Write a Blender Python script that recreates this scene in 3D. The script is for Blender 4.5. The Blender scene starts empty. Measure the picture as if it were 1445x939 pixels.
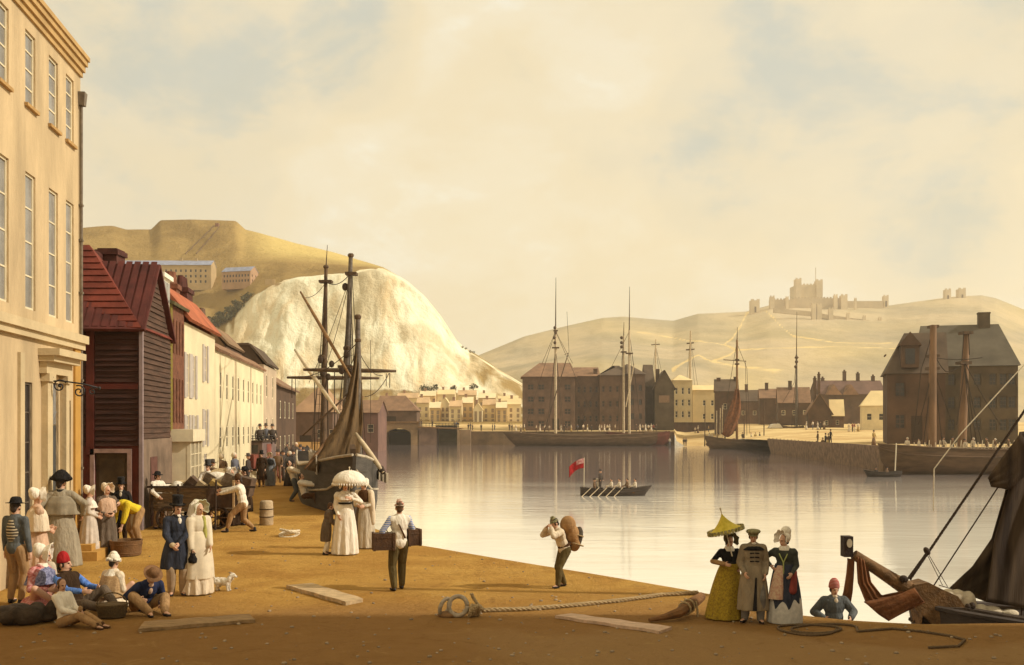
import bpy, bmesh, math, random
from math import sin, cos, pi, radians, sqrt, atan2
from mathutils import Vector, Matrix, noise as mnoise
random.seed(7)
SC = bpy.context.scene
COL = SC.collection

# ------------------------------------------------------------------ camera
CAM_H, F, HZ, CX = 3.04, 1445.0, 598.0, 722.5      # eye height, focal length and horizon row of the 1445 x 939 picture
cam_d = bpy.data.cameras.new('camera'); cam = bpy.data.objects.new('camera', cam_d); COL.objects.link(cam)
cam.location = (0, 0, CAM_H); cam.rotation_euler = (pi/2, 0, 0)
cam_d.sensor_width = 36; cam_d.lens = 36.0; cam_d.shift_y = (HZ-469.5)/1445.0
cam_d.clip_start = 0.1; cam_d.clip_end = 9000
SC.camera = cam
SC.view_settings.view_transform = 'Standard'; SC.view_settings.look = 'None'
SC.view_settings.exposure = 0.12; SC.view_settings.gamma = 1.0
SC.cycles.max_bounces = 8; SC.cycles.volume_bounces = 1
SC.cycles.use_denoising = True

# ------------------------------------------------------------------ light
SUN_DIR = Vector((0.80, -0.10, 0.56)).normalized()
sd = bpy.data.lights.new('sun', 'SUN'); sd.energy = 3.7; sd.angle = radians(0.9); sd.color = (1.0, 0.93, 0.82)
so = bpy.data.objects.new('sun', sd); COL.objects.link(so); so.location = (60, -20, 60)
so.rotation_euler = (-SUN_DIR).to_track_quat('-Z', 'Y').to_euler()

def lin(c):
    c /= 255.0
    return c/12.92 if c <= 0.04045 else ((c+0.055)/1.055)**2.4
def S(r, g, b, k=1.0): return (lin(r)*k, lin(g)*k, lin(b)*k, 1)
def A(r, g, b, k=1.25):
    q = lambda c: max(0.004, min(0.85, lin(c)/k))
    return (q(r), q(g), q(b), 1)

def dirpx(px, py): return Vector(((px-CX)/F, 1.0, (HZ-py)/F)).normalized()

W = bpy.data.worlds.new('World'); SC.world = W; W.use_nodes = True
nt = W.node_tree; nt.nodes.clear()
N = nt.nodes.new; Lk = nt.links.new
out = N('ShaderNodeOutputWorld')
sky = N('ShaderNodeTexSky'); sky.sky_type = 'NISHITA'; sky.sun_disc = False
sky.sun_elevation = math.asin(SUN_DIR.z); sky.sun_rotation = atan2(SUN_DIR.x, SUN_DIR.y)
sky.air_density = 1.3; sky.dust_density = 3.0
bg_sky = N('ShaderNodeBackground'); bg_sky.inputs[1].default_value = 0.11; Lk(sky.outputs[0], bg_sky.inputs[0])
tc = N('ShaderNodeTexCoord')
mp = N('ShaderNodeMapping'); mp.inputs['Scale'].default_value = (1.0, 1.0, 1.7); Lk(tc.outputs['Generated'], mp.inputs[0])
def wnoise(scale, detail, rough, off=0):
    m = N('ShaderNodeMapping'); m.inputs['Location'].default_value = (off, off*.7, off*1.3); Lk(mp.outputs[0], m.inputs[0])
    n = N('ShaderNodeTexNoise'); n.inputs['Scale'].default_value = scale; n.inputs['Detail'].default_value = detail
    n.inputs['Roughness'].default_value = rough; n.inputs['Distortion'].default_value = 0.35; Lk(m.outputs[0], n.inputs['Vector']); return n
def ramp(src, stops, interp='EASE'):
    r = N('ShaderNodeValToRGB'); r.color_ramp.interpolation = interp
    els = r.color_ramp.elements
    els[0].position, els[0].color = stops[0]; els[1].position, els[1].color = stops[-1]
    for p_, c_ in stops[1:-1]:
        e = els.new(p_); e.color = c_
    Lk(src, r.inputs[0]); return r
def mathn(op, a, b=None, clamp=False):
    m = N('ShaderNodeMath'); m.operation = op; m.use_clamp = clamp
    for i, v in enumerate((a, b)):
        if v is None: continue
        if isinstance(v, (int, float)): m.inputs[i].default_value = v
        else: Lk(v, m.inputs[i])
    return m.outputs[0]
def bank(px, py, inner, outer):                       # a soft bank of blue grey cloud around one bearing of the sky
    d = N('ShaderNodeVectorMath'); d.operation = 'DOT_PRODUCT'; Lk(tc.outputs['Generated'], d.inputs[0]); d.inputs[1].default_value = dirpx(px, py)
    r = N('ShaderNodeMapRange'); r.interpolation_type = 'SMOOTHSTEP'; Lk(d.outputs['Value'], r.inputs[0])
    r.inputs[1].default_value = cos(radians(outer)); r.inputs[2].default_value = cos(radians(inner)); return r.outputs[0]
n1 = wnoise(5.0, 6, 0.55, 3.1); n2 = wnoise(11.0, 8, 0.6, 8.0)
banks = None
for b in ((250, 190, 2, 9), (170, 60, 1, 7), (330, 90, 1, 6), (1080, 190, 1, 8), (1230, 160, 1, 8), (1360, 90, 2, 8), (1120, 40, 0.5, 6), (1320, 300, 0.5, 6), (480, 60, 0.5, 5)):
    k = bank(*b); banks = k if banks is None else mathn('MAXIMUM', banks, k)
fac = mathn('ADD', mathn('MULTIPLY', banks, 0.34), mathn('MULTIPLY', n1.outputs[0], 1.0))
fac = mathn('MULTIPLY', mathn('ADD', fac, mathn('MULTIPLY', n2.outputs[0], 0.42)), 0.75)
cl = ramp(fac, [(0.40, S(255, 249, 228)), (0.50, S(250, 237, 206)), (0.60, S(247, 231, 195)), (0.72, S(240, 226, 193)), (0.90, S(208, 209, 194))])
warm = wnoise(3.0, 5, 0.55, 14.0)
wr = ramp(warm.outputs[0], [(0.40, (1, 1, 1, 1)), (0.60, (1.0, 0.975, 0.92, 1))])
mx = N('ShaderNodeMix'); mx.data_type = 'RGBA'; mx.blend_type = 'MULTIPLY'; mx.inputs[0].default_value = 1
Lk(cl.outputs[0], mx.inputs[6]); Lk(wr.outputs[0], mx.inputs[7])
bg_cl = N('ShaderNodeBackground'); bg_cl.inputs[1].default_value = 0.92; Lk(mx.outputs[2], bg_cl.inputs[0])
ms = N('ShaderNodeMixShader'); ms.inputs[0].default_value = 0.92
Lk(bg_sky.outputs[0], ms.inputs[1]); Lk(bg_cl.outputs[0], ms.inputs[2]); Lk(ms.outputs[0], out.inputs[0])

# ------------------------------------------------------------------ placing
WATER = -2.0
def G(px, py, z=0.0):                                  # where a sight line meets the level ground at height z
    Y = (CAM_H-z)*F/(py-HZ); return Vector(((px-CX)/F*Y, Y, z))
def P(px, py, Y): return Vector(((px-CX)/F*Y, Y, CAM_H-(py-HZ)/F*Y))
def M_PER_PX(Y): return Y/F

# ------------------------------------------------------------------ materials
MATS = {}
def mat(name, col, rough=0.85, var=0.18, scale=4.0, bump=0.0, bscale=30.0, stretch=None, col2=None, spec=0.3, obj=False, detail=5):
    if name in MATS: return MATS[name]
    m = bpy.data.materials.new(name); m.use_nodes = True; t = m.node_tree
    b = t.nodes['Principled BSDF']; b.inputs['Roughness'].default_value = rough
    b.inputs['Specular IOR Level'].default_value = spec
    c = t.nodes.new('ShaderNodeTexCoord'); mpn = t.nodes.new('ShaderNodeMapping')
    t.links.new(c.outputs['Object'], mpn.inputs[0])
    if stretch: mpn.inputs['Scale'].default_value = stretch
    n = t.nodes.new('ShaderNodeTexNoise'); n.inputs['Scale'].default_value = scale; n.inputs['Detail'].default_value = detail; n.inputs['Roughness'].default_value = 0.6
    t.links.new(mpn.outputs[0], n.inputs['Vector'])
    r = t.nodes.new('ShaderNodeValToRGB'); e = r.color_ramp.elements
    e[0].position = 0.32; e[1].position = 0.68
    if col2 is None:
        e[0].color = tuple(max(0, x*(1-var)) for x in col[:3])+(1,); e[1].color = tuple(min(0.9, x*(1+var)) for x in col[:3])+(1,)
    else: e[0].color = col; e[1].color = col2
    t.links.new(n.outputs[0], r.inputs[0]); t.links.new(r.outputs[0], b.inputs['Base Color'])
    if bump:
        n2 = t.nodes.new('ShaderNodeTexNoise'); n2.inputs['Scale'].default_value = bscale; n2.inputs['Detail'].default_value = 6
        t.links.new(mpn.outputs[0], n2.inputs['Vector'])
        bp = t.nodes.new('ShaderNodeBump'); bp.inputs['Strength'].default_value = bump; bp.inputs['Distance'].default_value = 0.05
        t.links.new(n2.outputs[0], bp.inputs['Height']); t.links.new(bp.outputs[0], b.inputs['Normal'])
    MATS[name] = m; return m

def cloth(name, col, var=0.22, scale=9): return mat('cloth_'+name, col, 0.95, var, scale, 0.75, 17, spec=0.1, stretch=(1, 1, .35))
SKIN = mat('skin', (0.56, 0.32, 0.20, 1), 0.6, 0.08, 20)
HAIR = mat('hair_dark', (0.030, 0.018, 0.010, 1), 0.6, 0.3, 40)
HAIRB = mat('hair_brown', (0.09, 0.045, 0.018, 1), 0.6, 0.3, 40)
WHITE = cloth('white', (0.74, 0.66, 0.52, 1), 0.10)
CREAM = cloth('cream', (0.64, 0.52, 0.36, 1), 0.15)
OFFW = cloth('offwhite', (0.50, 0.42, 0.30, 1), 0.18)
BLACK = cloth('black', (0.019, 0.017, 0.016, 1), 0.4)
NAVY = cloth('navy', (0.035, 0.038, 0.05, 1), 0.35)
DKBLUE = cloth('dark_blue', (0.028, 0.035, 0.075, 1), 0.4)
BROWN = cloth('brown', (0.085, 0.042, 0.018, 1), 0.3)
DKBROWN = cloth('dark_brown', (0.040, 0.022, 0.011, 1), 0.35)
TAN = cloth('tan', (0.32, 0.19, 0.085, 1), 0.25)
GREYTAN = cloth('grey_tan', (0.26, 0.20, 0.125, 1), 0.22)
GREYCOAT = cloth('grey_coat', (0.30, 0.25, 0.17, 1), 0.2)
GREYBROWN = cloth('grey_brown', (0.13, 0.095, 0.065, 1), 0.25)
OLIVE = cloth('olive', (0.105, 0.075, 0.028, 1), 0.3)
SLATE = cloth('slate', (0.10, 0.105, 0.10, 1), 0.3)
MUSTARD = cloth('mustard', (0.40, 0.25, 0.018, 1), 0.3)
YELLOW = cloth('yellow', (0.62, 0.45, 0.03, 1), 0.2)
RED = cloth('red', (0.30, 0.018, 0.018, 1), 0.3)
DULLRED = cloth('dull_red', (0.21, 0.045, 0.035, 1), 0.35)
BLUE = cloth('blue', (0.10, 0.20, 0.50, 1), 0.5, 22)
PINKISH = cloth('pinkish', (0.52, 0.34, 0.22, 1), 0.22)
EYE = mat('eye_dark', (0.012, 0.008, 0.006, 1), 0.4); LIPS = mat('lips', (0.30, 0.08, 0.06, 1), 0.6)
SHOE = mat('shoe_leather', (0.018, 0.013, 0.010, 1), 0.5)
WOOD_DK = mat('dark_wood', (0.045, 0.025, 0.012, 1), 0.75, 0.35, 3, 0.4, 25, stretch=(1, 1, 6))
WOOD = mat('brown_wood', (0.15, 0.075, 0.028, 1), 0.8, 0.35, 5, 0.4, 30)
WOOD_OR = mat('orange_wood', (0.28, 0.125, 0.035, 1), 0.75, 0.3, 5, 0.3, 30)
WOOD_LT = mat('pale_wood', (0.50, 0.34, 0.17, 1), 0.85, 0.22, 3, 0.4, 20, stretch=(1, 8, 8))
ROPE = mat('rope', (0.42, 0.30, 0.15, 1), 0.95, 0.25, 40, 0.6, 90)
ROPE_DK = mat('tarred_rope', (0.045, 0.028, 0.016, 1), 0.9, 0.3, 30)
ROPE_W = mat('white_rope', (0.70, 0.60, 0.42, 1), 0.9, 0.2, 40, 0.5, 90)
IRON = mat('iron', (0.022, 0.020, 0.020, 1), 0.5, 0.3, 20)
SPAR = mat('spar_wood', (0.085, 0.048, 0.022, 1), 0.7, 0.45, 4, 0, 30)
SPAR_GREY = mat('spar_grey', (0.12, 0.095, 0.07, 1), 0.7, 0.5, 5)
SPAR_PALE = mat('spar_pale', (0.50, 0.39, 0.24, 1), 0.7, 0.25, 3)
SAIL_BR = mat('tan_sail', (0.060, 0.036, 0.015, 1), 0.95, 0.4, 2.2, 0.6, 12, stretch=(4, 4, .7), col2=(0.17, 0.10, 0.040, 1))
SAIL_RED = mat('red_brown_sail', (0.17, 0.065, 0.022, 1), 0.95, 0.4, 2.2, 0.4, 14)
SAIL_DK = mat('dark_sail', (0.030, 0.018, 0.010, 1), 0.95, 0.5, 1.1, 0.25, 10, stretch=(5, 5, .35), col2=(0.095, 0.062, 0.034, 1), detail=2)

# ------------------------------------------------------------------ mesh helpers
class MB:
    def __init__(self, M=None): self.v = []; self.f = []; self.mi = []; self.M = M or Matrix(); self.cur = 0
    def add(self, verts, faces, mi=None):
        o = len(self.v); self.v += [self.M @ Vector(p) for p in verts]
        self.f += [tuple(i+o for i in f) for f in faces]; self.mi += [self.cur if mi is None else mi]*len(faces)
    def box(self, x0, x1, y0, y1, z0, z1, mi=None, top=1.0, R=None):
        c = ((x0+x1)/2, (y0+y1)/2)
        vs = [(x0, y0, z0), (x1, y0, z0), (x1, y1, z0), (x0, y1, z0)]
        vs += [(c[0]+(x-c[0])*top, c[1]+(y-c[1])*top, z1) for x, y, _ in vs]
        if R is not None: vs = [R @ Vector(p) for p in vs]
        self.add(vs, [(0, 3, 2, 1), (4, 5, 6, 7), (0, 1, 5, 4), (1, 2, 6, 5), (2, 3, 7, 6), (3, 0, 4, 7)], mi)
    def tube(self, pts, rad, n=8, mi=None, flat=None):
        pts = [Vector(p) for p in pts]; m = len(pts)
        if not isinstance(rad, (list, tuple)): rad = [rad]*m
        vs = []; up = None
        for i, p in enumerate(pts):
            d = (pts[min(i+1, m-1)]-pts[max(i-1, 0)])
            d = d.normalized() if d.length > 1e-9 else Vector((0, 0, 1))
            if up is None:
                up = d.orthogonal().normalized()
                if abs(d.z) < 0.9: up = (Vector((0, 0, 1))-d*d.z).normalized()
            else:
                up = up-d*up.dot(d); up = up.normalized() if up.length > 1e-6 else d.orthogonal().normalized()
            s = d.cross(up)
            for k in range(n):
                a = 2*pi*k/n; vs.append(p+(up*cos(a)*(flat or 1)+s*sin(a))*rad[i])
        fs = [(i*n+k, i*n+(k+1) % n, (i+1)*n+(k+1) % n, (i+1)*n+k) for i in range(m-1) for k in range(n)]
        fs += [tuple(range(n-1, -1, -1)), tuple((m-1)*n+k for k in range(n))]
        self.add(vs, fs, mi)
    def ell(self, c, r, R=None, n=12, m=8, mi=None):
        c = Vector(c); r = (r, r, r) if isinstance(r, (int, float)) else r
        vs = [Vector((0, 0, -r[2]))]
        for i in range(1, m):
            t = pi*i/m
            for k in range(n):
                a = 2*pi*k/n; vs.append(Vector((r[0]*sin(t)*cos(a), r[1]*sin(t)*sin(a), -r[2]*cos(t))))
        vs.append(Vector((0, 0, r[2])))
        if R is not None: vs = [R @ p for p in vs]
        vs = [p+c for p in vs]; e = len(vs)-1
        fs = [(0, 1+(k+1) % n, 1+k) for k in range(n)]
        for i in range(m-2):
            o = 1+i*n
            fs += [(o+k, o+(k+1) % n, o+n+(k+1) % n, o+n+k) for k in range(n)]
        o = 1+(m-2)*n; fs += [(o+k, o+(k+1) % n, e) for k in range(n)]
        self.add(vs, fs, mi)
    def cap(self, p0, r0, p1, r1, n=10, mi=None):       # tapered capsule
        p0, p1 = Vector(p0), Vector(p1); d = p1-p0; L = d.length
        if L < 1e-6: return self.ell(p0, max(r0, r1), mi=mi)
        d /= L; pts, rs = [], []
        for a in (90, 60, 30): pts.append(p0-d*r0*sin(radians(a))); rs.append(max(1e-4, r0*cos(radians(a))))
        for t in (0, .5, 1): pts.append(p0+d*L*t); rs.append(r0+(r1-r0)*t)
        for a in (30, 60, 90): pts.append(p1+d*r1*sin(radians(a))); rs.append(max(1e-4, r1*cos(radians(a))))
        self.tube(pts, rs, n, mi)
    def loft(self, rings, n=24, mi=None, folds=0, amp=0.0, ph=0.0):   # ring: (centre, rx, ry[, tilt matrix])
        vs = []; m = len(rings)
        for i, rg in enumerate(rings):
            c = Vector(rg[0]); R = rg[3] if len(rg) > 3 else None
            for k in range(n):
                a = 2*pi*k/n; q = 1+amp*(i/(m-1))*sin(folds*a+ph+0.6*sin(2*a+ph))
                p = Vector((rg[1]*q*cos(a), rg[2]*q*sin(a), 0))
                if R is not None: p = R @ p
                vs.append(c+p)
        fs = [(i*n+k, i*n+(k+1) % n, (i+1)*n+(k+1) % n, (i+1)*n+k) for i in range(m-1) for k in range(n)]
        fs += [tuple(range(n-1, -1, -1)), tuple((m-1)*n+k for k in range(n))]
        self.add(vs, fs, mi)
    def lathe(self, prof, c=(0, 0, 0), R=None, n=20, mi=None, sx=1.0):
        c = Vector(c); vs = []
        for r, z in prof:
            for k in range(n):
                a = 2*pi*k/n; p = Vector((r*cos(a)*sx, r*sin(a), z)); vs.append(c+(R @ p if R is not None else p))
        m = len(prof)
        fs = [(i*n+k, i*n+(k+1) % n, (i+1)*n+(k+1) % n, (i+1)*n+k) for i in range(m-1) for k in range(n)]
        fs += [tuple(range(n-1, -1, -1)), tuple((m-1)*n+k for k in range(n))]
        self.add(vs, fs, mi)
    def prism(self, poly, d, mi=None):                  # polygon of 3D points pushed along d
        d = Vector(d); n = len(poly); a = [Vector(p) for p in poly]
        self.add(a+[p+d for p in a], [tuple(range(n-1, -1, -1)), tuple(range(n, 2*n))]+[(k, (k+1) % n, n+(k+1) % n, n+k) for k in range(n)], mi)
    def sheet(self, grid, thick=0.0, mi=None):          # grid of rows of points; a cloth with real thickness
        R, Cn = len(grid), len(grid[0]); vs = [Vector(p) for r in grid for p in r]
        fs = [(i*Cn+j, i*Cn+j+1, (i+1)*Cn+j+1, (i+1)*Cn+j) for i in range(R-1) for j in range(Cn-1)]
        if thick:
            nr = []
            for i in range(R):
                for j in range(Cn):
                    a = vs[i*Cn+min(j+1, Cn-1)]-vs[i*Cn+max(j-1, 0)]; b = vs[min(i+1, R-1)*Cn+j]-vs[max(i-1, 0)*Cn+j]
                    q = a.cross(b); nr.append(q.normalized() if q.length > 1e-9 else Vector((0, 1, 0)))
            o = len(vs); vs = vs+[p+q*thick for p, q in zip(vs, nr)]
            fs += [tuple(o+x for x in f[::-1]) for f in list(fs)]
            edge = [(0, j) for j in range(Cn)]+[(i, Cn-1) for i in range(1, R)]+[(R-1, j) for j in range(Cn-2, -1, -1)]+[(i, 0) for i in range(R-2, 0, -1)]
            ids = [i*Cn+j for i, j in edge]
            for a, b in zip(ids, ids[1:]+ids[:1]): fs.append((b, a, o+a, o+b))
        self.add(vs, fs, mi)
    def build(self, name, mats, parent=None, smooth=False, angle=None, fix=True):
        me = bpy.data.meshes.new(name); me.from_pydata([tuple(p) for p in self.v], [], self.f)
        if not isinstance(mats, (list, tuple)): mats = [mats]
        for m in mats: me.materials.append(m)
        for p, i in zip(me.polygons, self.mi): p.material_index = i; p.use_smooth = smooth
        if fix:
            bm = bmesh.new(); bm.from_mesh(me); bmesh.ops.recalc_face_normals(bm, faces=bm.faces); bm.to_mesh(me); bm.free()
        if smooth and angle is not None: me.set_sharp_from_angle(angle=radians(angle))
        o = bpy.data.objects.new(name, me); COL.objects.link(o)
        if parent: o.parent = parent
        return o

def tag(o, label=None, cat=None, group=None, kind=None):
    if label: o['label'] = label
    if cat: o['category'] = cat
    if group: o['group'] = group
    if kind: o['kind'] = kind
    return o
def empty(name, label=None, cat=None, group=None, loc=(0, 0, 0), rz=0.0):
    o = bpy.data.objects.new(name, None); COL.objects.link(o); o.location = loc; o.rotation_euler = (0, 0, rz); o.empty_display_size = 0.3
    return tag(o, label, cat, group)
def copy_tree(o, parent=None):
    c = o.copy(); COL.objects.link(c); c.parent = parent
    for ch in list(o.children): copy_tree(ch, c)
    return c
PENDING = []                                            # cloth and bodies that are fused into one skin at the end
def fuse(o, voxel, smooth=4, after=None):
    r = o.modifiers.new('r', 'REMESH'); r.mode = 'VOXEL'; r.voxel_size = voxel; r.use_smooth_shade = True
    if smooth:
        s = o.modifiers.new('s', 'SMOOTH'); s.factor = 0.5; s.iterations = smooth
    PENDING.append((o, after)); return o
def fuse_all():
    bpy.context.view_layer.update(); dg = bpy.context.evaluated_depsgraph_get(); res = []
    for o, after in PENDING: res.append((o, after, bpy.data.meshes.new_from_object(o.evaluated_get(dg))))
    for o, after, me in res:
        old = o.data; mats = [m for m in old.materials]; o.modifiers.clear(); o.data = me
        me.materials.clear()
        for m in mats: me.materials.append(m)
        me.name = old.name
        if old.users == 0: bpy.data.meshes.remove(old)
        if after: after(me)
def ftopo(v): return mnoise.noise(Vector(v))
# ------------------------------------------------------------------ ground, water, hills
def struct(o): o['kind'] = 'structure'; return o
def nodes(name):
    m = bpy.data.materials.new(name); m.use_nodes = True; t = m.node_tree
    return m, t, t.nodes['Principled BSDF']
def nz(t, vec, scale, detail=6, rough=0.6, dist=0.0):
    n = t.nodes.new('ShaderNodeTexNoise'); n.inputs['Scale'].default_value = scale; n.inputs['Detail'].default_value = detail
    n.inputs['Roughness'].default_value = rough; n.inputs['Distortion'].default_value = dist; t.links.new(vec, n.inputs['Vector']); return n.outputs[0]
def mixc(t, fac, a, b):
    m = t.nodes.new('ShaderNodeMix'); m.data_type = 'RGBA'
    for i, v in ((0, fac), (6, a), (7, b)):
        if isinstance(v, tuple): m.inputs[i].default_value = v
        elif isinstance(v, (int, float)): m.inputs[i].default_value = v
        else: t.links.new(v, m.inputs[i])
    return m.outputs[2]
def mrange(t, v, a, b, lo=0.0, hi=1.0):
    r = t.nodes.new('ShaderNodeMapRange'); r.interpolation_type = 'SMOOTHSTEP'; t.links.new(v, r.inputs[0])
    for i, x in ((1, a), (2, b), (3, lo), (4, hi)): r.inputs[i].default_value = x
    return r.outputs[0]
def tmath(t, op, a, b):
    m = t.nodes.new('ShaderNodeMath'); m.operation = op
    for i, v in enumerate((a, b)):
        if isinstance(v, (int, float)): m.inputs[i].default_value = v
        else: t.links.new(v, m.inputs[i])
    return m.outputs[0]
def bump(t, b, h, s, d=0.05):
    bp = t.nodes.new('ShaderNodeBump'); bp.inputs['Strength'].default_value = s; bp.inputs['Distance'].default_value = d
    t.links.new(h, bp.inputs['Height']); t.links.new(bp.outputs[0], b.inputs['Normal'])

# the quay: trodden ochre earth, browner in the near band, where foreground shade is painted in
mq, t, b = nodes('quay_earth'); b.inputs['Roughness'].default_value = 0.95; b.inputs['Specular IOR Level'].default_value = 0.1
g = t.nodes.new('ShaderNodeNewGeometry'); sp = t.nodes.new('ShaderNodeSeparateXYZ'); t.links.new(g.outputs['Position'], sp.inputs[0])
pos = g.outputs['Position']
a1 = nz(t, pos, 0.55, 8, 0.62, 0.4); a2 = nz(t, pos, 3.2, 8, 0.7); a3 = nz(t, pos, 0.22, 4, 0.5, 0.8)
c = mixc(t, mrange(t, a1, 0.36, 0.66), A(232, 180, 92), A(208, 154, 74))
c = mixc(t, mrange(t, a2, 0.52, 0.74, 0, 0.55), c, A(176, 126, 62))
yy = tmath(t, 'ADD', sp.outputs[1], tmath(t, 'MULTIPLY', tmath(t, 'SUBTRACT', a3, 0.5), 5.5))
yy = tmath(t, 'ADD', yy, tmath(t, 'MULTIPLY', tmath(t, 'SUBTRACT', a1, 0.5), 2.0))
c = mixc(t, mrange(t, yy, 19.0, 15.4), c, mixc(t, a2, A(202, 154, 90), A(174, 126, 68)))
x2 = tmath(t, 'ADD', sp.outputs[0], tmath(t, 'MULTIPLY', tmath(t, 'SUBTRACT', a3, 0.5), 6.0))
pale = tmath(t, 'MULTIPLY', mrange(t, yy, 15.3, 14.6), mrange(t, x2, -1.5, 0.8))
c = mixc(t, tmath(t, 'MULTIPLY', pale, 0.75), c, A(205, 162, 104))
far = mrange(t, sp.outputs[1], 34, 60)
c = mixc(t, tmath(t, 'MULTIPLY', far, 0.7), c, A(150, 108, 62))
t.links.new(c, b.inputs['Base Color'])
a5 = nz(t, pos, 14, 10, 0.8)
a6 = nz(t, pos, 1.3, 10, 0.75, 1.2); c = mixc(t, mrange(t, a6, 0.54, 0.66, 0, 0.38), c, A(150, 104, 54)); c = mixc(t, mrange(t, a6, 0.44, 0.34, 0, 0.35), c, A(226, 184, 112))
c = mixc(t, mrange(t, a5, 0.56, 0.70, 0, 0.45), c, A(128, 88, 44)); c = mixc(t, mrange(t, nz(t, pos, 22, 6, 0.7), 0.62, 0.72, 0, 0.5), c, A(222, 180, 110)); t.links.new(c, b.inputs['Base Color'])
bump(t, b, tmath(t, 'ADD', nz(t, pos, 6, 10, 0.75), tmath(t, 'MULTIPLY', a1, 1.5)), 1.0, 0.2)
EDGE = [(80, 9.0), (30, 13.6), tuple(G(1445, 880).xy), tuple(G(1300, 881).xy), tuple(G(1200, 876).xy), tuple(G(1130, 868).xy), tuple(G(1060, 852).xy), tuple(G(1000, 838).xy),
        tuple(G(850, 812).xy), tuple(G(700, 788).xy), tuple(G(590, 769).xy), tuple(G(545, 752).xy), tuple(G(440, 715).xy), (-9.9, 48), (-15.4, 84), (-30, 200), (-31, 243)]
def edge_x(Y):
    for (x0, y0), (x1, y1) in zip(EDGE, EDGE[1:]):
        if y0 <= Y <= y1: return x0+(x1-x0)*(Y-y0)/(y1-y0)
    return 0
bm = bmesh.new()
fine = []
for (x0, y0), (x1, y1) in zip(EDGE, EDGE[1:]):         # a worn, slightly wavering lip
    L = sqrt((x1-x0)**2+(y1-y0)**2); n = max(1, min(40, int(L/0.5)))
    for k in range(n):
        s = k/n; w = 0.05*ftopo((x0+(x1-x0)*s, (y0+(y1-y0)*s)*1.3, 2.2)) if y0 < 60 else 0
        fine.append((x0+(x1-x0)*s, y0+(y1-y0)*s+w))
fine.append(EDGE[-1])
ring = [(80, -30)]+fine+[(-260, 243), (-260, -30)]
tv = [bm.verts.new((x, y, 0)) for x, y in ring]; bm.faces.new(tv)
bv = [bm.verts.new((x, y, -4)) for x, y in ring]
lip = [bm.verts.new((x, y, 0)) for x, y in ring]
for i in range(len(ring)-1): bm.faces.new((lip[i], bv[i], bv[i+1], lip[i+1]))
bmesh.ops.triangulate(bm, faces=[f for f in bm.faces if len(f.verts) > 4])
me = bpy.data.meshes.new('quay'); bm.to_mesh(me); bm.free()
STONE = mat('quay_stone', A(140, 105, 66), 0.9, 0.3, 1.5, 0.5, 8)
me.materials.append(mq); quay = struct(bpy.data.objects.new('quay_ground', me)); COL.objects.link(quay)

# harbour water: silty, nearly still, with dark reflections painted into the far colour
mw, t, b = nodes('harbour_water')
b.inputs['Base Color'].default_value = (0.40, 0.335, 0.225, 1); b.inputs['Roughness'].default_value = 0.05; b.inputs['IOR'].default_value = 2.1
b.inputs['Specular IOR Level'].default_value = 0.75
c = t.nodes.new('ShaderNodeNewGeometry'); m1 = t.nodes.new('ShaderNodeMapping'); m1.inputs['Scale'].default_value = (0.55, 1.6, 1); t.links.new(c.outputs['Position'], m1.inputs[0])
h = tmath(t, 'ADD', nz(t, m1.outputs[0], 0.5, 4, 0.5, 0.6), tmath(t, 'MULTIPLY', nz(t, m1.outputs[0], 2.2, 3, 0.5), 0.35))
bump(t, b, h, 0.05, 0.35)
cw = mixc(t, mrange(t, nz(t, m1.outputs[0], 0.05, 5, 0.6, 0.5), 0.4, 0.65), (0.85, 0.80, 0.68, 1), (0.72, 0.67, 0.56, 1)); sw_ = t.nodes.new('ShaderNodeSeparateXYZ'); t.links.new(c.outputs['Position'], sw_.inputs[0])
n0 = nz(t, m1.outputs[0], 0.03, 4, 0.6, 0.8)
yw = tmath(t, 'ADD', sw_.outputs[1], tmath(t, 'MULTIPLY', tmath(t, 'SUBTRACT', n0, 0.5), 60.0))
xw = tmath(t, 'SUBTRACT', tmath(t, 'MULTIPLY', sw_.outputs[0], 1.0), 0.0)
cw = mixc(t, mrange(t, yw, 45, 105), cw, (0.17, 0.13, 0.125, 1)); t.links.new(cw, b.inputs['Base Color'])  # darker far out: wharf reflections put into the base colour
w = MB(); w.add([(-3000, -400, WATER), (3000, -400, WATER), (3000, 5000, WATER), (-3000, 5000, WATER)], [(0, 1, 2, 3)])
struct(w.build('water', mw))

# land across the harbour, lofted from the wharf line to the foot of the hills
ms_, t, b = nodes('sandy_shore'); b.inputs['Roughness'].default_value = 0.95
g = t.nodes.new('ShaderNodeNewGeometry'); pos = g.outputs['Position']
c = mixc(t, mrange(t, nz(t, pos, 0.09, 8, 0.65, 0.5), 0.38, 0.64), A(236, 206, 140), A(202, 164, 100)); t.links.new(c, b.inputs['Base Color'])
bump(t, b, nz(t, pos, 1.2, 8, 0.7), 0.5, 0.2)
SHORE_L = [(380, 243, 1.0), (535, 243, 1.0), (592, 243, 1.2), (615, 243, 1.2)]
SHORE_R = [(645, 243, 1.2), (735, 243, 1.0), (850, 242, 1.0), (951, 240, 1.0), (955, 236, -1.0), (967, 232, -2.1), (1000, 225, -2.1), (1030, 212, -0.9), (1045, 205, 0.0), (1090, 173, 0.2), (1150, 141, 0.2), (1205, 121, 0.3), (1240, 109, 0.4), (1300, 107, 0.4), (1445, 107, 0.4), (1900, 107, 0.4)]
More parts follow.
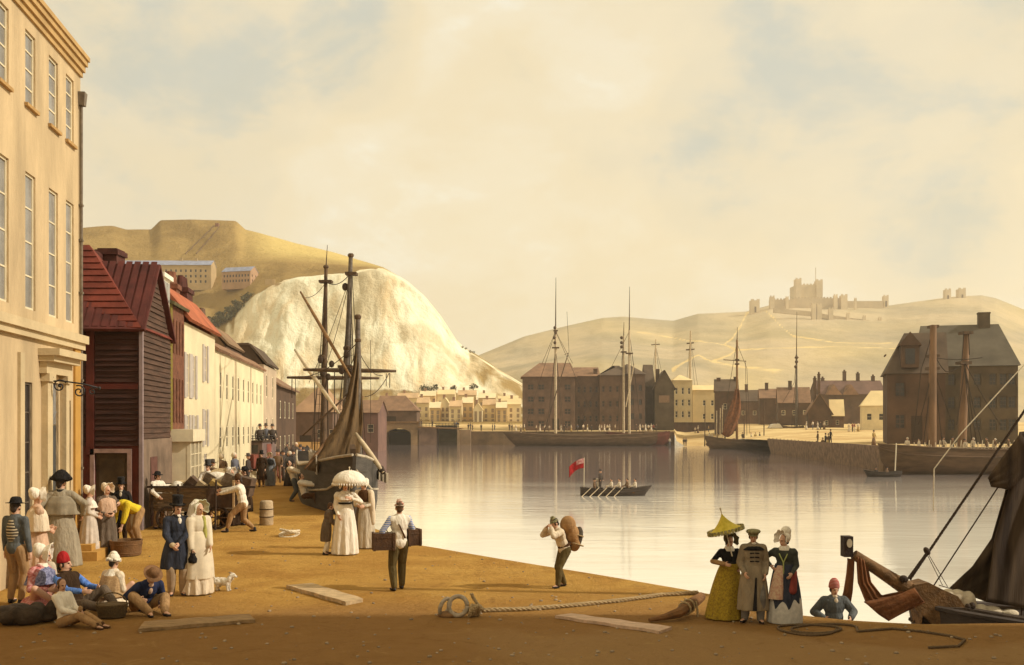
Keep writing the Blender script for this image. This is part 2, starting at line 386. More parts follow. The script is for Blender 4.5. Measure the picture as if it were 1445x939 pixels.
def far_land(name, pts):
    mb = MB(); grid = []; BACK = 335.0
    dense = []
    for (p0, y0, z0), (p1, y1, z1) in zip(pts, pts[1:]):
        n = max(1, int((p1-p0)/12))
        for k in range(n): s = k/n; dense.append((p0+(p1-p0)*s, y0+(y1-y0)*s, z0+(z1-z0)*s))
    dense.append(pts[-1])
    for i in range(9):
        s = i/8; row = []
        for px, y, z in dense:
            Y = y+(BACK-y)*s; e = min(1, s*2.2); zz = z*(1-e)+(0.9+0.022*(Y-150 if Y > 150 else 0)*0.62)*e
            if s == 0: zz = z
            row.append(((px-CX)/F*Y, Y, zz+(0.12*ftopo((px*.05, Y*.07, 0)) if i else 0)))
        grid.append(row)
    mb.sheet(grid); return struct(mb.build(name, ms_, smooth=True))
far_land('shore', SHORE_L); far_land('shore', SHORE_R)
mb = MB(); mb.box((600-CX)/F*300, (662-CX)/F*300, 300, 345, -4, 1.6); struct(mb.build('shore', ms_))

# hills
def hill_mat(name, grass, grass2, chalk, chalk2, scale, streak):
    m, t, b = nodes(name); b.inputs['Roughness'].default_value = 1.0; b.inputs['Specular IOR Level'].default_value = 0.0
    g = t.nodes.new('ShaderNodeNewGeometry'); pos = g.outputs['Position']
    at = t.nodes.new('ShaderNodeAttribute'); at.attribute_name = 'cover'
    s3 = t.nodes.new('ShaderNodeSeparateColor'); t.links.new(at.outputs['Color'], s3.inputs[0])
    mp_ = t.nodes.new('ShaderNodeMapping'); mp_.inputs['Scale'].default_value = streak; t.links.new(pos, mp_.inputs[0])
    k1 = nz(t, mp_.outputs[0], scale*2, 8, 0.65, 0.6); k2 = nz(t, pos, scale, 8, 0.6, 0.4); k3 = nz(t, pos, scale*9, 6, 0.7)
    gcol = mixc(t, mrange(t, k2, 0.36, 0.64), grass, grass2)
    gcol = mixc(t, s3.outputs[1], gcol, A(222, 196, 124))               # yellower grass, on the near hill towards the skyline
    gcol = mixc(t, mrange(t, k3, 0.5, 0.8, 0, 0.35), gcol, tuple(x*0.6 for x in grass[:3])+(1,))
    k4 = nz(t, mp_.outputs[0], scale*0.9, 5, 0.6, 1.0); k5 = nz(t, mp_.outputs[0], scale*7, 6, 0.7, 0.3)
    ccol = mixc(t, mrange(t, k1, 0.40, 0.72), chalk, chalk2); ccol = mixc(t, mrange(t, k4, 0.48, 0.66, 0, 0.7), ccol, A(206, 184, 140)); ccol = mixc(t, mrange(t, k5, 0.55, 0.72, 0, 0.35), ccol, A(176, 154, 112))
    f = tmath(t, 'ADD', s3.outputs[0], tmath(t, 'MULTIPLY', tmath(t, 'SUBTRACT', k1, 0.5), 0.7)); f = mrange(t, f, 0.4, 0.6)
    t.links.new(mixc(t, f, gcol, ccol), b.inputs['Base Color'])
    bump(t, b, tmath(t, 'ADD', k1, tmath(t, 'MULTIPLY', k3, 0.7)), 0.8, 2.5); return m
def interp(tab, x):
    if x <= tab[0][0]: return tab[0][1]
    for (a, u), (b_, v) in zip(tab, tab[1:]):
        if x <= b_:
            s = (x-a)/(b_-a); return u+(v-u)*s
    return tab[-1][1]
def hill(name, px0, px1, step, layers, material, cover, rough):
    """layers: (table of picture rows along the ridge line, distance) from the foot to the back; the sheet is lofted through them."""
    cols = []; px = px0
    while px <= px1: cols.append(px); px += step
    rows = []; param = []
    for li in range(len(layers)-1):
        (ta, ya, na), (tb, yb, _) = layers[li], layers[li+1]
        for k in range(na): rows.append((li, k/na)); param.append(li+k/na)
    rows.append((len(layers)-2, 1.0)); param.append(len(layers)-1)
    grid = []; cov = []
    for (li, s), pr in zip(rows, param):
        (ta, ya, _), (tb, yb, _) = layers[li], layers[li+1]; row = []
        for px in cols:
            y0 = interp(ya, px) if isinstance(ya, list) else ya; y1 = interp(yb, px) if isinstance(yb, list) else yb
            za = CAM_H-(interp(ta, px)-HZ)/F*y0; zb = CAM_H-(interp(tb, px)-HZ)/F*y1
            Y = y0+(y1-y0)*s; z = za+(zb-za)*s; X = (px-CX)/F*Y
            amp = rough(px, pr)
            if amp:
                d = ftopo((X*.05, Y*.05, z*.03))*0.6+ftopo((X*.13, z*.09, Y*.1))*0.4+0.35*abs(ftopo((X*.3, z*.11, 3)))+0.16*abs(ftopo((X*.75, z*.2, 8)))+.05*ftopo((X*1.6, z*.8, 1))
                Y += amp*d*1.3; z += amp*0.25*ftopo((X*.09, Y*.09, 5))
            row.append((X, Y, z)); cov.append(cover(px, pr))
        grid.append(row)
    mb = MB(); mb.sheet(grid); o = mb.build(name, material, smooth=True)
    a = o.data.color_attributes.new('cover', 'FLOAT_COLOR', 'POINT')
    for i, cval in enumerate(cov): a.data[i].color = (cval[0], cval[1], 0, 1)
    return struct(o)
SKY_L = [(-500, 360), (-50, 335), (115, 322), (150, 319), (160, 319), (178, 324), (213, 324), (226, 311), (270, 310), (333, 312), (346, 324), (362, 328), (420, 344), (470, 356), (540, 377), (575, 397), (600, 419), (622, 446), (650, 489), (672, 500), (702, 520), (736, 541), (765, 562), (800, 585)]
TOP_L = [(-500, 470), (115, 455), (240, 470), (300, 474), (330, 452), (360, 421), (400, 399), (440, 391), (500, 386), (530, 381), (545, 383), (575, 400), (600, 422), (622, 450), (650, 493), (672, 504), (702, 524), (736, 545), (765, 566), (800, 589)]
MID_L = [(x, (interp(SKY_L, x)*0.45+interp(TOP_L, x)*0.55) if x > 380 else interp(TOP_L, x)*0.5+interp(SKY_L, x)*0.5) for x in range(-500, 801, 20)]
BASE_L = [(-500, 590), (115, 585), (300, 565), (330, 552), (400, 548), (560, 552), (640, 556), (735, 572), (800, 594)]
FOOT_L = [(-500, 604), (800, 600)]
TOWN_L = [(-500, 596), (115, 592), (300, 588), (640, 584), (735, 588), (800, 597)]
def cover_l(px, pr):
    pr -= 1
    chalk = 0.0
    if 1.0 <= pr <= 4.3 and px > 296 and (pr < 2.25 or px > 500):
        chalk = 1.08 if px < 590 else max(0.50, 1.08-(px-590)/90*0.58)
        if px < 340: chalk = 1.0*(px-296)/44
        chalk += 0.30*ftopo((px*.05, pr*3, 1))-(0.5*max(0, 1-abs(pr-2.0)/.35)*max(0, ftopo((px*.09, 3, 1))) if px < 520 else 0)
        lim = 2.0+max(0, min(2.2, (px-500)/55*1.6)); chalk *= 1 if pr < lim else max(0, 1-(pr-lim)/0.22)
        chalk *= min(1, (pr-1.0)/0.12+0.4)
    if 0 <= pr < 1: chalk = max(chalk, 0.42+0.2*ftopo((px*.06, pr*4, 4)))
    if px > 660 and 1.0 <= pr <= 4: chalk = 0.50+0.18*ftopo((px*.05, pr*2, 0))
    y = 0.0
    if px > 330 and pr > 3.02: y = min(1, (pr-3.0)*1.9)*min(1, (px-330)/60)*max(0.15, 1-max(0, px-480)/120)
    return chalk, y
LG = hill_mat('downs_grass_and_chalk', A(180, 150, 94), A(142, 116, 70), A(250, 238, 208, 1.05), A(228, 202, 156, 1.05), 0.02, (1.6, 1.6, 0.14))
hill('hill', -500, 800, 3.6, [(FOOT_L, 285, 1), (TOWN_L, 392, 4), (BASE_L, 408, 26), (TOP_L, [(0, 445), (640, 440), (800, 425)], 8), (MID_L, [(0, 500), (640, 465), (800, 440)], 8), (SKY_L, [(0, 570), (500, 540), (640, 490), (800, 455)], 5), ([(x, y+60) for x, y in SKY_L], 720, 1)], LG, cover_l,
     lambda px, pr: (0 if pr < 1 else 4.0 if 300 < px < 760 and 2.0 < pr < 3.0 else (2.2 if pr < 4.4 else 0.4)))
SKY_R = [(480, 600), (600, 540), (640, 518), (672, 503), (740, 475), (800, 460), (850, 449), (880, 447), (912, 450), (950, 453), (985, 443), (1012, 442), (1052, 440), (1086, 431), (1120, 430), (1200, 431), (1250, 432), (1300, 425), (1345, 419), (1385, 417), (1405, 421), (1445, 437), (1520, 462), (1700, 500), (2100, 560)]
M2_R = [(x, y+ (34 if x > 720 else 14)) for x, y in SKY_R]
M1_R = [(480, 601), (640, 560), (740, 528), (850, 515), (950, 520), (1100, 522), (1300, 520), (1445, 530), (1700, 560), (2100, 590)]
FOOT_R = [(480, 602), (2100, 600)]
PATHS = [[(900, 470), (950, 478), (990, 484), (1022, 490), (1040, 498), (1030, 505), (1005, 513), (1040, 518), (1120, 524)], [(1055, 441), (1045, 462), (1032, 480), (1022, 490)], [(1040, 498), (1110, 496), (1200, 494), (1330, 500)], [(940, 525), (985, 505), (1005, 513)], [(1080, 440), (1120, 478), (1180, 488), (1260, 489)]]
def cover_r(px, pr):
    py = FR(px, pr); best = 99
    for pl in PATHS:
        for (a, b_), (c_, d_) in zip(pl, pl[1:]):
            L2 = (c_-a)**2+(d_-b_)**2; s = max(0, min(1, ((px-a)*(c_-a)+(py-b_)*(d_-b_))/L2))
            best = min(best, sqrt((px-a-(c_-a)*s)**2+((py-b_-(d_-b_)*s)*1.4)**2))
    p_ = max(0, 1-best/5.0)*0.72
    return max(p_, 0.16+0.2*ftopo((px*.012, py*.03, 0))), max(0, 0.1+0.35*ftopo((px*.01, py*.035, 7)))
def FR(px, pr):
    ls = [FOOT_R, M1_R, M2_R, SKY_R, SKY_R]; i = min(3, int(pr)); s = pr-i
    return interp(ls[i], px)*(1-s)+interp(ls[i+1], px)*s
RG = hill_mat('castle_down_grass', A(208, 188, 152), A(172, 160, 132), A(240, 214, 154), A(222, 192, 130), 0.008, (1, 1, 0.6))
hill('hill', 480, 2100, 3.2, [(FOOT_R, 470, 5), (M1_R, 640, 26), (M2_R, 900, 14), (SKY_R, 1080, 3), ([(x, y+50) for x, y in SKY_R], 1500, 1)], RG, cover_r, lambda px, pr: 3.0 if pr < 2.9 else 0)

# the air over the harbour
hz = MB(); hz.box(-1400, 1600, -60, 1700, -5, 260)
mh = bpy.data.materials.new('air'); mh.use_nodes = True; t = mh.node_tree; t.nodes.remove(t.nodes['Principled BSDF'])
v = t.nodes.new('ShaderNodeVolumePrincipled'); v.inputs['Color'].default_value = (0.98, 0.93, 0.80, 1); v.inputs['Density'].default_value = 0.00026; v.inputs['Anisotropy'].default_value = 0.2
t.links.new(v.outputs[0], t.nodes['Material Output'].inputs['Volume'])
hzo = hz.build('haze', mh); hzo['kind'] = 'stuff'
# ------------------------------------------------------------------ building kit
GLASS = mat('dark_pane', (0.035, 0.030, 0.027, 1), 0.25, 0.5, 2.0, spec=0.5)
GLASS_B = mat('sky_pane', (0.22, 0.21, 0.19, 1), 0.2, 0.3, 2.0, spec=0.6)
PAINT = mat('cream_paint', A(238, 222, 184), 0.7, 0.1, 3)
STUCCO = mat('buff_stucco', A(224, 196, 150, 1.45), 0.9, 0.22, 1.3, 0.5, 18, stretch=(1, 1, .22))
STUCCO_LT = mat('pale_stucco', A(226, 202, 156, 1.45), 0.9, 0.12, 1.2, 0.2, 14)
OCHRE = mat('ochre_stucco', A(206, 156, 76, 1.4), 0.9, 0.15, 1.2, 0.2, 14)
ROOF_RED = mat('red_roof_tiles', (0.15, 0.030, 0.016, 1), 0.9, 0.35, 1.5, 0.3, 10)
ROOF_OR = mat('orange_roof_tiles', (0.36, 0.105, 0.045, 1), 0.9, 0.3, 1.5, 0.3, 10)
ROOF_BR = mat('brown_roof_tiles', (0.22, 0.125, 0.068, 1), 0.9, 0.25, 0.6, 0.3, 6)
ROOF_DK = mat('dark_roof_tiles', (0.10, 0.066, 0.040, 1), 0.9, 0.3, 0.5, 0.3, 6)
ROOF_SL = mat('blue_slate', (0.24, 0.26, 0.34, 1), 0.7, 0.25, 0.6)
BOARD = mat('red_brown_boards', (0.050, 0.018, 0.011, 1), 0.8, 0.4, 2.0, 0.4, 20, stretch=(.5, .5, 5))
BOARD2 = mat('grey_brown_boards', (0.078, 0.040, 0.024, 1), 0.8, 0.4, 2.0, 0.4, 20, stretch=(.5, .5, 5))
REDPAINT = mat('red_painted_wood', (0.105, 0.022, 0.014, 1), 0.75, 0.3, 2.0, 0.2, 20)
BRICK = mat('red_brick', (0.16, 0.062, 0.032, 1), 0.9, 0.35, 5.0, 0.4, 25)
BRICK_BR = mat('brown_brick', (0.135, 0.080, 0.050, 1), 0.92, 0.3, 0.5, 0.3, 8)
BRICK_DK = mat('dark_brown_brick', (0.088, 0.050, 0.029, 1), 0.92, 0.4, 0.35, 0.3, 8)
BRICK_GR = mat('grey_brown_brick', (0.095, 0.068, 0.040, 1), 0.92, 0.4, 0.35, 0.3, 8)
LILAC = mat('lilac_grey_render', A(196, 172, 142), 0.9, 0.15, 1.0)
CREAMW = mat('cream_render', A(244, 226, 182, 1.35), 0.9, 0.13, 0.6, 0.25, 10, col2=None)
CREAMY = mat('yellow_render', A(226, 202, 150, 1.4), 0.9, 0.1, 0.3)
PALE = mat('pale_town_render', A(240, 214, 158), 0.9, 0.12, 0.2)
OLIVEW = mat('olive_trim', A(128, 112, 40), 0.8, 0.2, 2)

def fr(loc, xdir):                                      # local frame: x along the front, -y out of the front, z up
    x = Vector((xdir[0], xdir[1], 0)).normalized(); z = Vector((0, 0, 1)); y = z.cross(x)
    M = Matrix((x, y, z)).transposed().to_4x4(); M.translation = Vector(loc); return M
def wall_panel(mb, M, L, H, holes, rec=0.12, mi=0):     # a wall sheet in the plane y=0 with recessed openings
    sub = MB(M)
    xs = sorted({0, L}|{max(0, min(L, q)) for h in holes for q in (h[0], h[1])}); zs = sorted({0, H}|{max(0, min(H, q)) for h in holes for q in (h[2], h[3])})
    for a, b in zip(xs, xs[1:]):
        if b-a < 1e-5: continue
        for c, d in zip(zs, zs[1:]):
            if d-c < 1e-5: continue
            if any(h[0]-1e-5 <= a and b <= h[1]+1e-5 and h[2]-1e-5 <= c and d <= h[3]+1e-5 for h in holes): continue
            sub.add([(a, 0, c), (b, 0, c), (b, 0, d), (a, 0, d)], [(0, 1, 2, 3)])
    for a, b, c, d in [h[:4] for h in holes]:
        sub.add([(a, 0, c), (a, rec, c), (a, rec, d), (a, 0, d)], [(0, 1, 2, 3)]); sub.add([(b, 0, c), (b, 0, d), (b, rec, d), (b, rec, c)], [(0, 1, 2, 3)])
        sub.add([(a, 0, d), (a, rec, d), (b, rec, d), (b, 0, d)], [(0, 1, 2, 3)]); sub.add([(a, 0, c), (b, 0, c), (b, rec, c), (a, rec, c)], [(0, 1, 2, 3)])
        sub.add([(a, rec+.005, c), (b, rec+.005, c), (b, rec+.005, d), (a, rec+.005, d)], [(0, 1, 2, 3)])
    mb.add(sub.v, sub.f, mi)
def window(parent, M, h, rec=0.12, nx=2, nz_=4, bar=0.035, fm=None, pm=None, sill=None, name='window', rev=False):
    a, b, c, d = h[:4]; fm = fm or PAINT; pm = pm or GLASS
    if nx == 0:
        q = MB(M); q.box(a+.002, b-.002, rec-.05, rec-.004, c+.002, d-.002); return q.build(name, pm, parent)
    q = MB(M); y0, y1 = rec-.06, rec-.008; w = bar*1.6; e = .003
    q.box(a+e, a+w, y0, y1, c+e, d-e); q.box(b-w, b-e, y0, y1, c+e, d-e); q.box(a+w, b-w, y0, y1, c+e, c+w); q.box(a+w, b-w, y0, y1, d-w, d-e)
    for i in range(1, nx): x = a+(b-a)*i/nx; q.box(x-bar/2, x+bar/2, y0+.008, y1, c+w, d-w)
    for i in range(1, nz_): z = c+(d-c)*i/nz_; q.box(a+w, b-w, y0+.012, y1, z-bar/2, z+bar/2)
    f = q.build(name, fm, parent)
    p = MB(M); p.box(a+w*.6, b-w*.6, y1-.025, y1-.006, c+w*.6, d-w*.6); p.build('pane', pm, f)
    if sill:
        s = MB(M); s.box(a-.06, b+.06, -.07, -.002, c-.075, c-.01); s.build('sill', sill, f)
    return f
def slab(mb, a, b, c, d, th, mi=None):                  # a sloping roof slope: four corners, pushed up by th
    n = (Vector(b)-Vector(a)).cross(Vector(d)-Vector(a)).normalized()
    if n.z < 0: n = -n
    mb.prism([a, b, c, d], n*th, mi)
def building(name, label, cat, M, L, D, H, rh=2.0, roof='gx', wm=None, rm=None, front=(), left=(), right=(), win=(2, 3), chim=(), group=None, oh=0.25, th=0.12, hipx=None, pm=None, fm=None, doors=(), rec=0.12, bar=0.05, sill=None, below=0.6, wallname='wall'):
    """roof: gx ridge along the front, gy gable to the front, hx hipped with the ridge along the front, flat."""
    root = empty(name, label, cat, group)
    mb = MB()
    fh = list(front)+list(doors)
    D_ = [M, M @ Matrix.Translation((0, D, 0)) @ Matrix.Rotation(-pi/2, 4, 'Z'), M @ Matrix.Translation((L, 0, 0)) @ Matrix.Rotation(pi/2, 4, 'Z'), M @ Matrix.Translation((L, D, 0)) @ Matrix.Rotation(pi, 4, 'Z')]
    wall_panel(mb, D_[0], L, H, fh, rec); wall_panel(mb, D_[1], D, H, left, rec); wall_panel(mb, D_[2], D, H, right, rec); wall_panel(mb, D_[3], L, H, (), rec)
    s = MB(M)
    s.box(0.02, L-.02, 0.02, D-.02, -below, 0.0)
    if roof == 'gx': s.add([(0, 0, H), (0, D, H), (0, D/2, H+rh)], [(0, 1, 2)]); s.add([(L, 0, H), (L, D, H), (L, D/2, H+rh)], [(0, 2, 1)])
    if roof == 'gy': s.add([(0, 0, H), (L, 0, H), (L/2, 0, H+rh)], [(0, 1, 2)]); s.add([(0, D, H), (L, D, H), (L/2, D, H+rh)], [(0, 2, 1)])
    mb.add(s.v, s.f)
    mb.build(wallname, wm, root, fix=False)
    r = MB(M); z0 = H+.02
    if roof == 'gx':
        k = oh*rh/(D/2)
        for sgn in (0, 1):
            ye = -oh if sgn == 0 else D+oh
            slab(r, (-oh*.6, ye, z0-k), (L+oh*.6, ye, z0-k), (L+oh*.6, D/2, z0+rh), (-oh*.6, D/2, z0+rh), th)
    elif roof == 'gy':
        k = oh*rh/(L/2)
        for sgn in (0, 1):
            xe = -oh if sgn == 0 else L+oh
            slab(r, (xe, -oh*.6, z0-k), (xe, D+oh*.6, z0-k), (L/2, D+oh*.6, z0+rh), (L/2, -oh*.6, z0+rh), th)
    elif roof == 'mx':
        slab(r, (-oh*.6, -oh, z0), (L+oh*.6, -oh, z0), (L+oh*.6, .85, z0+rh), (-oh*.6, .85, z0+rh), th); slab(r, (-oh*.6, .85, z0+rh+.003), (L+oh*.6, .85, z0+rh+.003), (L+oh*.6, D, z0+rh*.8), (-oh*.6, D, z0+rh*.8), th)
        for x in (0.03, L-.03): r.prism([(x, .05, H), (x, D-.05, H), (x, D-.05, z0+rh*.8), (x, .85, z0+rh)], (.02, 0, 0))
    elif roof == 'hx':
        hx = hipx if hipx is not None else min(L/2, D/2)*.9
        h0, h1 = hx if isinstance(hx, tuple) else (hx, hx)
        r.add([(-oh, -oh, z0), (L+oh, -oh, z0), (L+oh, D+oh, z0), (-oh, D+oh, z0), (h0, D/2, z0+rh), (L-h1, D/2, z0+rh)], [(0, 1, 5, 4), (2, 3, 4, 5), (1, 2, 5), (3, 0, 4), (3, 2, 1, 0)])
    else:
        r.box(-oh, L+oh, -oh, D+oh, z0, z0+.25)
    ro = r.build('roof', rm, root)
    for c in chim:                                      # x, y, base z, top z, width, depth, pots
        q = MB(M); x, y, zb, zt, w, d_ = c[:6]; q.box(x-w/2, x+w/2, y-d_/2, y+d_/2, zb, zt); q.box(x-w/2-.06, x+w/2+.06, y-d_/2-.06, y+d_/2+.06, zt-.18, zt)
        for i in range(c[6] if len(c) > 6 else 0):
            n = c[6]; xx = x-w/2+w*(i+.5)/n; q.lathe([(.13*w/n*3, zt), (.10*w/n*3, zt+.5)], (xx, y, 0), n=8)
        q.build('chimney', c[7] if len(c) > 7 else wm, root)
    nx, nz_ = win
    for k, hl in ((0, front), (1, left), (2, right)):
        for h in hl: window(root, D_[k], h, rec, h[4] if len(h) > 4 else nx, nz_, bar, fm, pm, sill)
    for h in doors:
        q = MB(M); q.box(h[0]+.003, h[1]-.003, rec-.06, rec-.004, h[2]+.003, h[3]-.003); q.build('door', WOOD_DK, root)
    return root
def rowh(xs, w, z0, z1): return [(x-w/2, x+w/2, z0, z1) for x in xs]
def spread(n, a, b): return [a+(b-a)*(i+.5)/n for i in range(n)]

# ------------------------------------------------------------------ the street on the quay
SX = Vector((-0.126, 1.0, 0)).normalized()              # along the street, away from the camera
def fx(Y): return -6.944-0.126*Y
def ypx(px): return 10034/(540.4-px)
def street(Y, off=0.0): return fr((fx(Y)+off, Y, 0), SX)
SL = 1.0079

# tall stuccoed house at the near end
Y0, Y1 = 12.0, 23.5; M = street(Y0); L = (Y1-Y0)*SL
q = lambda Y: (Y-Y0)*SL
root = empty('stucco_house', 'tall buff stucco town house with narrow sash windows and moulded cornice beside red boarded house', 'house')
ups = [(q(a), q(b), 9.28, 10.72) for a, b in ((19.88, 20.46), (21.28, 21.88), (22.43, 22.99), (18.45, 19.0))]
mids = [(q(a), q(b), 5.28, 7.95) for a, b in ((19.88, 20.46), (21.28, 21.88), (22.43, 22.99), (18.45, 19.0))]
shop = [(q(19.72), q(20.28), 0.9, 3.85), (q(22.36), q(22.78), 0.9, 3.55)]
door = (q(21.22), q(21.92), 0.18, 3.9)
mb = MB(); wall_panel(mb, M, L, 11.05, ups+mids+shop+[door], 0.10)
wall_panel(mb, M @ Matrix.Translation((L, 0, 0)) @ Matrix.Rotation(pi/2, 4, 'Z'), 10, 11.05, ())
wall_panel(mb, M @ Matrix.Translation((0, 10, 0)) @ Matrix.Rotation(-pi/2, 4, 'Z'), 10, 11.05, ())
mb.build('wall', STUCCO, root, fix=False)
r = MB(M); r.box(-.4, L+.05, -.05, 10, 11.48, 11.6); r.build('roof', ROOF_SL, root)
c = MB(M)
for z0, z1, o in ((10.98, 11.10, .05), (11.10, 11.24, .10), (11.24, 11.36, .15), (11.36, 11.46, .19)): c.box(-.3, L+o*.5, -o, -.001 if z1 < 11.3 else .4, z0, z1)
c.build('cornice', mat('cornice_stone', A(196, 160, 104), .9, .15, 2), root)
c = MB(M)
for z0, z1, o in ((4.72, 4.86, .10), (4.86, 5.04, .17)): c.box(-.3, L+o*.5, -o, -.001, z0, z1)
c.build('string_course', STUCCO_LT, root)
for h in ups+mids: window(root, M, h, 0.10, 1, 4, 0.03, PAINT, GLASS_B, mat('sill_stone', A(190, 150, 92), .9) if h in ups else None)
for h in shop: window(root, M, h, 0.10, 1, 5, 0.03, mat('dark_frame', (0.10, 0.075, 0.05, 1), .7), GLASS)
dq = MB(M); a, b_ = door[:2]
dq.box(a+.02, b_-.02, .05, .09, .18, 3.0)
for z0, z1 in ((.4, 1.3), (1.5, 2.8)): dq.box(a+.12, b_-.12, .03, .05, z0, z1)
dq.build('door', mat('grey_door', (0.055, 0.055, 0.05, 1), .6, .3, 3), root)
dq = MB(M); dq.box(a+.02, b_-.02, .05, .088, 3.02, 3.88)
for k in range(5):
    an = pi*(k+.5)/5; dq.tube([((a+b_)/2, .045, 3.05), ((a+b_)/2+.33*cos(an), .045, 3.05+.78*sin(an))], .018, 6)
dq.build('fanlight', GLASS_B, root)
dq = MB(M)
for x0, x1 in ((a-.42, a-.10), (b_+.10, b_+.32)):
    dq.box(x0, x1, -.13, -.001, 0, 4.05); dq.box(x0-.05, x1+.05, -.17, -.002, 0, .35); dq.box(x0-.05, x1+.05, -.18, -.002, 3.9, 4.06)
for z0, z1, o in ((4.06, 4.3, .15), (4.3, 4.42, .30), (4.42, 4.56, .42)): dq.box(a-.5-o*.3, b_+.42+o*.3, -o, -.001, z0, z1)
dq.build('door_surround', STUCCO_LT, root)
dq = MB(M); dq.box(q(22.95), L+.02, -.05, -.001, 0, 4.72); dq.build('corner_pilaster', OCHRE, root)
dq = MB(M); dq.box(q(19.45), q(19.68), -.06, -.001, 0, 4.4); dq.build('shop_pilaster', STUCCO_LT, root)
p = MB(M); x = L-.1
p.tube([(x, -.05, 0.1), (x, -.05, 10.3)], .034, 8); p.box(x-.08, x+.08, -.13, -.01, 10.3, 10.6, top=1.4)
for z in (2, 4, 6, 8, 7.2): p.box(x-.05, x+.05, -.09, -.002, z, z+.05)
p.build('drainpipe', mat('drain_lead', (0.16, 0.125, 0.085, 1), .7, .3, 8), root)

st = MB(street(22.0)); st.box(.55, 2.0, -.62, -.06, 0.0, .20); st.box(.75, 1.8, -.45, -.06, .20, .34)
tag(st.build('doorstep', OCHRE), 'ochre stone doorstep at foot of the buff stucco house corner', 'step')

# wrought iron bracket
bk = MB(fr((fx(21.0), 21.0, 3.9), SX))
bk.tube([(0, 0, 0), (0, -.3, .02), (0, -.75, -.04), (0, -1.05, -.12)], .016, 6)
def scroll(cx, cz, r0, turns, ph, sg=1):
    return [(0, cx-r0*(1-i/26*.85)*cos(ph+sg*i/26*turns*2*pi), cz+r0*(1-i/26*.85)*sin(ph+sg*i/26*turns*2*pi)) for i in range(27)]
for s_ in (scroll(-.30, -.09, .14, 1.4, .5), scroll(-.68, -.20, .13, 1.5, 2.0, -1), scroll(-.95, -.20, .08, 1.3, .9), scroll(-.10, .10, .10, 1.2, 3.5)): bk.tube(s_, .015, 6)
bk.ell((0, -.30, -.09), .03); bk.ell((0, -1.08, -.13), .035); bk.tube([(0, .0, .12), (0, 0, -.2)], .03, 6)
tag(bk.build('wall_bracket', IRON, smooth=True), 'scrolled black wrought iron bracket jutting from the stucco house front', 'bracket')

# red boarded warehouse with a hipped roof and a gabled wing
Yn, Yf = 29.2, 33.3; M = street(Yn); L = (Yf-Yn)*SL; EV = 5.75; TOPZ = 2.15
root = empty('boarded_house', 'dark red weatherboarded house with steep red tiled roof beside the stucco house', 'house')
near = fr((fx(Yn)-9, Yn, 0), (1, 0))                    # the end wall that faces down the quay: x runs towards the street
nb = MB(); nholes = [(9-1.27, 9-.33, 0, 2.2)]
wall_panel(nb, near, 9, EV, nholes, .1); wall_panel(nb, M, L, EV, (), .1)
wall_panel(nb, M @ Matrix.Translation((L, 0, 0)) @ Matrix.Rotation(pi/2, 4, 'Z'), 9, EV, ())
s = MB(M); s.add([(0, 0, EV), (L, 0, EV), (1.9*SL, 0, 7.72)], [(0, 1, 2)]); nb.add(s.v, s.f)
nb.build('wall', REDPAINT, root, fix=False)
bd = MB(near); z = TOPZ+.25; random.seed(3)
while z < EV-.02:
    if not (4.0 < z < 4.18):
        for x0, x1 in ((3.0, 9-1.52), (9-1.26, 9-.03)):
            t_ = random.uniform(.035, .06); h_ = .145
            bd.prism([(x0, -.004, z), (x0, -t_, z), (x0, -.016, z+h_), (x0, -.004, z+h_)], (x1-x0, 0, 0))
    z += .152
bd.build('weatherboarding', BOARD, root)
bd = MB(near); bd.box(9-1.50, 9-1.28, -.06, -.001, TOPZ, EV-.05); bd.box(3, 9-1.51, -.05, -.001, 4.02, 4.17); bd.box(9-1.27, 9-.02, -.05, -.001, 4.02, 4.17); bd.build('timber_post', REDPAINT, root)
bd = MB(M); z = 2.6
while z < 7.7:                                          # street side boards run up into the gable
    w0, w1 = 0.02, L
    if z+.15 > EV:
        k = (z+.15-EV)/(7.72-EV); w0, w1 = 1.9*SL*k+.02, L-(L-1.9*SL)*k-.02
    if w1-w0 > .1: bd.prism([(w0, -.004, z), (w0, -random.uniform(.04, .065), z), (w0, -.018, z+.15), (w0, -.004, z+.15)], (w1-w0, 0, 0))
    z += .158
bd.build('weatherboarding', BOARD2, root)
bd = MB(M); bd.box(.0, L, -.08, -.001, 0, 2.58); bd.build('shop_front', mat('shop_front_paint', (0.17, 0.115, 0.075, 1), .8, .35, 1.4), root)
bd = MB(M); bd.box(1.0, 1.9, -.10, -.082, 0, 2.05); bd.build('door', mat('worn_red_door', (0.12, 0.05, 0.035, 1), .8, .3, 3), root)
bd = MB(M); bd.box(-.07, .07, -.10, -.001, 0, EV); bd.build('corner_board', mat('lilac_paint', (0.24, 0.18, 0.17, 1), .8), root)
dm = near; bd = MB(dm); a, b_, c_, d_ = nholes[0]
bd.box(a-.12, a-.002, -.06, -.001, 0, d_+.12); bd.box(b_+.002, b_+.12, -.06, -.001, 0, d_+.12); bd.box(a, b_, -.06, -.001, d_+.002, d_+.12); bd.build('door_frame', mat('worn_white_paint', (0.33, 0.22, 0.19, 1), .8, .25, 5), root)
bd = MB(dm); bd.box(a+.01, b_-.01, .05, .095, .02, d_-.01); bd.box(a+.1, b_-.1, .03, .05, .2, 1.0); bd.box(a+.1, b_-.1, .03, .05, 1.15, 2.05); bd.build('door', mat('olive_brown_door', (0.075, 0.05, 0.026, 1), .8, .35, 2.5), root)
xs_, y0 = fx(Yn), Yn; RZ = 8.42; rid = -12.72
r = MB()
ex = .12
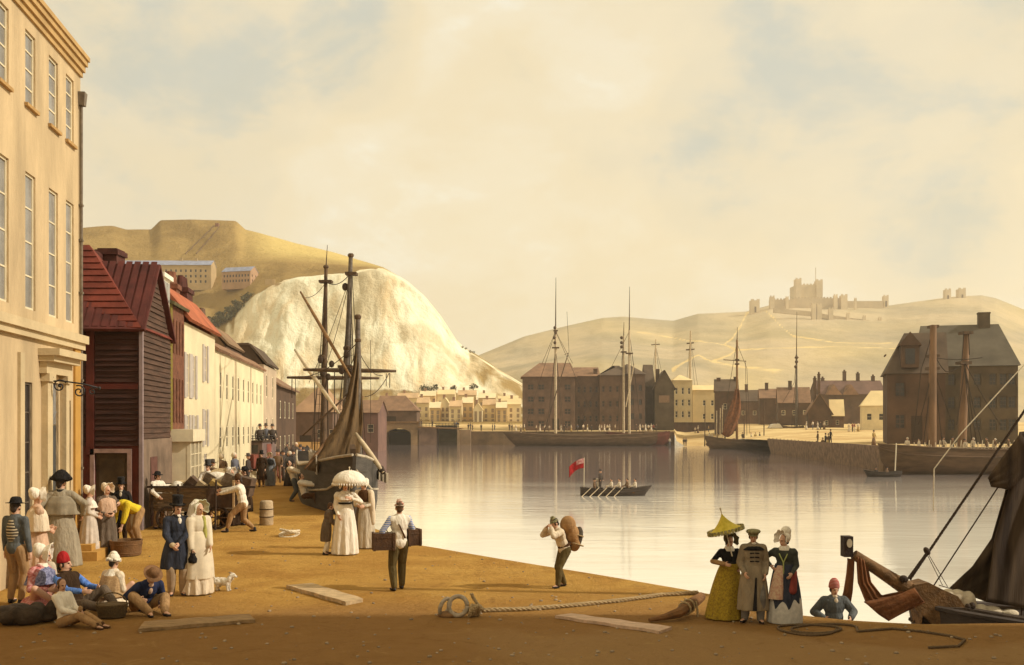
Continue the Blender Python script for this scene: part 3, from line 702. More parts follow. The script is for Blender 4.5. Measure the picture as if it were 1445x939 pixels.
r.add([(-24, y0-.14, EV), (xs_+ex, y0-.14, EV), (xs_+ex-.55, Yf+.2, EV), (-24, Yf+.2, EV), (rid, y0+1.62, RZ), (-24, y0+1.62, RZ)], [(0, 1, 4, 5), (1, 2, 4), (2, 3, 5, 4), (3, 2, 1, 0)])
n = int((RZ-EV)/.20)                                    # tile courses
for i in range(n):
    k0 = i/n; k1 = (i+.9)/n; lerp = lambda a, b, k: Vector(a)+(Vector(b)-Vector(a))*k
    A0, A1 = lerp((xs_+ex, y0-.14, EV), (rid, y0+1.62, RZ), k0), lerp((xs_+ex, y0-.14, EV), (rid, y0+1.62, RZ), k1)
    r.prism([(-15, A0.y-.045, A0.z+.02), (A0.x, A0.y-.045, A0.z+.02), (A1.x, A1.y-.012, A1.z+.008), (-15, A1.y-.012, A1.z+.008)], (0, .02, -.02))
r.build('roof', ROOF_RED, root)
r = MB(M); g0, g1, gm = (-.12, -.18, EV-.1), (L+.12, -.18, EV-.1), (1.9*SL, -.18, 7.80)
back = Vector((0, 7, 0))
for e_ in (g0, g1):
    slab(r, e_, gm, Vector(gm)+back, Vector(e_)+back, .10)
for i in range(26):
    y_ = -.1+i*.24
    r.prism([(g0[0], y_, g0[2]+.12), (g0[0], y_+.17, g0[2]+.12), (gm[0]-.05, y_+.17, gm[2]+.115), (gm[0]-.05, y_, gm[2]+.115)], (-.02, 0, .03))
r.build('gabled_roof', mat('dark_red_roof_tiles', (0.085, 0.020, 0.014, 1), .9, .35, 2.0), root)
for x, y, zt, w_ in ((-13.15, 31.6, 8.35, .75), (-12.6, 32.2, 8.5, .6)):
    c = MB(); c.box(x-w_/2, x+w_/2, y-.35, y+.35, 6.5, zt); c.box(x-w_/2-.06, x+w_/2+.06, y-.41, y+.41, zt-.2, zt-.05); c.build('chimney', mat('dark_red_brick', (0.075, 0.024, 0.016, 1), .9, .4, 4), root)

# narrow brick house with a bowed shop window and a white glazed attic
Yn, Yf = 33.35, 35.75; M = street(Yn); L = (Yf-Yn)*SL
root = building('brick_house', 'narrow red brick house with cream shop bay and white glazed attic between taller roofs', 'house', M, L, 7, 6.95, 1.3, 'gx', BRICK, mat('mossy_roof', (0.10, 0.085, 0.035, 1), .9, .3, 2), front=rowh(spread(4, .35, L-.05), .26, 5.35, 6.5)+rowh(spread(4, .35, L-.05), .26, 3.05, 4.55), win=(1, 2), bar=.02, fm=BRICK, rec=.08, th=.1, oh=.15)
q_ = MB(M); q_.box(-.01, .32, -.03, -.001, 2.8, 6.95); q_.build('corner_strip', OLIVEW, root)
q_ = MB(M); q_.box(.2, L-.05, -.62, -.001, 0, .75); q_.box(.1, L+.02, -.72, -.001, 2.45, 2.85); q_.box(.2, L-.05, -.5, -.001, .75, .78)
for x in (.22, .95, 1.65, L-.15): q_.box(x, x+.1, -.62, -.50, .75, 2.45)
q_.box(.23, .27, -.498, -.003, .78, 2.448)
sb = q_.build('shop_bay', PAINT, root)
q_ = MB(M)
for k in range(3):
    x0 = (.32, 1.05, 1.75)[k]; x1 = (.95, 1.65, L-.15)[k]
    for z in (1.17, 1.6, 2.02): q_.box(x0, x1, -.60, -.575, z-.012, z+.012)
    for j in (1, 2): x = x0+(x1-x0)*j/3; q_.box(x-.012, x+.012, -.60, -.575, .78, 2.45)
q_.build('glazing_bars', PAINT, sb)
q_ = MB(M); q_.box(.32, L-.15, -.56, -.54, .78, 2.44); q_.build('pane', GLASS, sb)
q_ = MB(M); q_.box(-1.2, 0.0, -.0, .75, 6.7, 7.66); q_.box(-1.28, .10, -.10, .83, 7.66, 7.80)
at = q_.build('glazed_attic', mat('white_paint', A(250, 240, 215), .7, .08, 3), root)
for x0, x1 in ((-1.05, -.62), (-.52, -.12)):
    q_ = MB(M); q_.box(x0, x1, -.03, -.004, 6.95, 7.56); q_.build('pane', GLASS_B, at)
q_ = MB(M); q_.box(-1.24, -1.205, .1, .65, 6.95, 7.56); q_.build('pane', mat('lilac_pane', (.28, .22, .2, 1), .4), at)

# tall cream house with a red roof and two chimney stacks
Yn, Yf = 35.8, 42.3; M = street(Yn); L = (Yf-Yn)*SL
h1 = rowh((.55, 1.75), .62, 3.95, 5.55)+rowh((4.25,), .72, 4.65, 6.1)
h2 = rowh((.55, 2.0), .6, 1.9-.0+.35, 3.35)+rowh((4.25,), .72, 2.15, 3.6)
root = building('cream_house', 'tall cream rendered house with grey shutters, orange red roof and brick chimney stacks', 'house', M, L, 6, 6.6, 1.25, 'mx', CREAMW, ROOF_OR, front=h1+h2+rowh((4.3,), .7, .75, 1.9), doors=[(1.6, 2.5, 0, 1.75), (.5, 1.1, 0, 1.7)], win=(2, 3), bar=.03, pm=mat('lilac_shutter_pane', (0.36, 0.31, 0.28, 1), .6, .2, 3), rec=.06, th=.12, oh=.18,
    chim=((3.6, 1.2, 6.6, 8.35, .7, .6, 1, BRICK), (6.0, 1.2, 7.6, 8.5, 1.2, .6, 3, mat('dark_red_brick', (0.075, 0.024, 0.016, 1)))))
for h in h1+h2:
    for sg in (h[0]-.30, h[1]+.02): q_ = MB(M); q_.box(sg, sg+.28, -.04, -.001, h[2], h[3]); q_.build('shutter', mat('grey_shutter', (0.46, 0.40, 0.34, 1), .8, .12, 4), root)
# long cream terrace
Yn, Yf = 42.35, 59.6; M = street(Yn); L = (Yf-Yn)*SL
top = spread(9, .6, L-.4)
hs = [(x-.28, x+.28, 4.05, 5.3) for x in top]+[(x-.28, x+.28, 1.95, 2.95) for x in top]+[(x-.3, x+.3, .5, 1.35) for x in top[:2]+top[3:5]+top[6:]]
terr = building('terrace', 'long low cream terrace with rows of small dark windows along the street', 'terrace', M, L, 1.1, 6.1, .4, 'gx', CREAMW, mat('terrace_roof', (0.24, 0.13, 0.07, 1), .9, .3, 1.0), front=hs, doors=[(top[2]-.35, top[2]+.35, 0, 1.5), (top[5]-.35, top[5]+.35, 0, 1.5)], win=(1, 2), bar=.05, rec=.07, oh=.1)
for x in (L*.33, L*.66): q_ = MB(M); q_.box(x-.05, x+.05, -.03, -.001, 0, 6.0); q_.build('party_strip', LILAC, terr)
# brown house rising behind the terrace
M = street(53.5, -1.25)
building('brown_house', 'dull brown house rising behind the cream terrace with plain steep roof', 'house', M, 6.0, 6, 7.1, 1.0, 'mx', BRICK_BR, mat('dull_brown_roof', (0.22, 0.135, 0.07, 1), .9, .25, .6), rec=.05, oh=.1, win=(0, 0), chim=((.5, 1.3, 7.4, 8.6, .8, .6, 2),))
Yn, Yf = 59.7, 66.7; M = street(Yn)
building('lilac_house', 'tall lilac grey house front at the end of the cream terrace', 'house', M, 7.0, 6, 6.5, 1.1, 'mx', LILAC, ROOF_DK, front=[(1.2, 2.0, 4.6, 6.0), (1.2, 2.0, 2.2, 3.4), (4.6, 5.3, 4.6, 6.0), (4.6, 5.3, 2.2, 3.4), (3, 3.8, .6, 1.7)], win=(1, 2), rec=.08, oh=.1)
Yn, Yf = 66.8, 82.0; M = street(Yn)
building('brown_shop_house', 'dark brown gabled building closing the far end of the street', 'house', M, 15, 7, 5.6, 2.2, 'gx', BRICK_DK, ROOF_BR, front=rowh(spread(4, 1, 14), .8, 3.4, 4.6)+rowh(spread(4, 1, 14), .8, .9, 2.2), win=(1, 2), rec=.08)

# unseen warehouse, added out of view to throw shade over the near ground
building('added_shade_warehouse', 'unseen brick warehouse added to shade the near ground', 'warehouse', fr((14.5, -6.0, 0), (1, 0)), 11, 19.2, 15.5, 2.5, 'gx', BRICK_BR, ROOF_DK, left=[(x-.5, x+.5, z, z+1.6) for x in (2.5, 6, 9.5, 13, 16.5) for z in (1, 4.6, 8.2, 11.8)], front=(), win=(2, 3))
# ------------------------------------------------------------------ across the harbour
def at(px, Y, z=0.0): return Vector(((px-CX)/F*Y, Y, z))
def zz(py, Y): return CAM_H-(py-HZ)/F*Y
def box_front(px0, px1, Y, pyb, xdir=(1, 0)):           # local frame at the lower left corner and the width
    z = zz(pyb, Y); M = fr(at(px0, Y, z), xdir); return M, (px1-px0)/F*Y
def hgt(pya, pyb, Y): return (pyb-pya)/F*Y
def grid_h(L, H, nx, nz_, w, h, z0=.8, x0=0.0, skip=()):
    o = []
    for i, x in enumerate(spread(nx, x0, L)):
        for k in range(nz_):
            if (i, k) in skip: continue
            z = z0+(H-z0-.6)*k/max(1, nz_); o.append((x-w/2, x+w/2, z, z+h))
    return o
# the big brown warehouses on the wharf
Yw = 252.0; MPX = Yw/F
M, L = box_front(738, 812, Yw, 606); H = hgt(532, 606, Yw)
building('warehouse', 'four storey brown brick warehouse with hipped roof, first of the row beside the bridge', 'warehouse', M, L, 14, H, hgt(513, 532, Yw)*1.15, 'hx', BRICK_BR, ROOF_BR, front=[(x-.85, x+.85, z, z+1.55) for x in (1.9, 4.5, 11.0) for z in (.6, 3.6, 6.6, 9.6)], left=grid_h(14, H, 3, 4, 1.4, 1.5), win=(2, 2), bar=.12, hipx=(4.2, .8), oh=.5, rec=.25, fm=BRICK_BR, doors=[(7.2, 8.9, 0, 2.6)], group='brown warehouses on the far wharf')
M, L = box_front(812.5, 846, Yw+4, 606); H = hgt(531, 606, Yw+4)
building('warehouse', 'brown brick warehouse with low pale roof between the two hipped roofs', 'warehouse', M, L, 12, H, 2.4, 'gx', BRICK_BR, ROOF_BR, front=grid_h(L, H, 4, 3, .85, 1.7, 1.8), win=(1, 2), bar=.12, oh=.3, rec=.25, fm=BRICK_BR, doors=[(.5, 2.0, 0, 2.4)], group='brown warehouses on the far wharf', chim=((L-.9, 1.5, 12.6, 15.2, 1.0, .8),))
M, L = box_front(846.5, 886, Yw+1, 606); H = hgt(530, 606, Yw+1)
building('warehouse', 'brown brick warehouse with a taller hipped roof and three rows of small windows', 'warehouse', M, L, 14, H, hgt(514, 530, Yw), 'hx', BRICK_BR, ROOF_DK, front=grid_h(L, H, 4, 3, .85, 1.7, 1.8), win=(1, 2), bar=.12, hipx=(5.5, 3), oh=.5, rec=.25, fm=BRICK_BR, group='brown warehouses on the far wharf')
M, L = box_front(886.5, 911, Yw, 606, (1, .25)); H = hgt(528, 606, Yw)
building('warehouse', 'narrow darker warehouse with windowless shaded end beside the hoist gable', 'warehouse', M, L*1.03, 13, H, 2.8, 'hx', BRICK_DK, ROOF_DK, front=grid_h(L, H, 2, 3, .8, 1.4, 2.5), win=(0, 0), oh=.4, rec=.25, group='brown warehouses on the far wharf')
M, L = box_front(911.5, 924, Yw+8, 606); H = hgt(545, 606, Yw+8)
building('warehouse', 'low dark link building with a tall tiled roof between two warehouses', 'warehouse', M, L, 10, H, 5.6, 'gx', BRICK_DK, ROOF_DK, oh=.2, group='brown warehouses on the far wharf')
M, L = box_front(924, 951, Yw+2, 606, (1, -.08)); H = hgt(546, 606, Yw)
wh = building('warehouse', 'gable fronted dark warehouse with blank hoist panel, last of the wharf row', 'warehouse', M, L, 12, H, hgt(522, 546, Yw), 'gy', BRICK_GR, ROOF_DK, oh=.4, rec=.25, group='brown warehouses on the far wharf')
p_ = MB(M); p_.box(1.0, 3.6, -.12, -.003, 6.6, 8.4); p_.build('hoist_panel', mat('worn_panel', (.24, .15, .09, 1), .9), wh)
p_ = MB(M); p_.box(.4, 1.3, 2, 3, H, H+4.6); p_.build('chimney', BRICK_DK, wh)
# cream houses behind the beach
M, L = box_front(950, 977, 268, 606); H = hgt(537, 606, 268)
building('harbour_house', 'tall cream house with three rows of windows behind the little beach', 'house', M, L, 9, H, 1.6, 'hx', CREAMY, PALE, front=grid_h(L, H, 3, 3, .75, 1.8, 3), win=(1, 2), bar=.1, oh=.2, rec=.2, group='cream houses behind the beach')
M, L = box_front(977.5, 1011, 270, 606); H = hgt(551, 606, 270)
building('harbour_house', 'lower cream house with sparse windows next to the tall cream house', 'house', M, L, 9, H, 1.4, 'gx', CREAMY, PALE, front=grid_h(L, H, 2, 2, .9, 1.6, 2.6, x0=2), win=(1, 2), bar=.1, oh=.2, rec=.2, group='cream houses behind the beach')
M, L = box_front(950, 1010, 262, 607.5)
wl = MB(M); wl.box(0, L, 0, .6, -.6, 1.9); wl.box(-.1, L+.1, -.1, .7, 1.9, 2.05)
for k in range(14): x = L*(k+.4)/14; wl.box(x, x+.5, -.06, -.004, .1, 1.8)
tag(wl.build('garden_wall', BRICK_DK), 'low dark wall in front of the cream houses above the beach', 'wall')
# dark gabled house behind the lugger
M, L = box_front(1009, 1041, 246, 610, (1, -.18)); H = hgt(552, 610, 246)
building('dark_house', 'dark brown gabled house standing behind the lugger mast', 'house', M, L, 8, H, hgt(538, 552, 246)*1.2, 'gx', BRICK_DK, ROOF_DK, oh=.3, rec=.2, front=[(2, 2.8, 5.5, 6.9)], win=(1, 2), chim=((.9, 3.5, 9, 13.2, .9, .7), (4.9, 3.5, 9, 13.4, .8, .7)))
for px0, px1, py0, py1, Y, rh, lab, w_, r_, n in (
    (1041, 1072, 566, 603, 300, 3.2, 'brown shed with two small square vents left of the cottage roofs', BRICK_BR, ROOF_DK, 2),
    (1072, 1098, 562, 604, 285, 2.6, 'low purple brown shed behind the sandy bank with chimney', BRICK_DK, ROOF_BR, 0),
    (1098, 1142, 568, 605, 270, 4.0, 'long low shed with a pale sloping roof near the mast with rigging', BRICK_DK, ROOF_BR, 3)):
    M, L = box_front(px0, px1, Y, py1, (1, -.2)); H = hgt(py0, py1, Y)
    building('harbour_shed', lab, 'shed', M, L, 9, H, rh, 'gx', w_, r_, front=grid_h(L, H, n, 1, 1.0, 1.3, 3.5) if n else (), win=(1, 2), bar=.1, oh=.3, rec=.2, group='sheds behind the sandy bank', chim=((L*.4, 4, H+1, H+rh+1.8, .9, .8),))
# steep cottage by the sand
M, L = box_front(1140, 1172, 236, 607, (1, -.22)); H = hgt(582, 607, 236)
ct = building('cottage', 'small dark cottage with a steep gable and tall twin chimney on the sand', 'cottage', M, L, 9, H, hgt(556, 582, 236), 'gy', BRICK_DK, ROOF_BR, oh=.4, rec=.2, doors=[(2.0, 3.1, 0, 2.1)], front=[(3.8, 4.5, 1.1, 2.2)], win=(1, 2), chim=((1.6, 1.0, 5, hgt(534, 607, 236), .7, .8, 1), (2.5, 1.0, 5, hgt(528, 607, 236), .6, .8, 1)))
M, L = box_front(1172, 1190, 238, 607, (1, -.25)); H = hgt(586, 607, 238)
building('cottage', 'low pale roofed cottage wing leaning against the steep gabled cottage', 'cottage', M, L, 7, H, 3.6, 'gx', BRICK_BR, PALE, oh=.3, rec=.2, front=[(1.2, 1.9, 1.2, 2.3)], win=(1, 2))
M, L = box_front(1156, 1250, 300, 600); H = hgt(556, 600, 300)
tr = building('tiled_range', 'long dark range with purple brown tiled roof and row of chimneys behind the cottages', 'house', M, L, 10, H, 4.0, 'gx', BRICK_DK, mat('purple_tiles', (.135, .075, .055, 1), .9, .25, .4), oh=.3, rec=.2, chim=tuple((x, 5, H+2, H+zt, .9, .8, 1) for x, zt in ((2.5, 4.8), (9, 6.8), (13, 6.2), (17.5, 5.4))))
for x in (4.0, 9.0):
    g_ = MB(M); g_.prism([(x-2.4, -.9, H-.3), (x+2.4, -.9, H-.3), (x, -.9, H+2.8)], (0, 4, 0)); g_.build('gable', ROOF_BR, tr)
M, L = box_front(1216, 1252, 215, 608, (1, -.30)); H = hgt(573, 608, 215)
building('cream_cottage', 'cream cottage with a pale hipped roof beside the big dark warehouse', 'cottage', M, L, 9, H, hgt(551, 573, 215), 'hx', CREAMW, PALE, oh=.3, rec=.2, front=[(1.0, 2.0, 2.2, 3.6), (3.4, 4.3, 2.2, 3.6)], win=(1, 2), hipx=(2, .3), group=None)
# the great dark warehouse on the right
Yb = 128.0; M, L = box_front(1252, 1334, Yb, 621, (1, -.30)); L = 6.73; H = hgt(528, 621, Yb)
bw = building('great_warehouse', 'dark brown warehouse with jutting dormer hoist and steep hipped roof on the sandy bank', 'warehouse', M, L, 9, H, hgt(470, 528, Yb)*1.05, 'hx', BRICK_DK, ROOF_DK, oh=.35, rec=.2, hipx=(2.3, -.6), win=(2, 3), bar=.07, fm=BRICK_DK,
    front=[(.9, 2.1, 1.4, 3.2), (.9, 2.1, 5.4, 7.2), (4.9, 5.7, 5.4, 7.0), (5.0, 5.8, 2.2, 3.8)], doors=[(2.8, 4.1, 0, 3.0)])
d_ = MB(M); d_.box(1.6, 3.7, -.30, 3.4, H+.75, H+3.6); d_.prism([(1.3, -.6, H+3.5), (4.0, -.6, H+3.5), (2.65, -.6, H+5.2)], (0, 4.4, 0)); dd = d_.build('dormer', BRICK_DK, bw)
d_ = MB(M); d_.box(2.1, 3.2, -.36, -.305, H+1.2, H+3.1); d_.build('hatch', GLASS, dd)
d_ = MB(M); d_.box(-.35, -.2, -1.8, 1.2, H+2.2, H+2.35); d_.build('hoist_beam', SPAR, bw)
M, L2 = box_front(1302, 1436, Yb+3, 621, (1, -.30)); L2 = 11.1; H2 = hgt(518, 621, Yb+3)
building('great_warehouse', 'long grey brown warehouse with high roof and single chimney rising behind ship masts', 'warehouse', M, L2, 12, H2, hgt(455, 518, Yb)*1.03, 'hx', BRICK_GR, mat('grey_brown_roof', (.105, .085, .056, 1), .9, .3, .3), oh=.3, rec=.2, win=(2, 3), bar=.07, fm=BRICK_GR, hipx=(.25, 1.3),
    front=[(x-.45, x+.45, z, z+1.5) for x in (3.4, 4.9, 6.4, 8.2, 9.4, 10.4) for z in (1.2, 4.0, 6.9)], chim=((8.0, 6.0, H2+4, hgt(433, 621, Yb), 1.4, 1.2),))

# bridge, lock pier and arch
def stone_box(mb, px0, px1, Y, py0, D): mb.box((px0-CX)/F*Y, (px1-CX)/F*Y, Y, Y+D, -4, zz(py0, Y))
PIER = mat('pier_stone', (0.17, 0.105, 0.075, 1), .9, .3, .5, .4, 3)
pr = empty('lock_bridge', 'low stone lock bridge with iron railing crossing the narrow harbour opening', 'bridge')
mb = MB(); stone_box(mb, 591, 616, 240, 604, 8); mb.build('pier', PIER, pr)
mb = MB(); stone_box(mb, 645, 664, 240, 607, 8); mb.box((645-CX)/F*239.4, (648-CX)/F*239.4, 239.4, 240, -4, zz(606, 239)); mb.build('pier', mat('pier_stone_pale', (0.24, 0.155, 0.085, 1), .9, .3, .5, .4, 3), pr)
mb = MB(); mb.prism([((590-CX)/F*240, 239.7, zz(604, 240)), ((652-CX)/F*240, 239.7, zz(606, 240)), ((652-CX)/F*240, 239.7, zz(604.4, 240)), ((590-CX)/F*240, 239.7, zz(602, 240))], (0, 8, 0)); mb.build('deck', STONE, pr)
mb = MB()
for k in range(13): x = 592+k*4.6; mb.tube([at(x, 240, zz(603, 240)), at(x, 240, zz(597.5, 240))], .05, 5)
mb.tube([at(591, 240, zz(597, 240)), at(648, 240, zz(599, 240))], .06, 5); mb.tube([at(591, 240, zz(600, 240)), at(648, 240, zz(602, 240))], .05, 5); mb.build('railing', IRON, pr)
# arch
Ya = 241.0
def arch_wall(mb, px0, px1, py_top, pa0, pa1, py_spring, py_crown, Y, D):
    x0, x1, a0, a1 = [(v-CX)/F*Y for v in (px0, px1, pa0, pa1)]; zt = zz(py_top, Y); zs, zc = zz(py_spring, Y), zz(py_crown, Y); n = 12
    arc = [((a0+a1)/2-(a1-a0)/2*cos(pi*k/n), zs+(zc-zs)*sin(pi*k/n)) for k in range(n+1)]
    for k in range(n):
        (xa, za), (xb, zb) = arc[k], arc[k+1]; mb.prism([(xa, Y, za), (xb, Y, zb), (xb, Y, zt), (xa, Y, zt)], (0, D, 0))
    mb.box(x0, a0, Y, Y+D, -4, zt); mb.box(a1, x1, Y, Y+D, -4, zt)
ar = empty('arched_sluice', 'brown stone sluice with a dark round arch open to the water', 'sluice')
mb = MB(); arch_wall(mb, 532, 592, 597, 545, 580, 614, 605, Ya, 6); mb.build('wall', mat('sluice_stone', (0.26, 0.165, 0.085, 1), .9, .3, .5, .4, 3), ar)
mb = MB(); mb.box((531-CX)/F*Ya, (593-CX)/F*Ya, Ya-.4, Ya+6.4, zz(597, Ya)+.003, zz(595, Ya)); mb.build('coping', STONE, ar)
mb = MB(); mb.box((543-CX)/F*Ya, (582-CX)/F*Ya, Ya+5.7, Ya+6.3, -4, zz(603, Ya)-.5); mb.build('gate', WOOD_DK, ar)
for a, b_ in ((538, 544), (580.5, 590)):
    mb = MB(); mb.box((a-CX)/F*Ya, (b_-CX)/F*Ya, Ya-1.0, Ya-.003, -4, zz(607, Ya)); mb.build('buttress', mat('sluice_stone', None), ar)
M, L = box_front(530, 588, 250, 597); H = hgt(580, 597, 250)
building('sluice_shed', 'brown open fronted shed with broad hipped roof above the sluice arch', 'shed', M, L, 9, H, hgt(558, 580, 250), 'hx', BRICK_BR, ROOF_BR, oh=.5, rec=.2, hipx=(.5, 3.2), doors=[(2, 5, 0, 1.6)])
# dark sheds behind the moored ship
M, L = box_front(414, 470, 170, 640, (1, -.05)); H = hgt(582, 640, 170)
building('quay_shed', 'large brown quayside shed with steep hipped roof half hidden by ship rigging', 'shed', M, L, 9, H, hgt(545, 582, 170), 'hx', BRICK_BR, mat('tan_roof', (.32, .19, .10, 1), .9, .2, .4), oh=.4, rec=.2, hipx=(3.2, 2), doors=[(1, 3, 0, 3)], front=[(4, 5, 2.5, 4), (6, 7, 2.5, 4)], win=(1, 2), group='sheds at the end of the quay')
M, L = box_front(470, 534, 185, 634, (1, -.05)); H = hgt(582, 634, 185)
building('quay_shed', 'second quayside shed standing between the ship masts and the sluice', 'shed', M, L, 9, H, hgt(565, 582, 185), 'gx', mat('purple_brown_brick', (.16, .085, .062, 1), .9, .25, .4), ROOF_BR, oh=.4, rec=.2, front=grid_h(L, H, 3, 1, 1.1, 1.5, 3), win=(1, 2), group='sheds at the end of the quay')

# pale town under the cliff
random.seed(11)
TOWN = [(588, 606, 563, 330), (606, 622, 570, 318), (622, 634, 564, 322), (634, 652, 568, 315), (652, 668, 563, 325), (668, 681, 572, 312), (681, 700, 566, 320), (700, 716, 570, 316), (716, 736, 565, 322),
        (560, 590, 556, 372), (592, 615, 553, 380), (617, 642, 551, 385), (646, 672, 552, 380), (675, 700, 556, 376), (703, 732, 560, 372), (536, 562, 560, 368)]
words = ['with a red chimney', 'with a narrow front', 'with a steep gable', 'with a low plain roof', 'with two rows of windows', 'with a tall gable', 'with a broad front', 'with a hipped roof', 'nearest the warehouses', 'highest up by the cliff foot', 'with a lean roof on the upper row', 'in the middle of the upper row', 'under the grassy slope', 'near the warehouse end of the upper row', 'last of the upper row beside the warehouse', 'above the sluice shed']
PALES = [PALE, mat('pale_render_warm', A(236, 200, 140), .9, .12, .2), mat('pale_render_white', A(246, 226, 178), .9, .1, .2)]
for i, (a, b_, top, Y) in enumerate(TOWN):
    pb = 602 if Y < 340 else 585; M, L = box_front(a, b_, Y, pb); H = hgt(top+6, pb, Y)
    gy = i in (2, 5); n = max(2, int(L/1.9))
    building('town_house', 'small pale town house under the chalk cliff '+words[i], 'house', M, L-.15, 8, H, 1.9, 'gy' if gy else 'gx', PALES[i % 3], PALES[(i+1) % 3] if i % 3 else mat('town_roof', A(214, 178, 132), .9, .2, .3), front=grid_h(L, H, n, 2 if Y > 340 else 3, .8, 1.2, 1.0), win=(0, 0), oh=.15, rec=.15, pm=mat('hazy_pane', (.34, .25, .16, 1), .6), group='pale houses of the town below the cliff', chim=((L*.3, 4, H+.5, H+3.0, .8, .7, 0, mat('town_chimney', (.32, .19, .12, 1), .9)),))

# barracks on the hill
BAR = mat('barrack_stone', A(206, 176, 128, 1.45), .9, .14, .3)
Yk = 474
M, L = box_front(172, 295, Yk, 402, (1, .01)); H = hgt(374, 402, Yk)
building('barracks', 'long stone barracks with blue slate roof and three rows of windows on the hillside', 'barracks', M, L*1.02, 9, H, 2.6, 'gx', BAR, ROOF_SL, front=[(x-.45, x+.45, z, z+1.2) for x in spread(17, 1, L-.6) for z in (.9, 3.4, 5.9)], win=(0, 0), oh=.2, rec=.2, chim=tuple((x, 4.5, H+1, H+3.8, 1.2, .8) for x in (26, 33)), below=2.5)
M, L = box_front(313, 358, 464, 401, (1, -.28)); H = hgt(384, 401, 464)
building('barracks', 'smaller barrack block with blue slate roof and pale gable end on the hillside', 'barracks', M, L, 7, H, 2.3, 'gx', mat('barrack_pink', A(200, 160, 124, 1.4), .9, .14, .3), ROOF_SL, front=[(x-.4, x+.4, z, z+1.1) for x in spread(9, .5, L-.3) for z in (.6, 2.9)], right=[(1.4, 2.1, .8, 1.8), (4.5, 5.2, .8, 1.8), (1.4, 2.1, 3, 4), (4.5, 5.2, 3, 4)], win=(0, 0), oh=.2, rec=.2, below=2.5)
fz = MB(); fz.box((374-CX)/F*444, (388-CX)/F*444, 444, 444.5, zz(402, 444), zz(394, 444)); fz.box((388-CX)/F*444, (405-CX)/F*444, 444, 444.3, zz(403, 444), zz(400, 444))
tag(fz.build('yard_wall', BAR), 'short yard wall running from the smaller barrack block', 'wall')
# steps up to the redoubt
def on_hill(px, py, Y): return at(px, Y, zz(py, Y))
s_ = empty('hill_stairway', 'long double railed stairway climbing from barracks to the redoubt', 'stairway')
for (a, b_, c_, d_) in ((265, 362, 304, 323), (280, 362, 312, 324)):
    q_ = MB(); A0, A1 = on_hill(a, b_, 510), on_hill(c_, d_, 546); pts = [A0.lerp(A1, k/16) for k in range(17)]
    q_.tube([p+Vector((0, -3.5, .6+.3*sin(i*1.7))) for i, p in enumerate(pts)], .22, 5)
    q_.build('rail', mat('path_earth', (.12, .07, .04, 1), .9), s_)
q_ = MB(); A0 = on_hill(308, 321, 546); q_.box(A0.x-.9, A0.x+.9, A0.y-3, A0.y-1, A0.z-2, A0.z+1.6); q_.build('gate', mat('gate_brick', (.22, .10, .06, 1), .9), s_)

# castle on the far hill
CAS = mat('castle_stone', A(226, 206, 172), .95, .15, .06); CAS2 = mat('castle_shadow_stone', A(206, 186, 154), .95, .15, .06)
Yc = 1072
def tower(mb, px0, px1, py0, py1, Y, D=None, cren=True):
    x0, x1 = (px0-CX)/F*Y, (px1-CX)/F*Y; z0, z1 = zz(py1, Y), zz(py0, Y); D = D or (x1-x0); mb.box(x0, x1, Y, Y+D, z0-6, z1)
    if cren:
        n = max(2, int((x1-x0)/3)); w = (x1-x0)/(2*n-1)
        for k in range(n): mb.box(x0+2*k*w, x0+(2*k+1)*w, Y, Y+1.2, z1+.002, z1+1.2)
kp = empty('castle_keep', 'pale square castle keep with corner turrets and flagstaff crowning the far hill', 'castle')
mb = MB(); tower(mb, 1124, 1160, 402, 420, Yc, 26); mb.build('wall', CAS, kp)
for a, b_, t_ in ((1123, 1131, 394), (1152, 1161, 396)):
    mb = MB(); tower(mb, a, b_, t_, 418, Yc-2, 8); mb.build('turret', CAS, kp)
mb = MB(); mb.tube([at(1151, Yc+4, zz(396, Yc)), at(1151, Yc+4, zz(377, Yc))], .35, 6); mb.build('flagstaff', CAS2, kp)
cw = empty('castle_wall', 'pale curtain wall with small towers running round the castle hilltop', 'castle wall')
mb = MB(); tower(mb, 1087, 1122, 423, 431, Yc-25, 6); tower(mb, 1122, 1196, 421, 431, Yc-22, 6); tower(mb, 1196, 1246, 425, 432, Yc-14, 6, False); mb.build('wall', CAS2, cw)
for a, b_, t_ in ((1087, 1093, 419), (1109, 1113, 420), (1177, 1182, 417), (1187, 1196, 417), (1206, 1209, 422)):
    mb = MB(); tower(mb, a, b_, t_, 430, Yc-30); mb.build('wall_tower', CAS, cw)
for a, b_, t_, bt, Y, lab in ((1060, 1072, 424, 441, 1040, 'pale gate tower with dark archway below the castle keep'), (1247, 1254, 418, 433, 1060, 'small lone round topped tower at the end of the castle wall'), (1334, 1342, 409, 425, 1066, 'squat lone tower on the far ridge, nearer the castle'), (1353, 1363, 408, 424, 1066, 'squat twin topped tower farther along the far ridge')):
    t_r = empty('castle_tower', lab, 'tower', 'lone towers of the castle')
    mb = MB(); tower(mb, a, b_, t_, bt, Y); mb.build('wall', CAS, t_r)
    mb = MB(); m_ = (a+b_)/2; mb.box((m_-1.2-CX)/F*Y, (m_+1.2-CX)/F*Y, Y-.4, Y-.05, zz(bt, Y), zz(bt-8, Y)); mb.build('archway', mat('arch_shade', (.13, .09, .06, 1), .9), t_r)
ow = empty('outer_wall', 'long low outer castle wall with square towers descending the far hillside', 'castle wall')
pts = [(1092, 436), (1145, 441), (1165, 445), (1200, 450), (1240, 455), (1295, 460)]
mb = MB(); Yo = 965
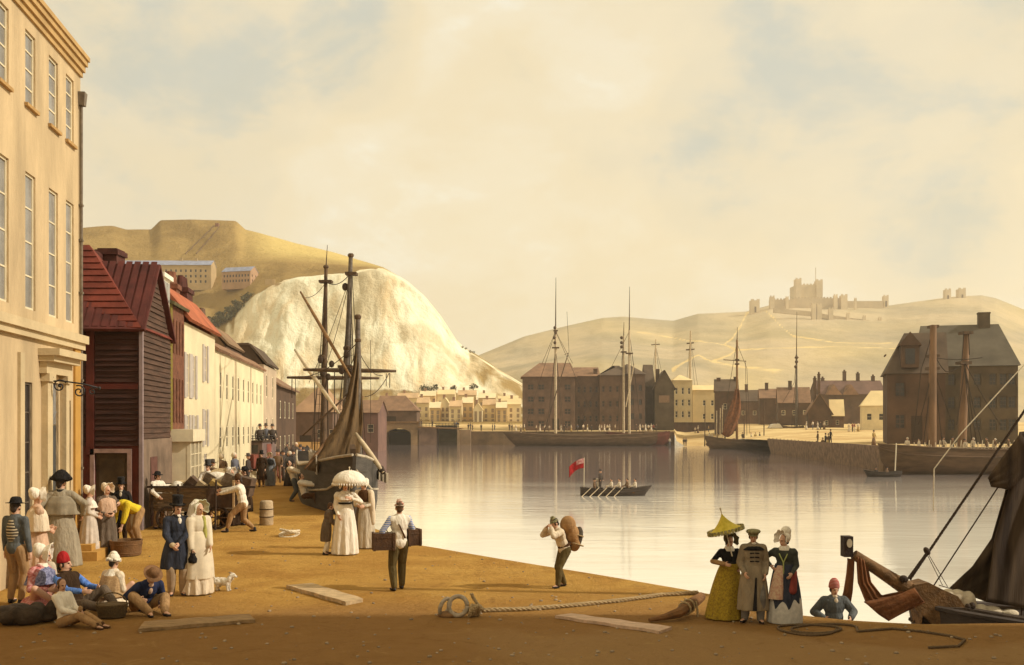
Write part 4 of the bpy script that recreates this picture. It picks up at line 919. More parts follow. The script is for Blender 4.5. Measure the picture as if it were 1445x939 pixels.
for (a, b_), (c_, d_) in zip(pts, pts[1:]):
    p0, p1 = at(a, Yo, zz(b_, Yo)), at(c_, Yo, zz(d_, Yo)); mb.prism([p0+Vector((0, 0, -3.5)), p1+Vector((0, 0, -3.5)), p1+Vector((0, 0, .8)), p0+Vector((0, 0, .8))], (0, 3, 0))
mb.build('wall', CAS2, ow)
for a, b_, t_, bt in ((1146, 1152, 429, 447), (1153, 1160, 430, 446), (1170, 1176, 436, 449), (1195, 1199, 443, 454), (1218, 1222, 447, 457), (1240, 1244, 449, 459), (1262, 1266, 452, 461)):
    mb = MB(); tower(mb, a, b_, t_, bt, Yo-2); mb.build('wall_tower', CAS, ow)

# masts of ships moored out of sight behind the houses
def mast_only(px, pyb, pyt, Y, lab, yards, r):
    o = empty('ship_mast', lab, 'mast', 'masts of ships behind the houses')
    q_ = MB(); q_.tube([at(px, Y, zz(pyb, Y)-8), at(px, Y, zz((pyb+pyt)/2, Y)), at(px+.5, Y, zz(pyt, Y))], [r, r*.8, r*.5], 7); q_.build('mast', SPAR_PALE, o)
    for py, hw in yards:
        q_ = MB(); q_.tube([at(px-hw, Y, zz(py, Y)), at(px+hw, Y, zz(py-1, Y))], r*.45, 6); q_.build('yard', SPAR, o)
    q_ = MB()
    for dx in (-6, 7, 12): q_.tube([at(px, Y, zz(pyt+8, Y)), at(px+dx, Y, zz(pyb, Y)-3)], .05, 4)
    q_.build('rigging', ROPE_DK, o)
mast_only(925, 525, 479, 290, 'short mast with one crossing yard above the hoist gable warehouse', ((487, 6),), .3)
mast_only(974, 540, 467, 300, 'pale lower mast with a small yard rising behind the tall cream house', ((485, 5), (494, 6)), .42)
# sea wall
sw = MB(); pts = [(1084, 177), (1110, 160), (1135, 147), (1160, 136), (1185, 127.5), (1210, 119.5), (1236, 109.5), (1256, 107)]
gr = []
dense = []
for (a, ya), (b_, yb) in zip(pts, pts[1:]):
    for k in range(10): dense.append((a+(b_-a)*k/10, ya+(yb-ya)*k/10))
dense.append(pts[-1])
for i in range(7):
    s = i/6; row = []
    for j, (px, Y) in enumerate(dense): Yq = Y-0.3-3.0*(1-s)**1.3; row.append(((px-CX)/F*Y+.15*(j % 2)*0, Yq+(.10 if j % 2 else 0), -2.3+(zz(0, 1)*0)+(2.75+.3*(j/len(dense)))*s))
    gr.append(row)
sw.sheet(gr, .25)
swo = tag(sw.build('sea_wall', mat('sea_wall_planks', (.20, .125, .075, 1), .9, .4, 1.5, .4, 6)), 'curved sloping timber sea wall below the sandy bank', 'sea wall')
pb = MB()
for j in range(0, len(dense), 2):
    px, Y = dense[j]; x = (px-CX)/F*Y; pb.tube([(x, Y-3.55, -2.2), (x, Y-.62, .55)], .085, 5)
pb.build('timber_ribs', WOOD, swo)

# wharf walls
def wharf(px0, px1, Y, zt, lab, m):
    mb = MB(); x0, x1 = (px0-CX)/F*Y, (px1-CX)/F*Y
    n = max(3, int((x1-x0)/4))
    for k in range(n): a = x0+(x1-x0)*k/n; mb.box(a, x0+(x1-x0)*(k+1)/n-.02, Y-.05-.05*(k % 2), Y+1.2, -4, zt)
    mb.box(x0, x1, Y-.22, Y+1.3, zt+.003, zt+.22)
    return tag(mb.build('harbour_wall', m), lab, 'harbour wall', 'stone harbour walls')
WST = mat('wharf_stone', (0.20, 0.125, 0.065, 1), .9, .35, .4, .5, 3)
wharf(664, 735, 243, 1.0, 'brown stone wharf wall between the lock pier and the moored ships', WST)
wharf(736, 952, 240.5, 1.0, 'long brown wharf wall in front of the row of warehouses', WST)
wharf(1246, 1700, 106.5, .25, 'dark wharf wall below the great warehouse, behind the two masted hull', WST)
wharf(380, 530, 242.5, 1.0, 'stone wharf wall behind the quayside sheds', WST)

# scrub and trees on the slopes
LEAFM = mat('scrub_leaves', (.075, .070, .028, 1), .9, .5, 1.5)
BARKM = mat('scrub_bark', (.06, .04, .022, 1), .9)
def leafy(name, loc, w, h, trunk, label, cat, group, seed, n=150):
    rnd = random.Random(seed); ro = empty(name, label, cat, group, loc)
    mb = MB()
    lobes = [(V3_((rnd.uniform(-.5, .5)*w, rnd.uniform(-.3, .3)*w, trunk+h*rnd.uniform(.2, .8))), rnd.uniform(.22, .38)*w) for _ in range(7)]
    for k in range(n):
        c, r = lobes[k % 7]; d = V3_((rnd.gauss(0, 1), rnd.gauss(0, 1), rnd.gauss(0, .8))).normalized(); p = c+d*r*rnd.uniform(.6, 1.1); q = V3_((rnd.gauss(0, 1), rnd.gauss(0, 1), rnd.gauss(0, 1))).normalized(); u = q.orthogonal().normalized(); v = q.cross(u); s_ = rnd.uniform(.10, .2)*w*.8
        mb.add([p+u*s_, p+v*s_*.7, p-u*s_, p-v*s_*.7], [(0, 1, 2, 3)])
    mb.build('crown', LEAFM, ro, fix=False)
    t_ = MB(); t_.tube([(0, 0, -.5), (0, .02, trunk+h*.3), (.1*w, 0, trunk+h*.6)], [.07*w, .05*w, .02*w], 6); t_.tube([(0, 0, trunk), (-.25*w, 0, trunk+h*.5)], [.04*w, .02*w], 5); t_.build('trunk', BARKM, ro)
V3_ = Vector
def on_surface(px, py):
    dg = bpy.context.evaluated_depsgraph_get(); o_ = Vector((0, 0, CAM_H)); d_ = dirpx(px, py); t0 = 0
    for _ in range(20):
        hit, loc, n_, i_, ob_, m_ = SC.ray_cast(dg, o_+d_*t0, d_)
        if not hit: return None
        if ob_.name.startswith('hill') or ob_.name.startswith('shore'): return loc
        t0 = (loc-o_).length+.5
    return None
bpy.context.view_layer.update()
rs = random.Random(2)
for i, (px, py, w) in enumerate(((345, 428, 4), (338, 437, 4.5), (332, 444, 4), (326, 449, 5), (318, 456, 5), (309, 461, 5.5), (301, 464, 5), (294, 468, 5), (287, 470, 4.5), (300, 455, 3), (322, 441, 3.2), (352, 421, 3), (312, 449, 3.5))):
    p = on_surface(px, py)
    if p: leafy('shrub', p, w, w*.8, .2, 'dark scrub bush in the line along the left edge of the chalk cliff', 'shrub', 'scrub along the cliff edge', i)
for i, (px, py, w) in enumerate(((596, 556, 2.6), (604, 558, 2.2), (612, 555, 2.4), (638, 556, 2.4), (668, 555, 2.6))):
    p = on_surface(px, py)
    if p: leafy('tree', p, w, w*1.0, 1.2, 'small dark tree standing above the pale houses at the cliff foot', 'tree', 'small trees above the town', 50+i)

for i, (px, py, w) in enumerate(((652, 492, 1.4), (657, 494, 1.2), (663, 498, 1.4), (668, 499, 1.2))):
    p = on_surface(px, py)
    if p: leafy('shrub', p, w, w*.8, .1, 'small scrub bush on the crest at the low end of the cliff', 'shrub', 'scrub on the cliff tail', 90+i, 70)
# ------------------------------------------------------------------ ships and boats
HULL_DK = mat('tarred_hull', (0.055, 0.040, 0.030, 1), .7, .4, .8, .3, 6, stretch=(1, 1, 4))
HULL_BR = mat('brown_hull', (0.115, 0.065, 0.030, 1), .75, .35, .6, .3, 6, stretch=(1, 1, 4))
HULL_RED = mat('red_brown_hull', (0.16, 0.045, 0.028, 1), .75, .35, .6)
HULL_GR = mat('grey_hull', (0.058, 0.048, 0.038, 1), .75, .4, 1.2, .3, 6, stretch=(.6, 1, 5))
DECK = mat('deck_planks', (0.36, 0.26, 0.15, 1), .9, .2, 1, .2, 10)
def hull(name, M, L, B, zk, zb, zm, zs, parent, mt, n=22, bow_rake=.12, transom=.62, full=.5, rail=.35, raildm=None):
    """bow at x=0, stern at x=L; zb, zm, zs the rail height at bow, waist and stern."""
    rings = []
    for i in range(n+1):
        t = i/n
        w = (min(1, (t/full))**.55 if t < full else 1-(1-transom)*((t-full)/(1-full))**2)
        w = max(.04, w)*B/2
        zr = zm+(zb-zm)*max(0, 1-t/.55)**2+(zs-zm)*max(0, (t-.45)/.55)**2
        kz = zk+(zr-zk)*.55*max(0, 1-t/.10)**2+(zr-zk)*.35*max(0, (t-.86)/.14)**2
        x0 = t*L; pr_ = []
        for k in range(7):
            s = k/6; z = kz+(zr-kz)*s; y = w*min(1, (.14+.86*sin(min(1, s*1.35)*pi/2)**.8)) if s > 0 else .06*w
            pr_.append((x0-(bow_rake*L*(1-t)**8)*(s), y, z))
        rings.append(pr_)
    vs, fs = [], []
    for pr_ in rings:
        vs += [Vector(p) for p in pr_]+[Vector((p[0], -p[1], p[2])) for p in pr_]
    m = 14
    for i in range(n):
        a, b_ = i*m, (i+1)*m
        for k in range(6):
            fs += [(a+k, a+k+1, b_+k+1, b_+k), (a+7+k, b_+7+k, b_+7+k+1, a+7+k+1)]
        fs.append((a, b_, b_+7, a+7))
    fs.append((0, 7, 8, 9, 10, 11, 12, 13, 6, 5, 4, 3, 2, 1)); o = n*m
    fs.append(tuple(o+k for k in (0, 1, 2, 3, 4, 5, 6, 13, 12, 11, 10, 9, 8, 7)))
    h = MB(M); h.add(vs, fs); ho = h.build(name, mt, parent, smooth=True, angle=50)
    d = MB(M); dv, df = [], []
    for i in range(n+1):
        p = rings[i][6]; dv += [(p[0]+.02, p[1]*.97, p[2]-rail), (p[0]+.02, -p[1]*.97, p[2]-rail)]
    df = [(2*i, 2*i+1, 2*i+3, 2*i+2) for i in range(n)]; d.add(dv, df); d.build('deck', DECK, parent)
    r = MB(M)
    for sg in (1, -1): r.tube([(p[6][0], sg*p[6][1], p[6][2]+.02) for p in rings], max(.03, B*.016), 6)
    for k in (4.6,):
        for sg in (1, -1): r.tube([(p[4][0]*.4+p[5][0]*.6, sg*(p[4][1]*.4+p[5][1]*.6+.01), p[4][2]*.4+p[5][2]*.6) for p in rings], max(.03, B*.014), 6)
    r.build('rail', raildm or mt, parent)
    return rings
def spar(name, parent, p0, p1, r0, r1, m=None, n=9):
    q_ = MB(); p0, p1 = Vector(p0), Vector(p1); q_.tube([p0.lerp(p1, k/6) for k in range(7)], [r0+(r1-r0)*k/6 for k in range(7)], n); return q_.build(name, m or SPAR, parent, smooth=True, angle=60)
def rope(parent, pts, r=.02, sag=0.0, m=None, name='rope'):
    q_ = MB(); out_ = []
    for a, b_ in zip(pts, pts[1:]):
        a, b_ = Vector(a), Vector(b_); out_ += [a.lerp(b_, k/8)-Vector((0, 0, sag*4*(k/8)*(1-k/8))) for k in range(8)]
    out_.append(Vector(pts[-1])); q_.tube(out_, r, 5); return q_.build(name, m or ROPE_DK, parent)
def shrouds(parent, top, feet, r=.02, rat=0, m=None):
    q_ = MB(); top = Vector(top); feet = [Vector(f) for f in feet]
    for f in feet: q_.tube([f, top], r, 5)
    for k in range(rat):
        s = .06+.8*k/rat
        for a, b_ in zip(feet, feet[1:]): q_.tube([a.lerp(top, s), b_.lerp(top, s)], r*.6, 4)
    return q_.build('shrouds', m or ROPE_DK, parent)

# ---- three masted lugger lying along the quay
ship = empty('quay_lugger', 'weathered three masted lugger with hanging brown sail moored bow on along the quay', 'ship')
dv_ = Vector((-.25, 1, 0)).normalized(); b0 = Vector(((497-CX)/F*34.2, 34.2, 0)); M = fr(b0, dv_)
hull('hull', M, 17.0, 2.9, -2.6, 2.0, 1.35, 1.7, ship, HULL_GR, bow_rake=.05, full=.30, transom=.8, rail=.5, raildm=mat('weathered_rail', (.42, .35, .25, 1), .9, .25, 3))
q_ = MB(M)
for i in range(9): x = 1.3+i*1.1; q_.box(x, x+.7, -1.37-.02*(i > 1), -1.30, .95, 1.3)
q_.build('gunport_strake', mat('weathered_rail', None), ship)
q_ = MB(M); q_.prism([(-.32, -.09, 2.2), (-.12, -.09, 2.35), (.42, -.09, -2.4), (.15, -.09, -2.4)], (0, .18, 0)); q_.build('stem', SPAR, ship)
q_ = MB(M)
for k in range(16): x = 2.0+k*.32; q_.tube([(x, 1.05, 1.25), (x+.05, 1.08, 1.95+.14*sin(k*2.1))], .026, 5)
q_.tube([(1.9, 1.06, 1.9), (7.2, 1.08, 1.95)], .03, 5); q_.build('netting', mat('hammock_netting', (.44, .37, .28, 1), .95, .2, 6), ship)
def pt(px, py, Y): return P(px, py, Y)
m1b, m1t = pt(506, 660, 38.0), pt(505, 446, 38.0)
spar('mast', ship, m1b-Vector((0, 0, 1)), m1t, .15, .085, SPAR_GREY)
m2b, m2t = pt(486, 640, 43), pt(495, 360, 43)
spar('mast', ship, m2b, m2t, .17, .085, SPAR_GREY)
m3b, m3t = pt(456, 640, 48), pt(460, 376, 48)
spar('mast', ship, m3b, m3t, .17, .08, SPAR)
spar('topmast', ship, pt(460, 378, 48), pt(462, 346, 48), .03, .012)
def top_cap(px, py, Y, r, h):
    q_ = MB(); c = pt(px, py, Y); q_.lathe([(r*.6, -h), (r, -h*.3), (r, h*.5), (r*.7, h)], c, n=10); q_.build('mast_cap', SPAR, ship)
for a in ((505, 448, 38, .125, .10), (505, 481, 38, .12, .09), (495, 361, 43, .13, .09), (460, 377, 48, .13, .08), (455, 505, 48, .2, .13), (490, 492, 43, .17, .12)): top_cap(*a)
for px, py, Y, hw in ((496, 387, 43, 8), (460, 398, 48, 9), (488, 518, 43, 10)):
    q_ = MB(); c = pt(px, py, Y); w = hw/F*Y; q_.box(c.x-w, c.x+w, c.y-.25, c.y+.25, c.z-.05, c.z+.06); q_.build('crosstree', SPAR, ship)
def yard(px0, py0, px1, py1, Y, r, Y2=None, m=None):
    a, b_ = pt(px0, py0, Y), pt(px1, py1, Y2 or Y); mid = (a+b_)/2
    q_ = MB(); q_.tube([a, a.lerp(b_, .25), mid, a.lerp(b_, .75), b_], [r*.55, r*.9, r, r*.9, r*.55], 8); q_.build('yard', m or SPAR, ship, smooth=True)
yard(428, 522, 559, 524, 44, .10); yard(405, 533, 535, 534, 49, .10)
yard(424, 412, 497, 536, 45, .075, 42, mat('ochre_spar', (.20, .105, .035, 1), .7, .3, 4)); yard(416, 494, 478, 583, 47, .09, 41, SPAR_PALE)
yard(502, 612, 541, 667, 37, .10, 36, SPAR_PALE); yard(430, 662, 512, 560, 35.5, .075, 39, WOOD); yard(427, 615, 488, 560, 42, .05, 42, SPAR)
q_ = MB(); a = pt(541, 667, 36); b_ = pt(537, 661, 36.2); q_.tube([b_, a], [.12, .09], 8); q_.build('boom_end', WOOD_DK, ship)
# the hanging sail: bunched at the mast head, bellying down to the boom
gr = []
Lft = [(504, 470), (499, 520), (488, 566), (474, 600), (456, 632), (433, 662)]; Rgt = [(508, 470), (509, 520), (510, 566), (512, 602), (508, 640), (492, 664)]
for i in range(25):
    s = i/24; j = min(4, int(s*5)); u = s*5-j
    lx, ly = [Lft[j][k]+(Lft[j+1][k]-Lft[j][k])*u for k in (0, 1)]; rx, ry = [Rgt[j][k]+(Rgt[j+1][k]-Rgt[j][k])*u for k in (0, 1)]
    row = []
    for k in range(17):
        w = k/16; Y = 38.2-1.9*s*(1-w)*1.0-.5*s-.35*sin(pi*w)*s+.16*sin(w*15+s*3)*min(1, s*3)
        row.append(pt(lx+(rx-lx)*w, ly+(ry-ly)*w+10*s*s*sin(pi*w)*(1 if s < .85 else .6), Y))
    gr.append(row)
q_ = MB(); q_.sheet(gr, .03); q_.build('sail', SAIL_BR, ship, smooth=True)
for pts, r in (([(505, 483, 38), (490, 519, 43)], .02), ([(495, 387, 43), (459, 520, 48)], .016), ([(495, 387, 43), (436, 540, 44)], .014), ([(460, 398, 48), (427, 420, 45)], .016), ([(460, 398, 48), (493, 388, 43)], .022), ([(505, 483, 38), (430, 532, 44)], .02),
               ([(508, 500, 38), (540, 530, 44)], .018), ([(549, 527, 44), (515, 560, 42)], .02), ([(460, 400, 48), (438, 640, 46)], .018), ([(497, 390, 43), (512, 640, 43)], .018), ([(495, 420, 43), (470, 640, 44)], .018), ([(506, 485, 38), (518, 650, 39)], .016), ([(523, 480, 44), (523, 625, 44)], .014), ([(510, 540, 44), (511, 660, 44)], .04), ([(444, 540, 49), (444, 640, 48)], .035), ([(462, 530, 48), (463, 640, 47)], .04), ([(472, 520, 46), (472, 640, 45)], .03), ([(412, 535, 49), (412, 562, 49)], .025), ([(417, 535, 49), (417, 558, 49)], .02), ([(550, 527, 44), (550, 546, 44)], .025), ([(545, 527, 44), (545, 543, 44)], .02)):
    rope(ship, [pt(*p) for p in pts], r*.85, .25 if r < .03 else 0)
for (px, py, Y), fe in (((460, 400, 48), ((440, 640), (447, 640), (454, 641))), ((494, 390, 43), ((474, 655), (498, 655), (505, 650))), ((459, 378, 48), ((452, 505), (463, 505))), ((495, 362, 43), ((488, 492), (497, 492)))):
    shrouds(ship, pt(px, py, Y), [pt(a, b_, Y-.2) for a, b_ in fe], .016, 14 if len(fe) > 2 else 0)
for px, py, Y in ((452, 508, 47.8), (468, 514, 47.8), (489, 500, 42.8), (482, 523, 42.8), (496, 526, 42.8), (487, 405, 43), (455, 527, 47.6), (463, 532, 47.6), (491, 560, 42.6)):
    q_ = MB(); q_.ell(pt(px, py, Y), (.13, .08, .17)); q_.build('block', WOOD_DK, ship)

# ---- schooner and red sterned hull at the far wharf
sc = empty('long_schooner', 'long low brown schooner with a pale tall mast moored below the warehouses', 'ship', 'ships moored across the harbour')
Ys = 233.0; M = fr((at(718, Ys).x, Ys, 0), (1, 0))
hull('hull', M, (926-718)/F*Ys, 6.5, -2.6, 1.1, .3, .9, sc, HULL_BR, bow_rake=.04, full=.25, transom=.7, rail=.5)
def far_mast(parent, px, pyb, pym, pyt, Y, r, m=None, caps=()):
    spar('mast', parent, at(px, Y, zz(pyb, Y)), at(px, Y, zz(pym, Y)), r, r*.75, m or SPAR_PALE); spar('topmast', parent, at(px, Y, zz(pym+4, Y)), at(px+.5, Y, zz(pyt, Y)), r*.45, r*.16)
    for py, w in caps:
        q_ = MB(); c = at(px, Y, zz(py, Y)); w_ = w/F*Y; q_.box(c.x-w_, c.x+w_, Y-.5, Y+.5, c.z-.14, c.z+.14); q_.build('crosstree', SPAR, parent)
far_mast(sc, 784, 612, 462, 392, Ys, .34, None, ((491, 5), (467, 3)))
for py in (463, 470, 477, 484): q_ = MB(); q_.ell(at(782+(py % 3), Ys-.4, zz(py, Ys)), (.35, .3, .4)); q_.build('block', SPAR, sc)
shrouds(sc, at(784, Ys, zz(490, Ys)), [at(x, Ys+(-2 if i % 2 else 2), zz(609, Ys)) for i, x in enumerate((772, 774, 793, 796))], .05)
shrouds(sc, at(784, Ys, zz(468, Ys)), [at(x, Ys, zz(y, Ys)) for x, y in ((740, 606), (765, 513), (808, 513), (845, 606))], .045)
spar('boom', sc, at(768, Ys-1, zz(610, Ys)), at(802, Ys-1, zz(499, Ys)), .16, .10, SPAR)
rope(sc, [at(796, Ys, zz(501, Ys)), at(803, Ys, zz(498, Ys)), at(800, Ys, zz(440, Ys))], .045)
rope(sc, [at(812, Ys, zz(608, Ys)), at(843, Ys, zz(545, Ys))], .07)
rb = empty('twin_masted_brig', 'two masted brig with red brown stern moored at the end of the warehouse row', 'ship', 'ships moored across the harbour')
Yr = 239.0; M = fr((at(858, Yr).x, Yr, 0), (1, 0))
hull('hull', M, (943-858)/F*Yr, 5, -2.6, 1.0, .6, 1.25, rb, HULL_RED, bow_rake=.04, full=.3, transom=.85, rail=.5)
far_mast(rb, 880, 612, 474, 455, Yr, .28, None, ((497, 4),)); far_mast(rb, 888, 612, 466, 405, Yr-2, .32, None, ((499, 5),))
shrouds(rb, at(880, Yr, zz(476, Yr)), [at(x, Yr+(-2 if i % 2 else 2), zz(609, Yr)) for i, x in enumerate((870, 874, 884))], .05)
shrouds(rb, at(888, Yr, zz(468, Yr)), [at(x, Yr-1, zz(y, Yr)) for x, y in ((862, 520), (900, 560), (905, 606), (896, 606))], .045)
spar('boom', rb, at(883, Yr-3, zz(575, Yr)), at(895, Yr-3, zz(515, Yr)), .14, .09, SPAR_PALE)
for py in (477, 484, 490): q_ = MB(); q_.ell(at(877, Yr-.4, zz(py, Yr)), (.35, .3, .4)); q_.build('block', SPAR, rb)

# ---- fishing lugger with furled red brown sail
fl = empty('fishing_lugger', 'fishing lugger with loosely furled red brown sail drawn up before the dark gabled house', 'ship', 'ships moored across the harbour')
Yf_ = 205.0; M = fr((at(997, Yf_-2).x, Yf_-2, 0), (1, -.03))
hull('hull', M, (1092-997)/F*Yf_, 4.6, -2.5, .6, -.2, .1, fl, HULL_BR, bow_rake=.03, full=.3, transom=.7, rail=.4)
far_mast(fl, 1040, 632, 480, 462, Yf_, .26, mat('ochre_spar', None), ((508, 2.5), (514, 2.5)))
spar('yard', fl, at(1021, Yf_, zz(508, Yf_)), at(1053, Yf_, zz(510, Yf_)), .09, .06, SPAR)
gr = []
for i in range(13):
    s = i/12; row = []
    yl = 549+(612-549)*s
    l_ = 1038-20*s**1.3-2*sin(pi*s); r_ = 1042+4*sin(pi*min(1, s*1.1))-7*s**3
    for k in range(9): w = k/8; row.append(at(l_+(r_-l_)*w, Yf_-.8-.8*sin(pi*w)*s+.3*sin(w*11+s*4), zz(yl+5*sin(pi*w)*s, Yf_)))
    gr.append(row)
q_ = MB(); q_.sheet(gr, .12); q_.build('sail', SAIL_RED, fl, smooth=True)
rope(fl, [at(1052, Yf_, zz(509, Yf_)), at(1054, Yf_, zz(615, Yf_))], .045); rope(fl, [at(1040, Yf_, zz(482, Yf_)), at(1018, Yf_, zz(612, Yf_))], .045); rope(fl, [at(1040, Yf_, zz(485, Yf_)), at(1054, Yf_, zz(520, Yf_)), at(1058, Yf_, zz(612, Yf_))], .04)
for x, t_ in ((994.5, 572), (1011, 580), (1016, 576), (1019, 572), (1050, 575), (1078, 563)):
    spar('pole', fl, at(x, Yf_-1, zz(630, Yf_)), at(x+.4, Yf_-1, zz(t_, Yf_)), .13, .07, SPAR_PALE if 1000 < x < 1030 else SPAR)
q_ = MB()
for k in range(12): x = 1000+k*7.2; q_.ell(at(x, Yf_-1.2, zz(627-2*(k % 3), Yf_)), (.6, .5, .45+.2*(k % 2)), n=8, m=6)
q_.build('fishing_gear', mat('heaped_gear', (.20, .11, .05, 1), .9, .4, .8), fl)
# ---- tall thin masted sloop beached behind the bank
sl = empty('beached_sloop', 'small beached sloop with a tall ladder like mast and pale awning on the sand', 'ship', 'ships moored across the harbour')
Yl = 240.0; M = fr((at(1100, Yl).x, Yl, 1.6), (1, -.1))
hull('hull', M, 5.5, 2.2, -.6, 1.1, .7, .9, sl, HULL_BR, bow_rake=.03, full=.3, transom=.7, rail=.25)
far_mast(sl, 1124, 604, 501, 440, Yl, .28, SPAR_GREY, ((505, 2),))
for py in (505, 511, 518): q_ = MB(); q_.ell(at(1123+(py % 2), Yl-.5, zz(py, Yl)), (.4, .3, .4)); q_.build('block', SPAR, sl)
shrouds(sl, at(1124, Yl, zz(520, Yl)), [at(x, Yl+1, zz(604, Yl)) for x in (1117, 1121, 1128)], .06, 8)
rope(sl, [at(1124, Yl, zz(505, Yl)), at(1121, Yl, zz(540, Yl)), at(1084, Yl, zz(604, Yl))], .045); spar('boom', sl, at(1092, Yl, zz(604, Yl)), at(1108, Yl, zz(575, Yl)), .10, .07)
q_ = MB(); q_.prism([at(1087, Yl-1, zz(604, Yl)), at(1105, Yl-1, zz(604, Yl)), at(1100, Yl-1, zz(598, Yl)), at(1091, Yl-1, zz(599, Yl))], (0, 3, 0)); q_.build('awning', WHITE, sl)

# ---- two masted ship under the great warehouse
tm = empty('two_masted_ship', 'big dark hulled ship with two thick bare orange brown masts beside the great warehouse', 'ship')
Yt = 103.0; M = fr((at(1243, Yt).x, Yt, 0), (1, .05))
hull('hull', M, 21, 5.6, -2.7, .95, .45, .9, tm, HULL_BR, bow_rake=.01, full=.16, transom=.85, rail=.7)
spar('mast', tm, at(1315, Yt+1, zz(640, Yt)), at(1317, Yt+1, zz(458, Yt)), .46, .32, mat('orange_mast', (.185, .10, .045, 1), .7, .35, .8, .2, 6, stretch=(1, 1, .3)))
spar('mast', tm, at(1357, Yt+2, zz(640, Yt)), at(1364, Yt+2, zz(466, Yt)), .46, .30, mat('orange_mast', None))
for px, py, w in ((1317, 459, 5), (1316, 501, 7), (1316, 519, 7), (1363, 468, 7), (1360, 511, 8)):
    q_ = MB(); c = at(px, Yt+1.5, zz(py, Yt)); w_ = w/F*Yt; q_.box(c.x-w_, c.x+w_, Yt+.9, Yt+2.2, c.z-.16, c.z+.12); q_.build('mast_band', SPAR, tm)
for pts in ([(1318, 504), (1386, 504)], [(1318, 520), (1345, 600)], [(1362, 512), (1412, 600)], [(1362, 512), (1350, 600)], [(1317, 462), (1300, 520), (1288, 625)], [(1360, 470), (1357, 512)], [(1319, 500), (1335, 524), (1356, 515)], [(1367, 470), (1368, 500)], [(1316, 520), (1296, 600)], [(1317, 503), (1303, 628)], [(1317, 503), (1309, 628)], [(1317, 503), (1330, 628)], [(1361, 514), (1372, 628)], [(1361, 514), (1379, 628)], [(1361, 514), (1386, 628)]):
    rope(tm, [at(x, Yt+1, zz(y, Yt)) for x, y in pts], .05, .2)
q_ = MB()
for k in range(30): x = 1285+k*5.0; q_.tube([at(x, Yt-1.8, zz(637, Yt)), at(x+1.5*(k % 3-1), Yt-1.8, zz(627-3*((k*7) % 3), Yt))], .05, 5)
q_.tube([at(1283, Yt-1.8, zz(631, Yt)), at(1432, Yt-1.8, zz(631, Yt))], .05, 5); q_.build('stanchion_rail', SPAR_PALE, tm)
rope(tm, [at(1265, Yt-2.6, zz(625, Yt)), at(1263, Yt-3.0, zz(665, Yt))], .06, 0, ROPE_W)

# ---- rowing galley under the red ensign
gb = empty('rowing_galley', 'slim dark rowing galley flying a red ensign in the middle of the harbour', 'rowing boat')
Yg = 71.5; M = fr((at(913, Yg).x, Yg, 0), (-1, .03)); LG_ = (913-819)/F*Yg
rg = hull('hull', M, LG_, 1.05, -2.25, -1.30, -1.62, -1.42, gb, HULL_DK, bow_rake=.07, full=.42, transom=.35, rail=.22)
q_ = MB(M)
for k in range(6): x = .9+k*.55; q_.box(x, x+.14, -.44, .44, -1.80, -1.74)
q_.build('thwart', WOOD, gb)
for k in range(5):
    x = LG_-.15-2.25+.55*(k-1)+.25
    spar('oar', gb, M @ Vector((x-.25, .30, -1.42)), M @ Vector((x+.45, 1.05, -2.02)), .022, .03, SPAR_PALE)
for k in range(2):
    spar('oar', gb, M @ Vector((.9+k*.6, -.3, -1.42)), M @ Vector((1.3+k*.6, -1.5, -1.98)), .022, .03, SPAR_PALE)
fp0, fp1 = M @ Vector((LG_-.12, 0, -1.5)), M @ Vector((LG_-.12, 0, 0)); fp1 = P(824.5, 646, Yg)
spar('flagstaff', gb, P(824, 692, Yg), fp1, .025, .018, ROPE_W)
fl_ = MB(); gr = []
for i in range(9):
    s = i/8; row = []
    for k in range(13):
        w = k/12; px = 824-21*w; py = 647+4*w**1.5+(14-4*w+7*w*w)*s+8*w*w*(1-.2*s); row.append(P(px, py, Yg-.12*sin(w*8)*w))
    gr.append(row)
fl_.sheet(gr, .012); fo = fl_.build('ensign', RED, gb, smooth=True)
q_ = MB(); gr2 = [[p+Vector((0, -.03, 0)) for p in r[:7]] for r in gr[:5]]
q_.sheet(gr2, .01); q_.build('canton', mat('ensign_canton', (.62, .40, .36, 1), .9, .35, 9, col2=(.30, .04, .04, 1)), fo)

sb_ = empty('skiff', 'little dark skiff lying under the stern of the big dark hulled ship', 'rowing boat')
Yk_ = 97.0; M = fr((at(1222, Yk_).x, Yk_, 0), (1, 0)); hull('hull', M, 3.3, 1.1, -2.25, -1.35, -1.6, -1.45, sb_, HULL_DK, bow_rake=.07, full=.42, transom=.6, rail=.2)
q_ = MB(M); q_.box(1.0, 1.2, -.45, .45, -1.8, -1.74); q_.box(2.1, 2.3, -.45, .45, -1.8, -1.74); q_.build('thwart', WOOD, sb_)

# ---- fishing vessel at the near landing: bowsprit, furled jib and dark foresail
nv = empty('near_smack', 'weathered brown sailing smack with bowsprit, furled brown jib and dark foresail at the near landing', 'ship')
Yn_ = 17.2
M = fr((at(1300, Yn_).x, Yn_, 0), (1, .10)); hull('hull', M, 10, 3.0, -2.6, .02, -.45, -.2, nv, HULL_DK, bow_rake=.02, full=.3, transom=.8, rail=.3)
B0, B1 = P(1338, 868, Yn_-.15), P(1205, 783, Yn_-.15)
OLDW = mat('weathered_spar', (.16, .085, .032, 1), .85, .4, 6, .5, 25)
q_ = MB(); q_.tube([B0.lerp(B1, k/8) for k in range(9)], [.16, .16, .15, .14, .125, .11, .10, .09, .085], 12); q_.build('bowsprit', OLDW, nv, smooth=True, angle=60)
q_ = MB(); e_ = P(1195, 771, Yn_-.15); q_.box(e_.x-.075, e_.x+.075, e_.y-.1, e_.y+.1, e_.z-.17, e_.z+.17); eo = q_.build('bowsprit_cap', mat('tarred_oak', (.03, .018, .012, 1), .8, .4, 8, .4, 30), nv)
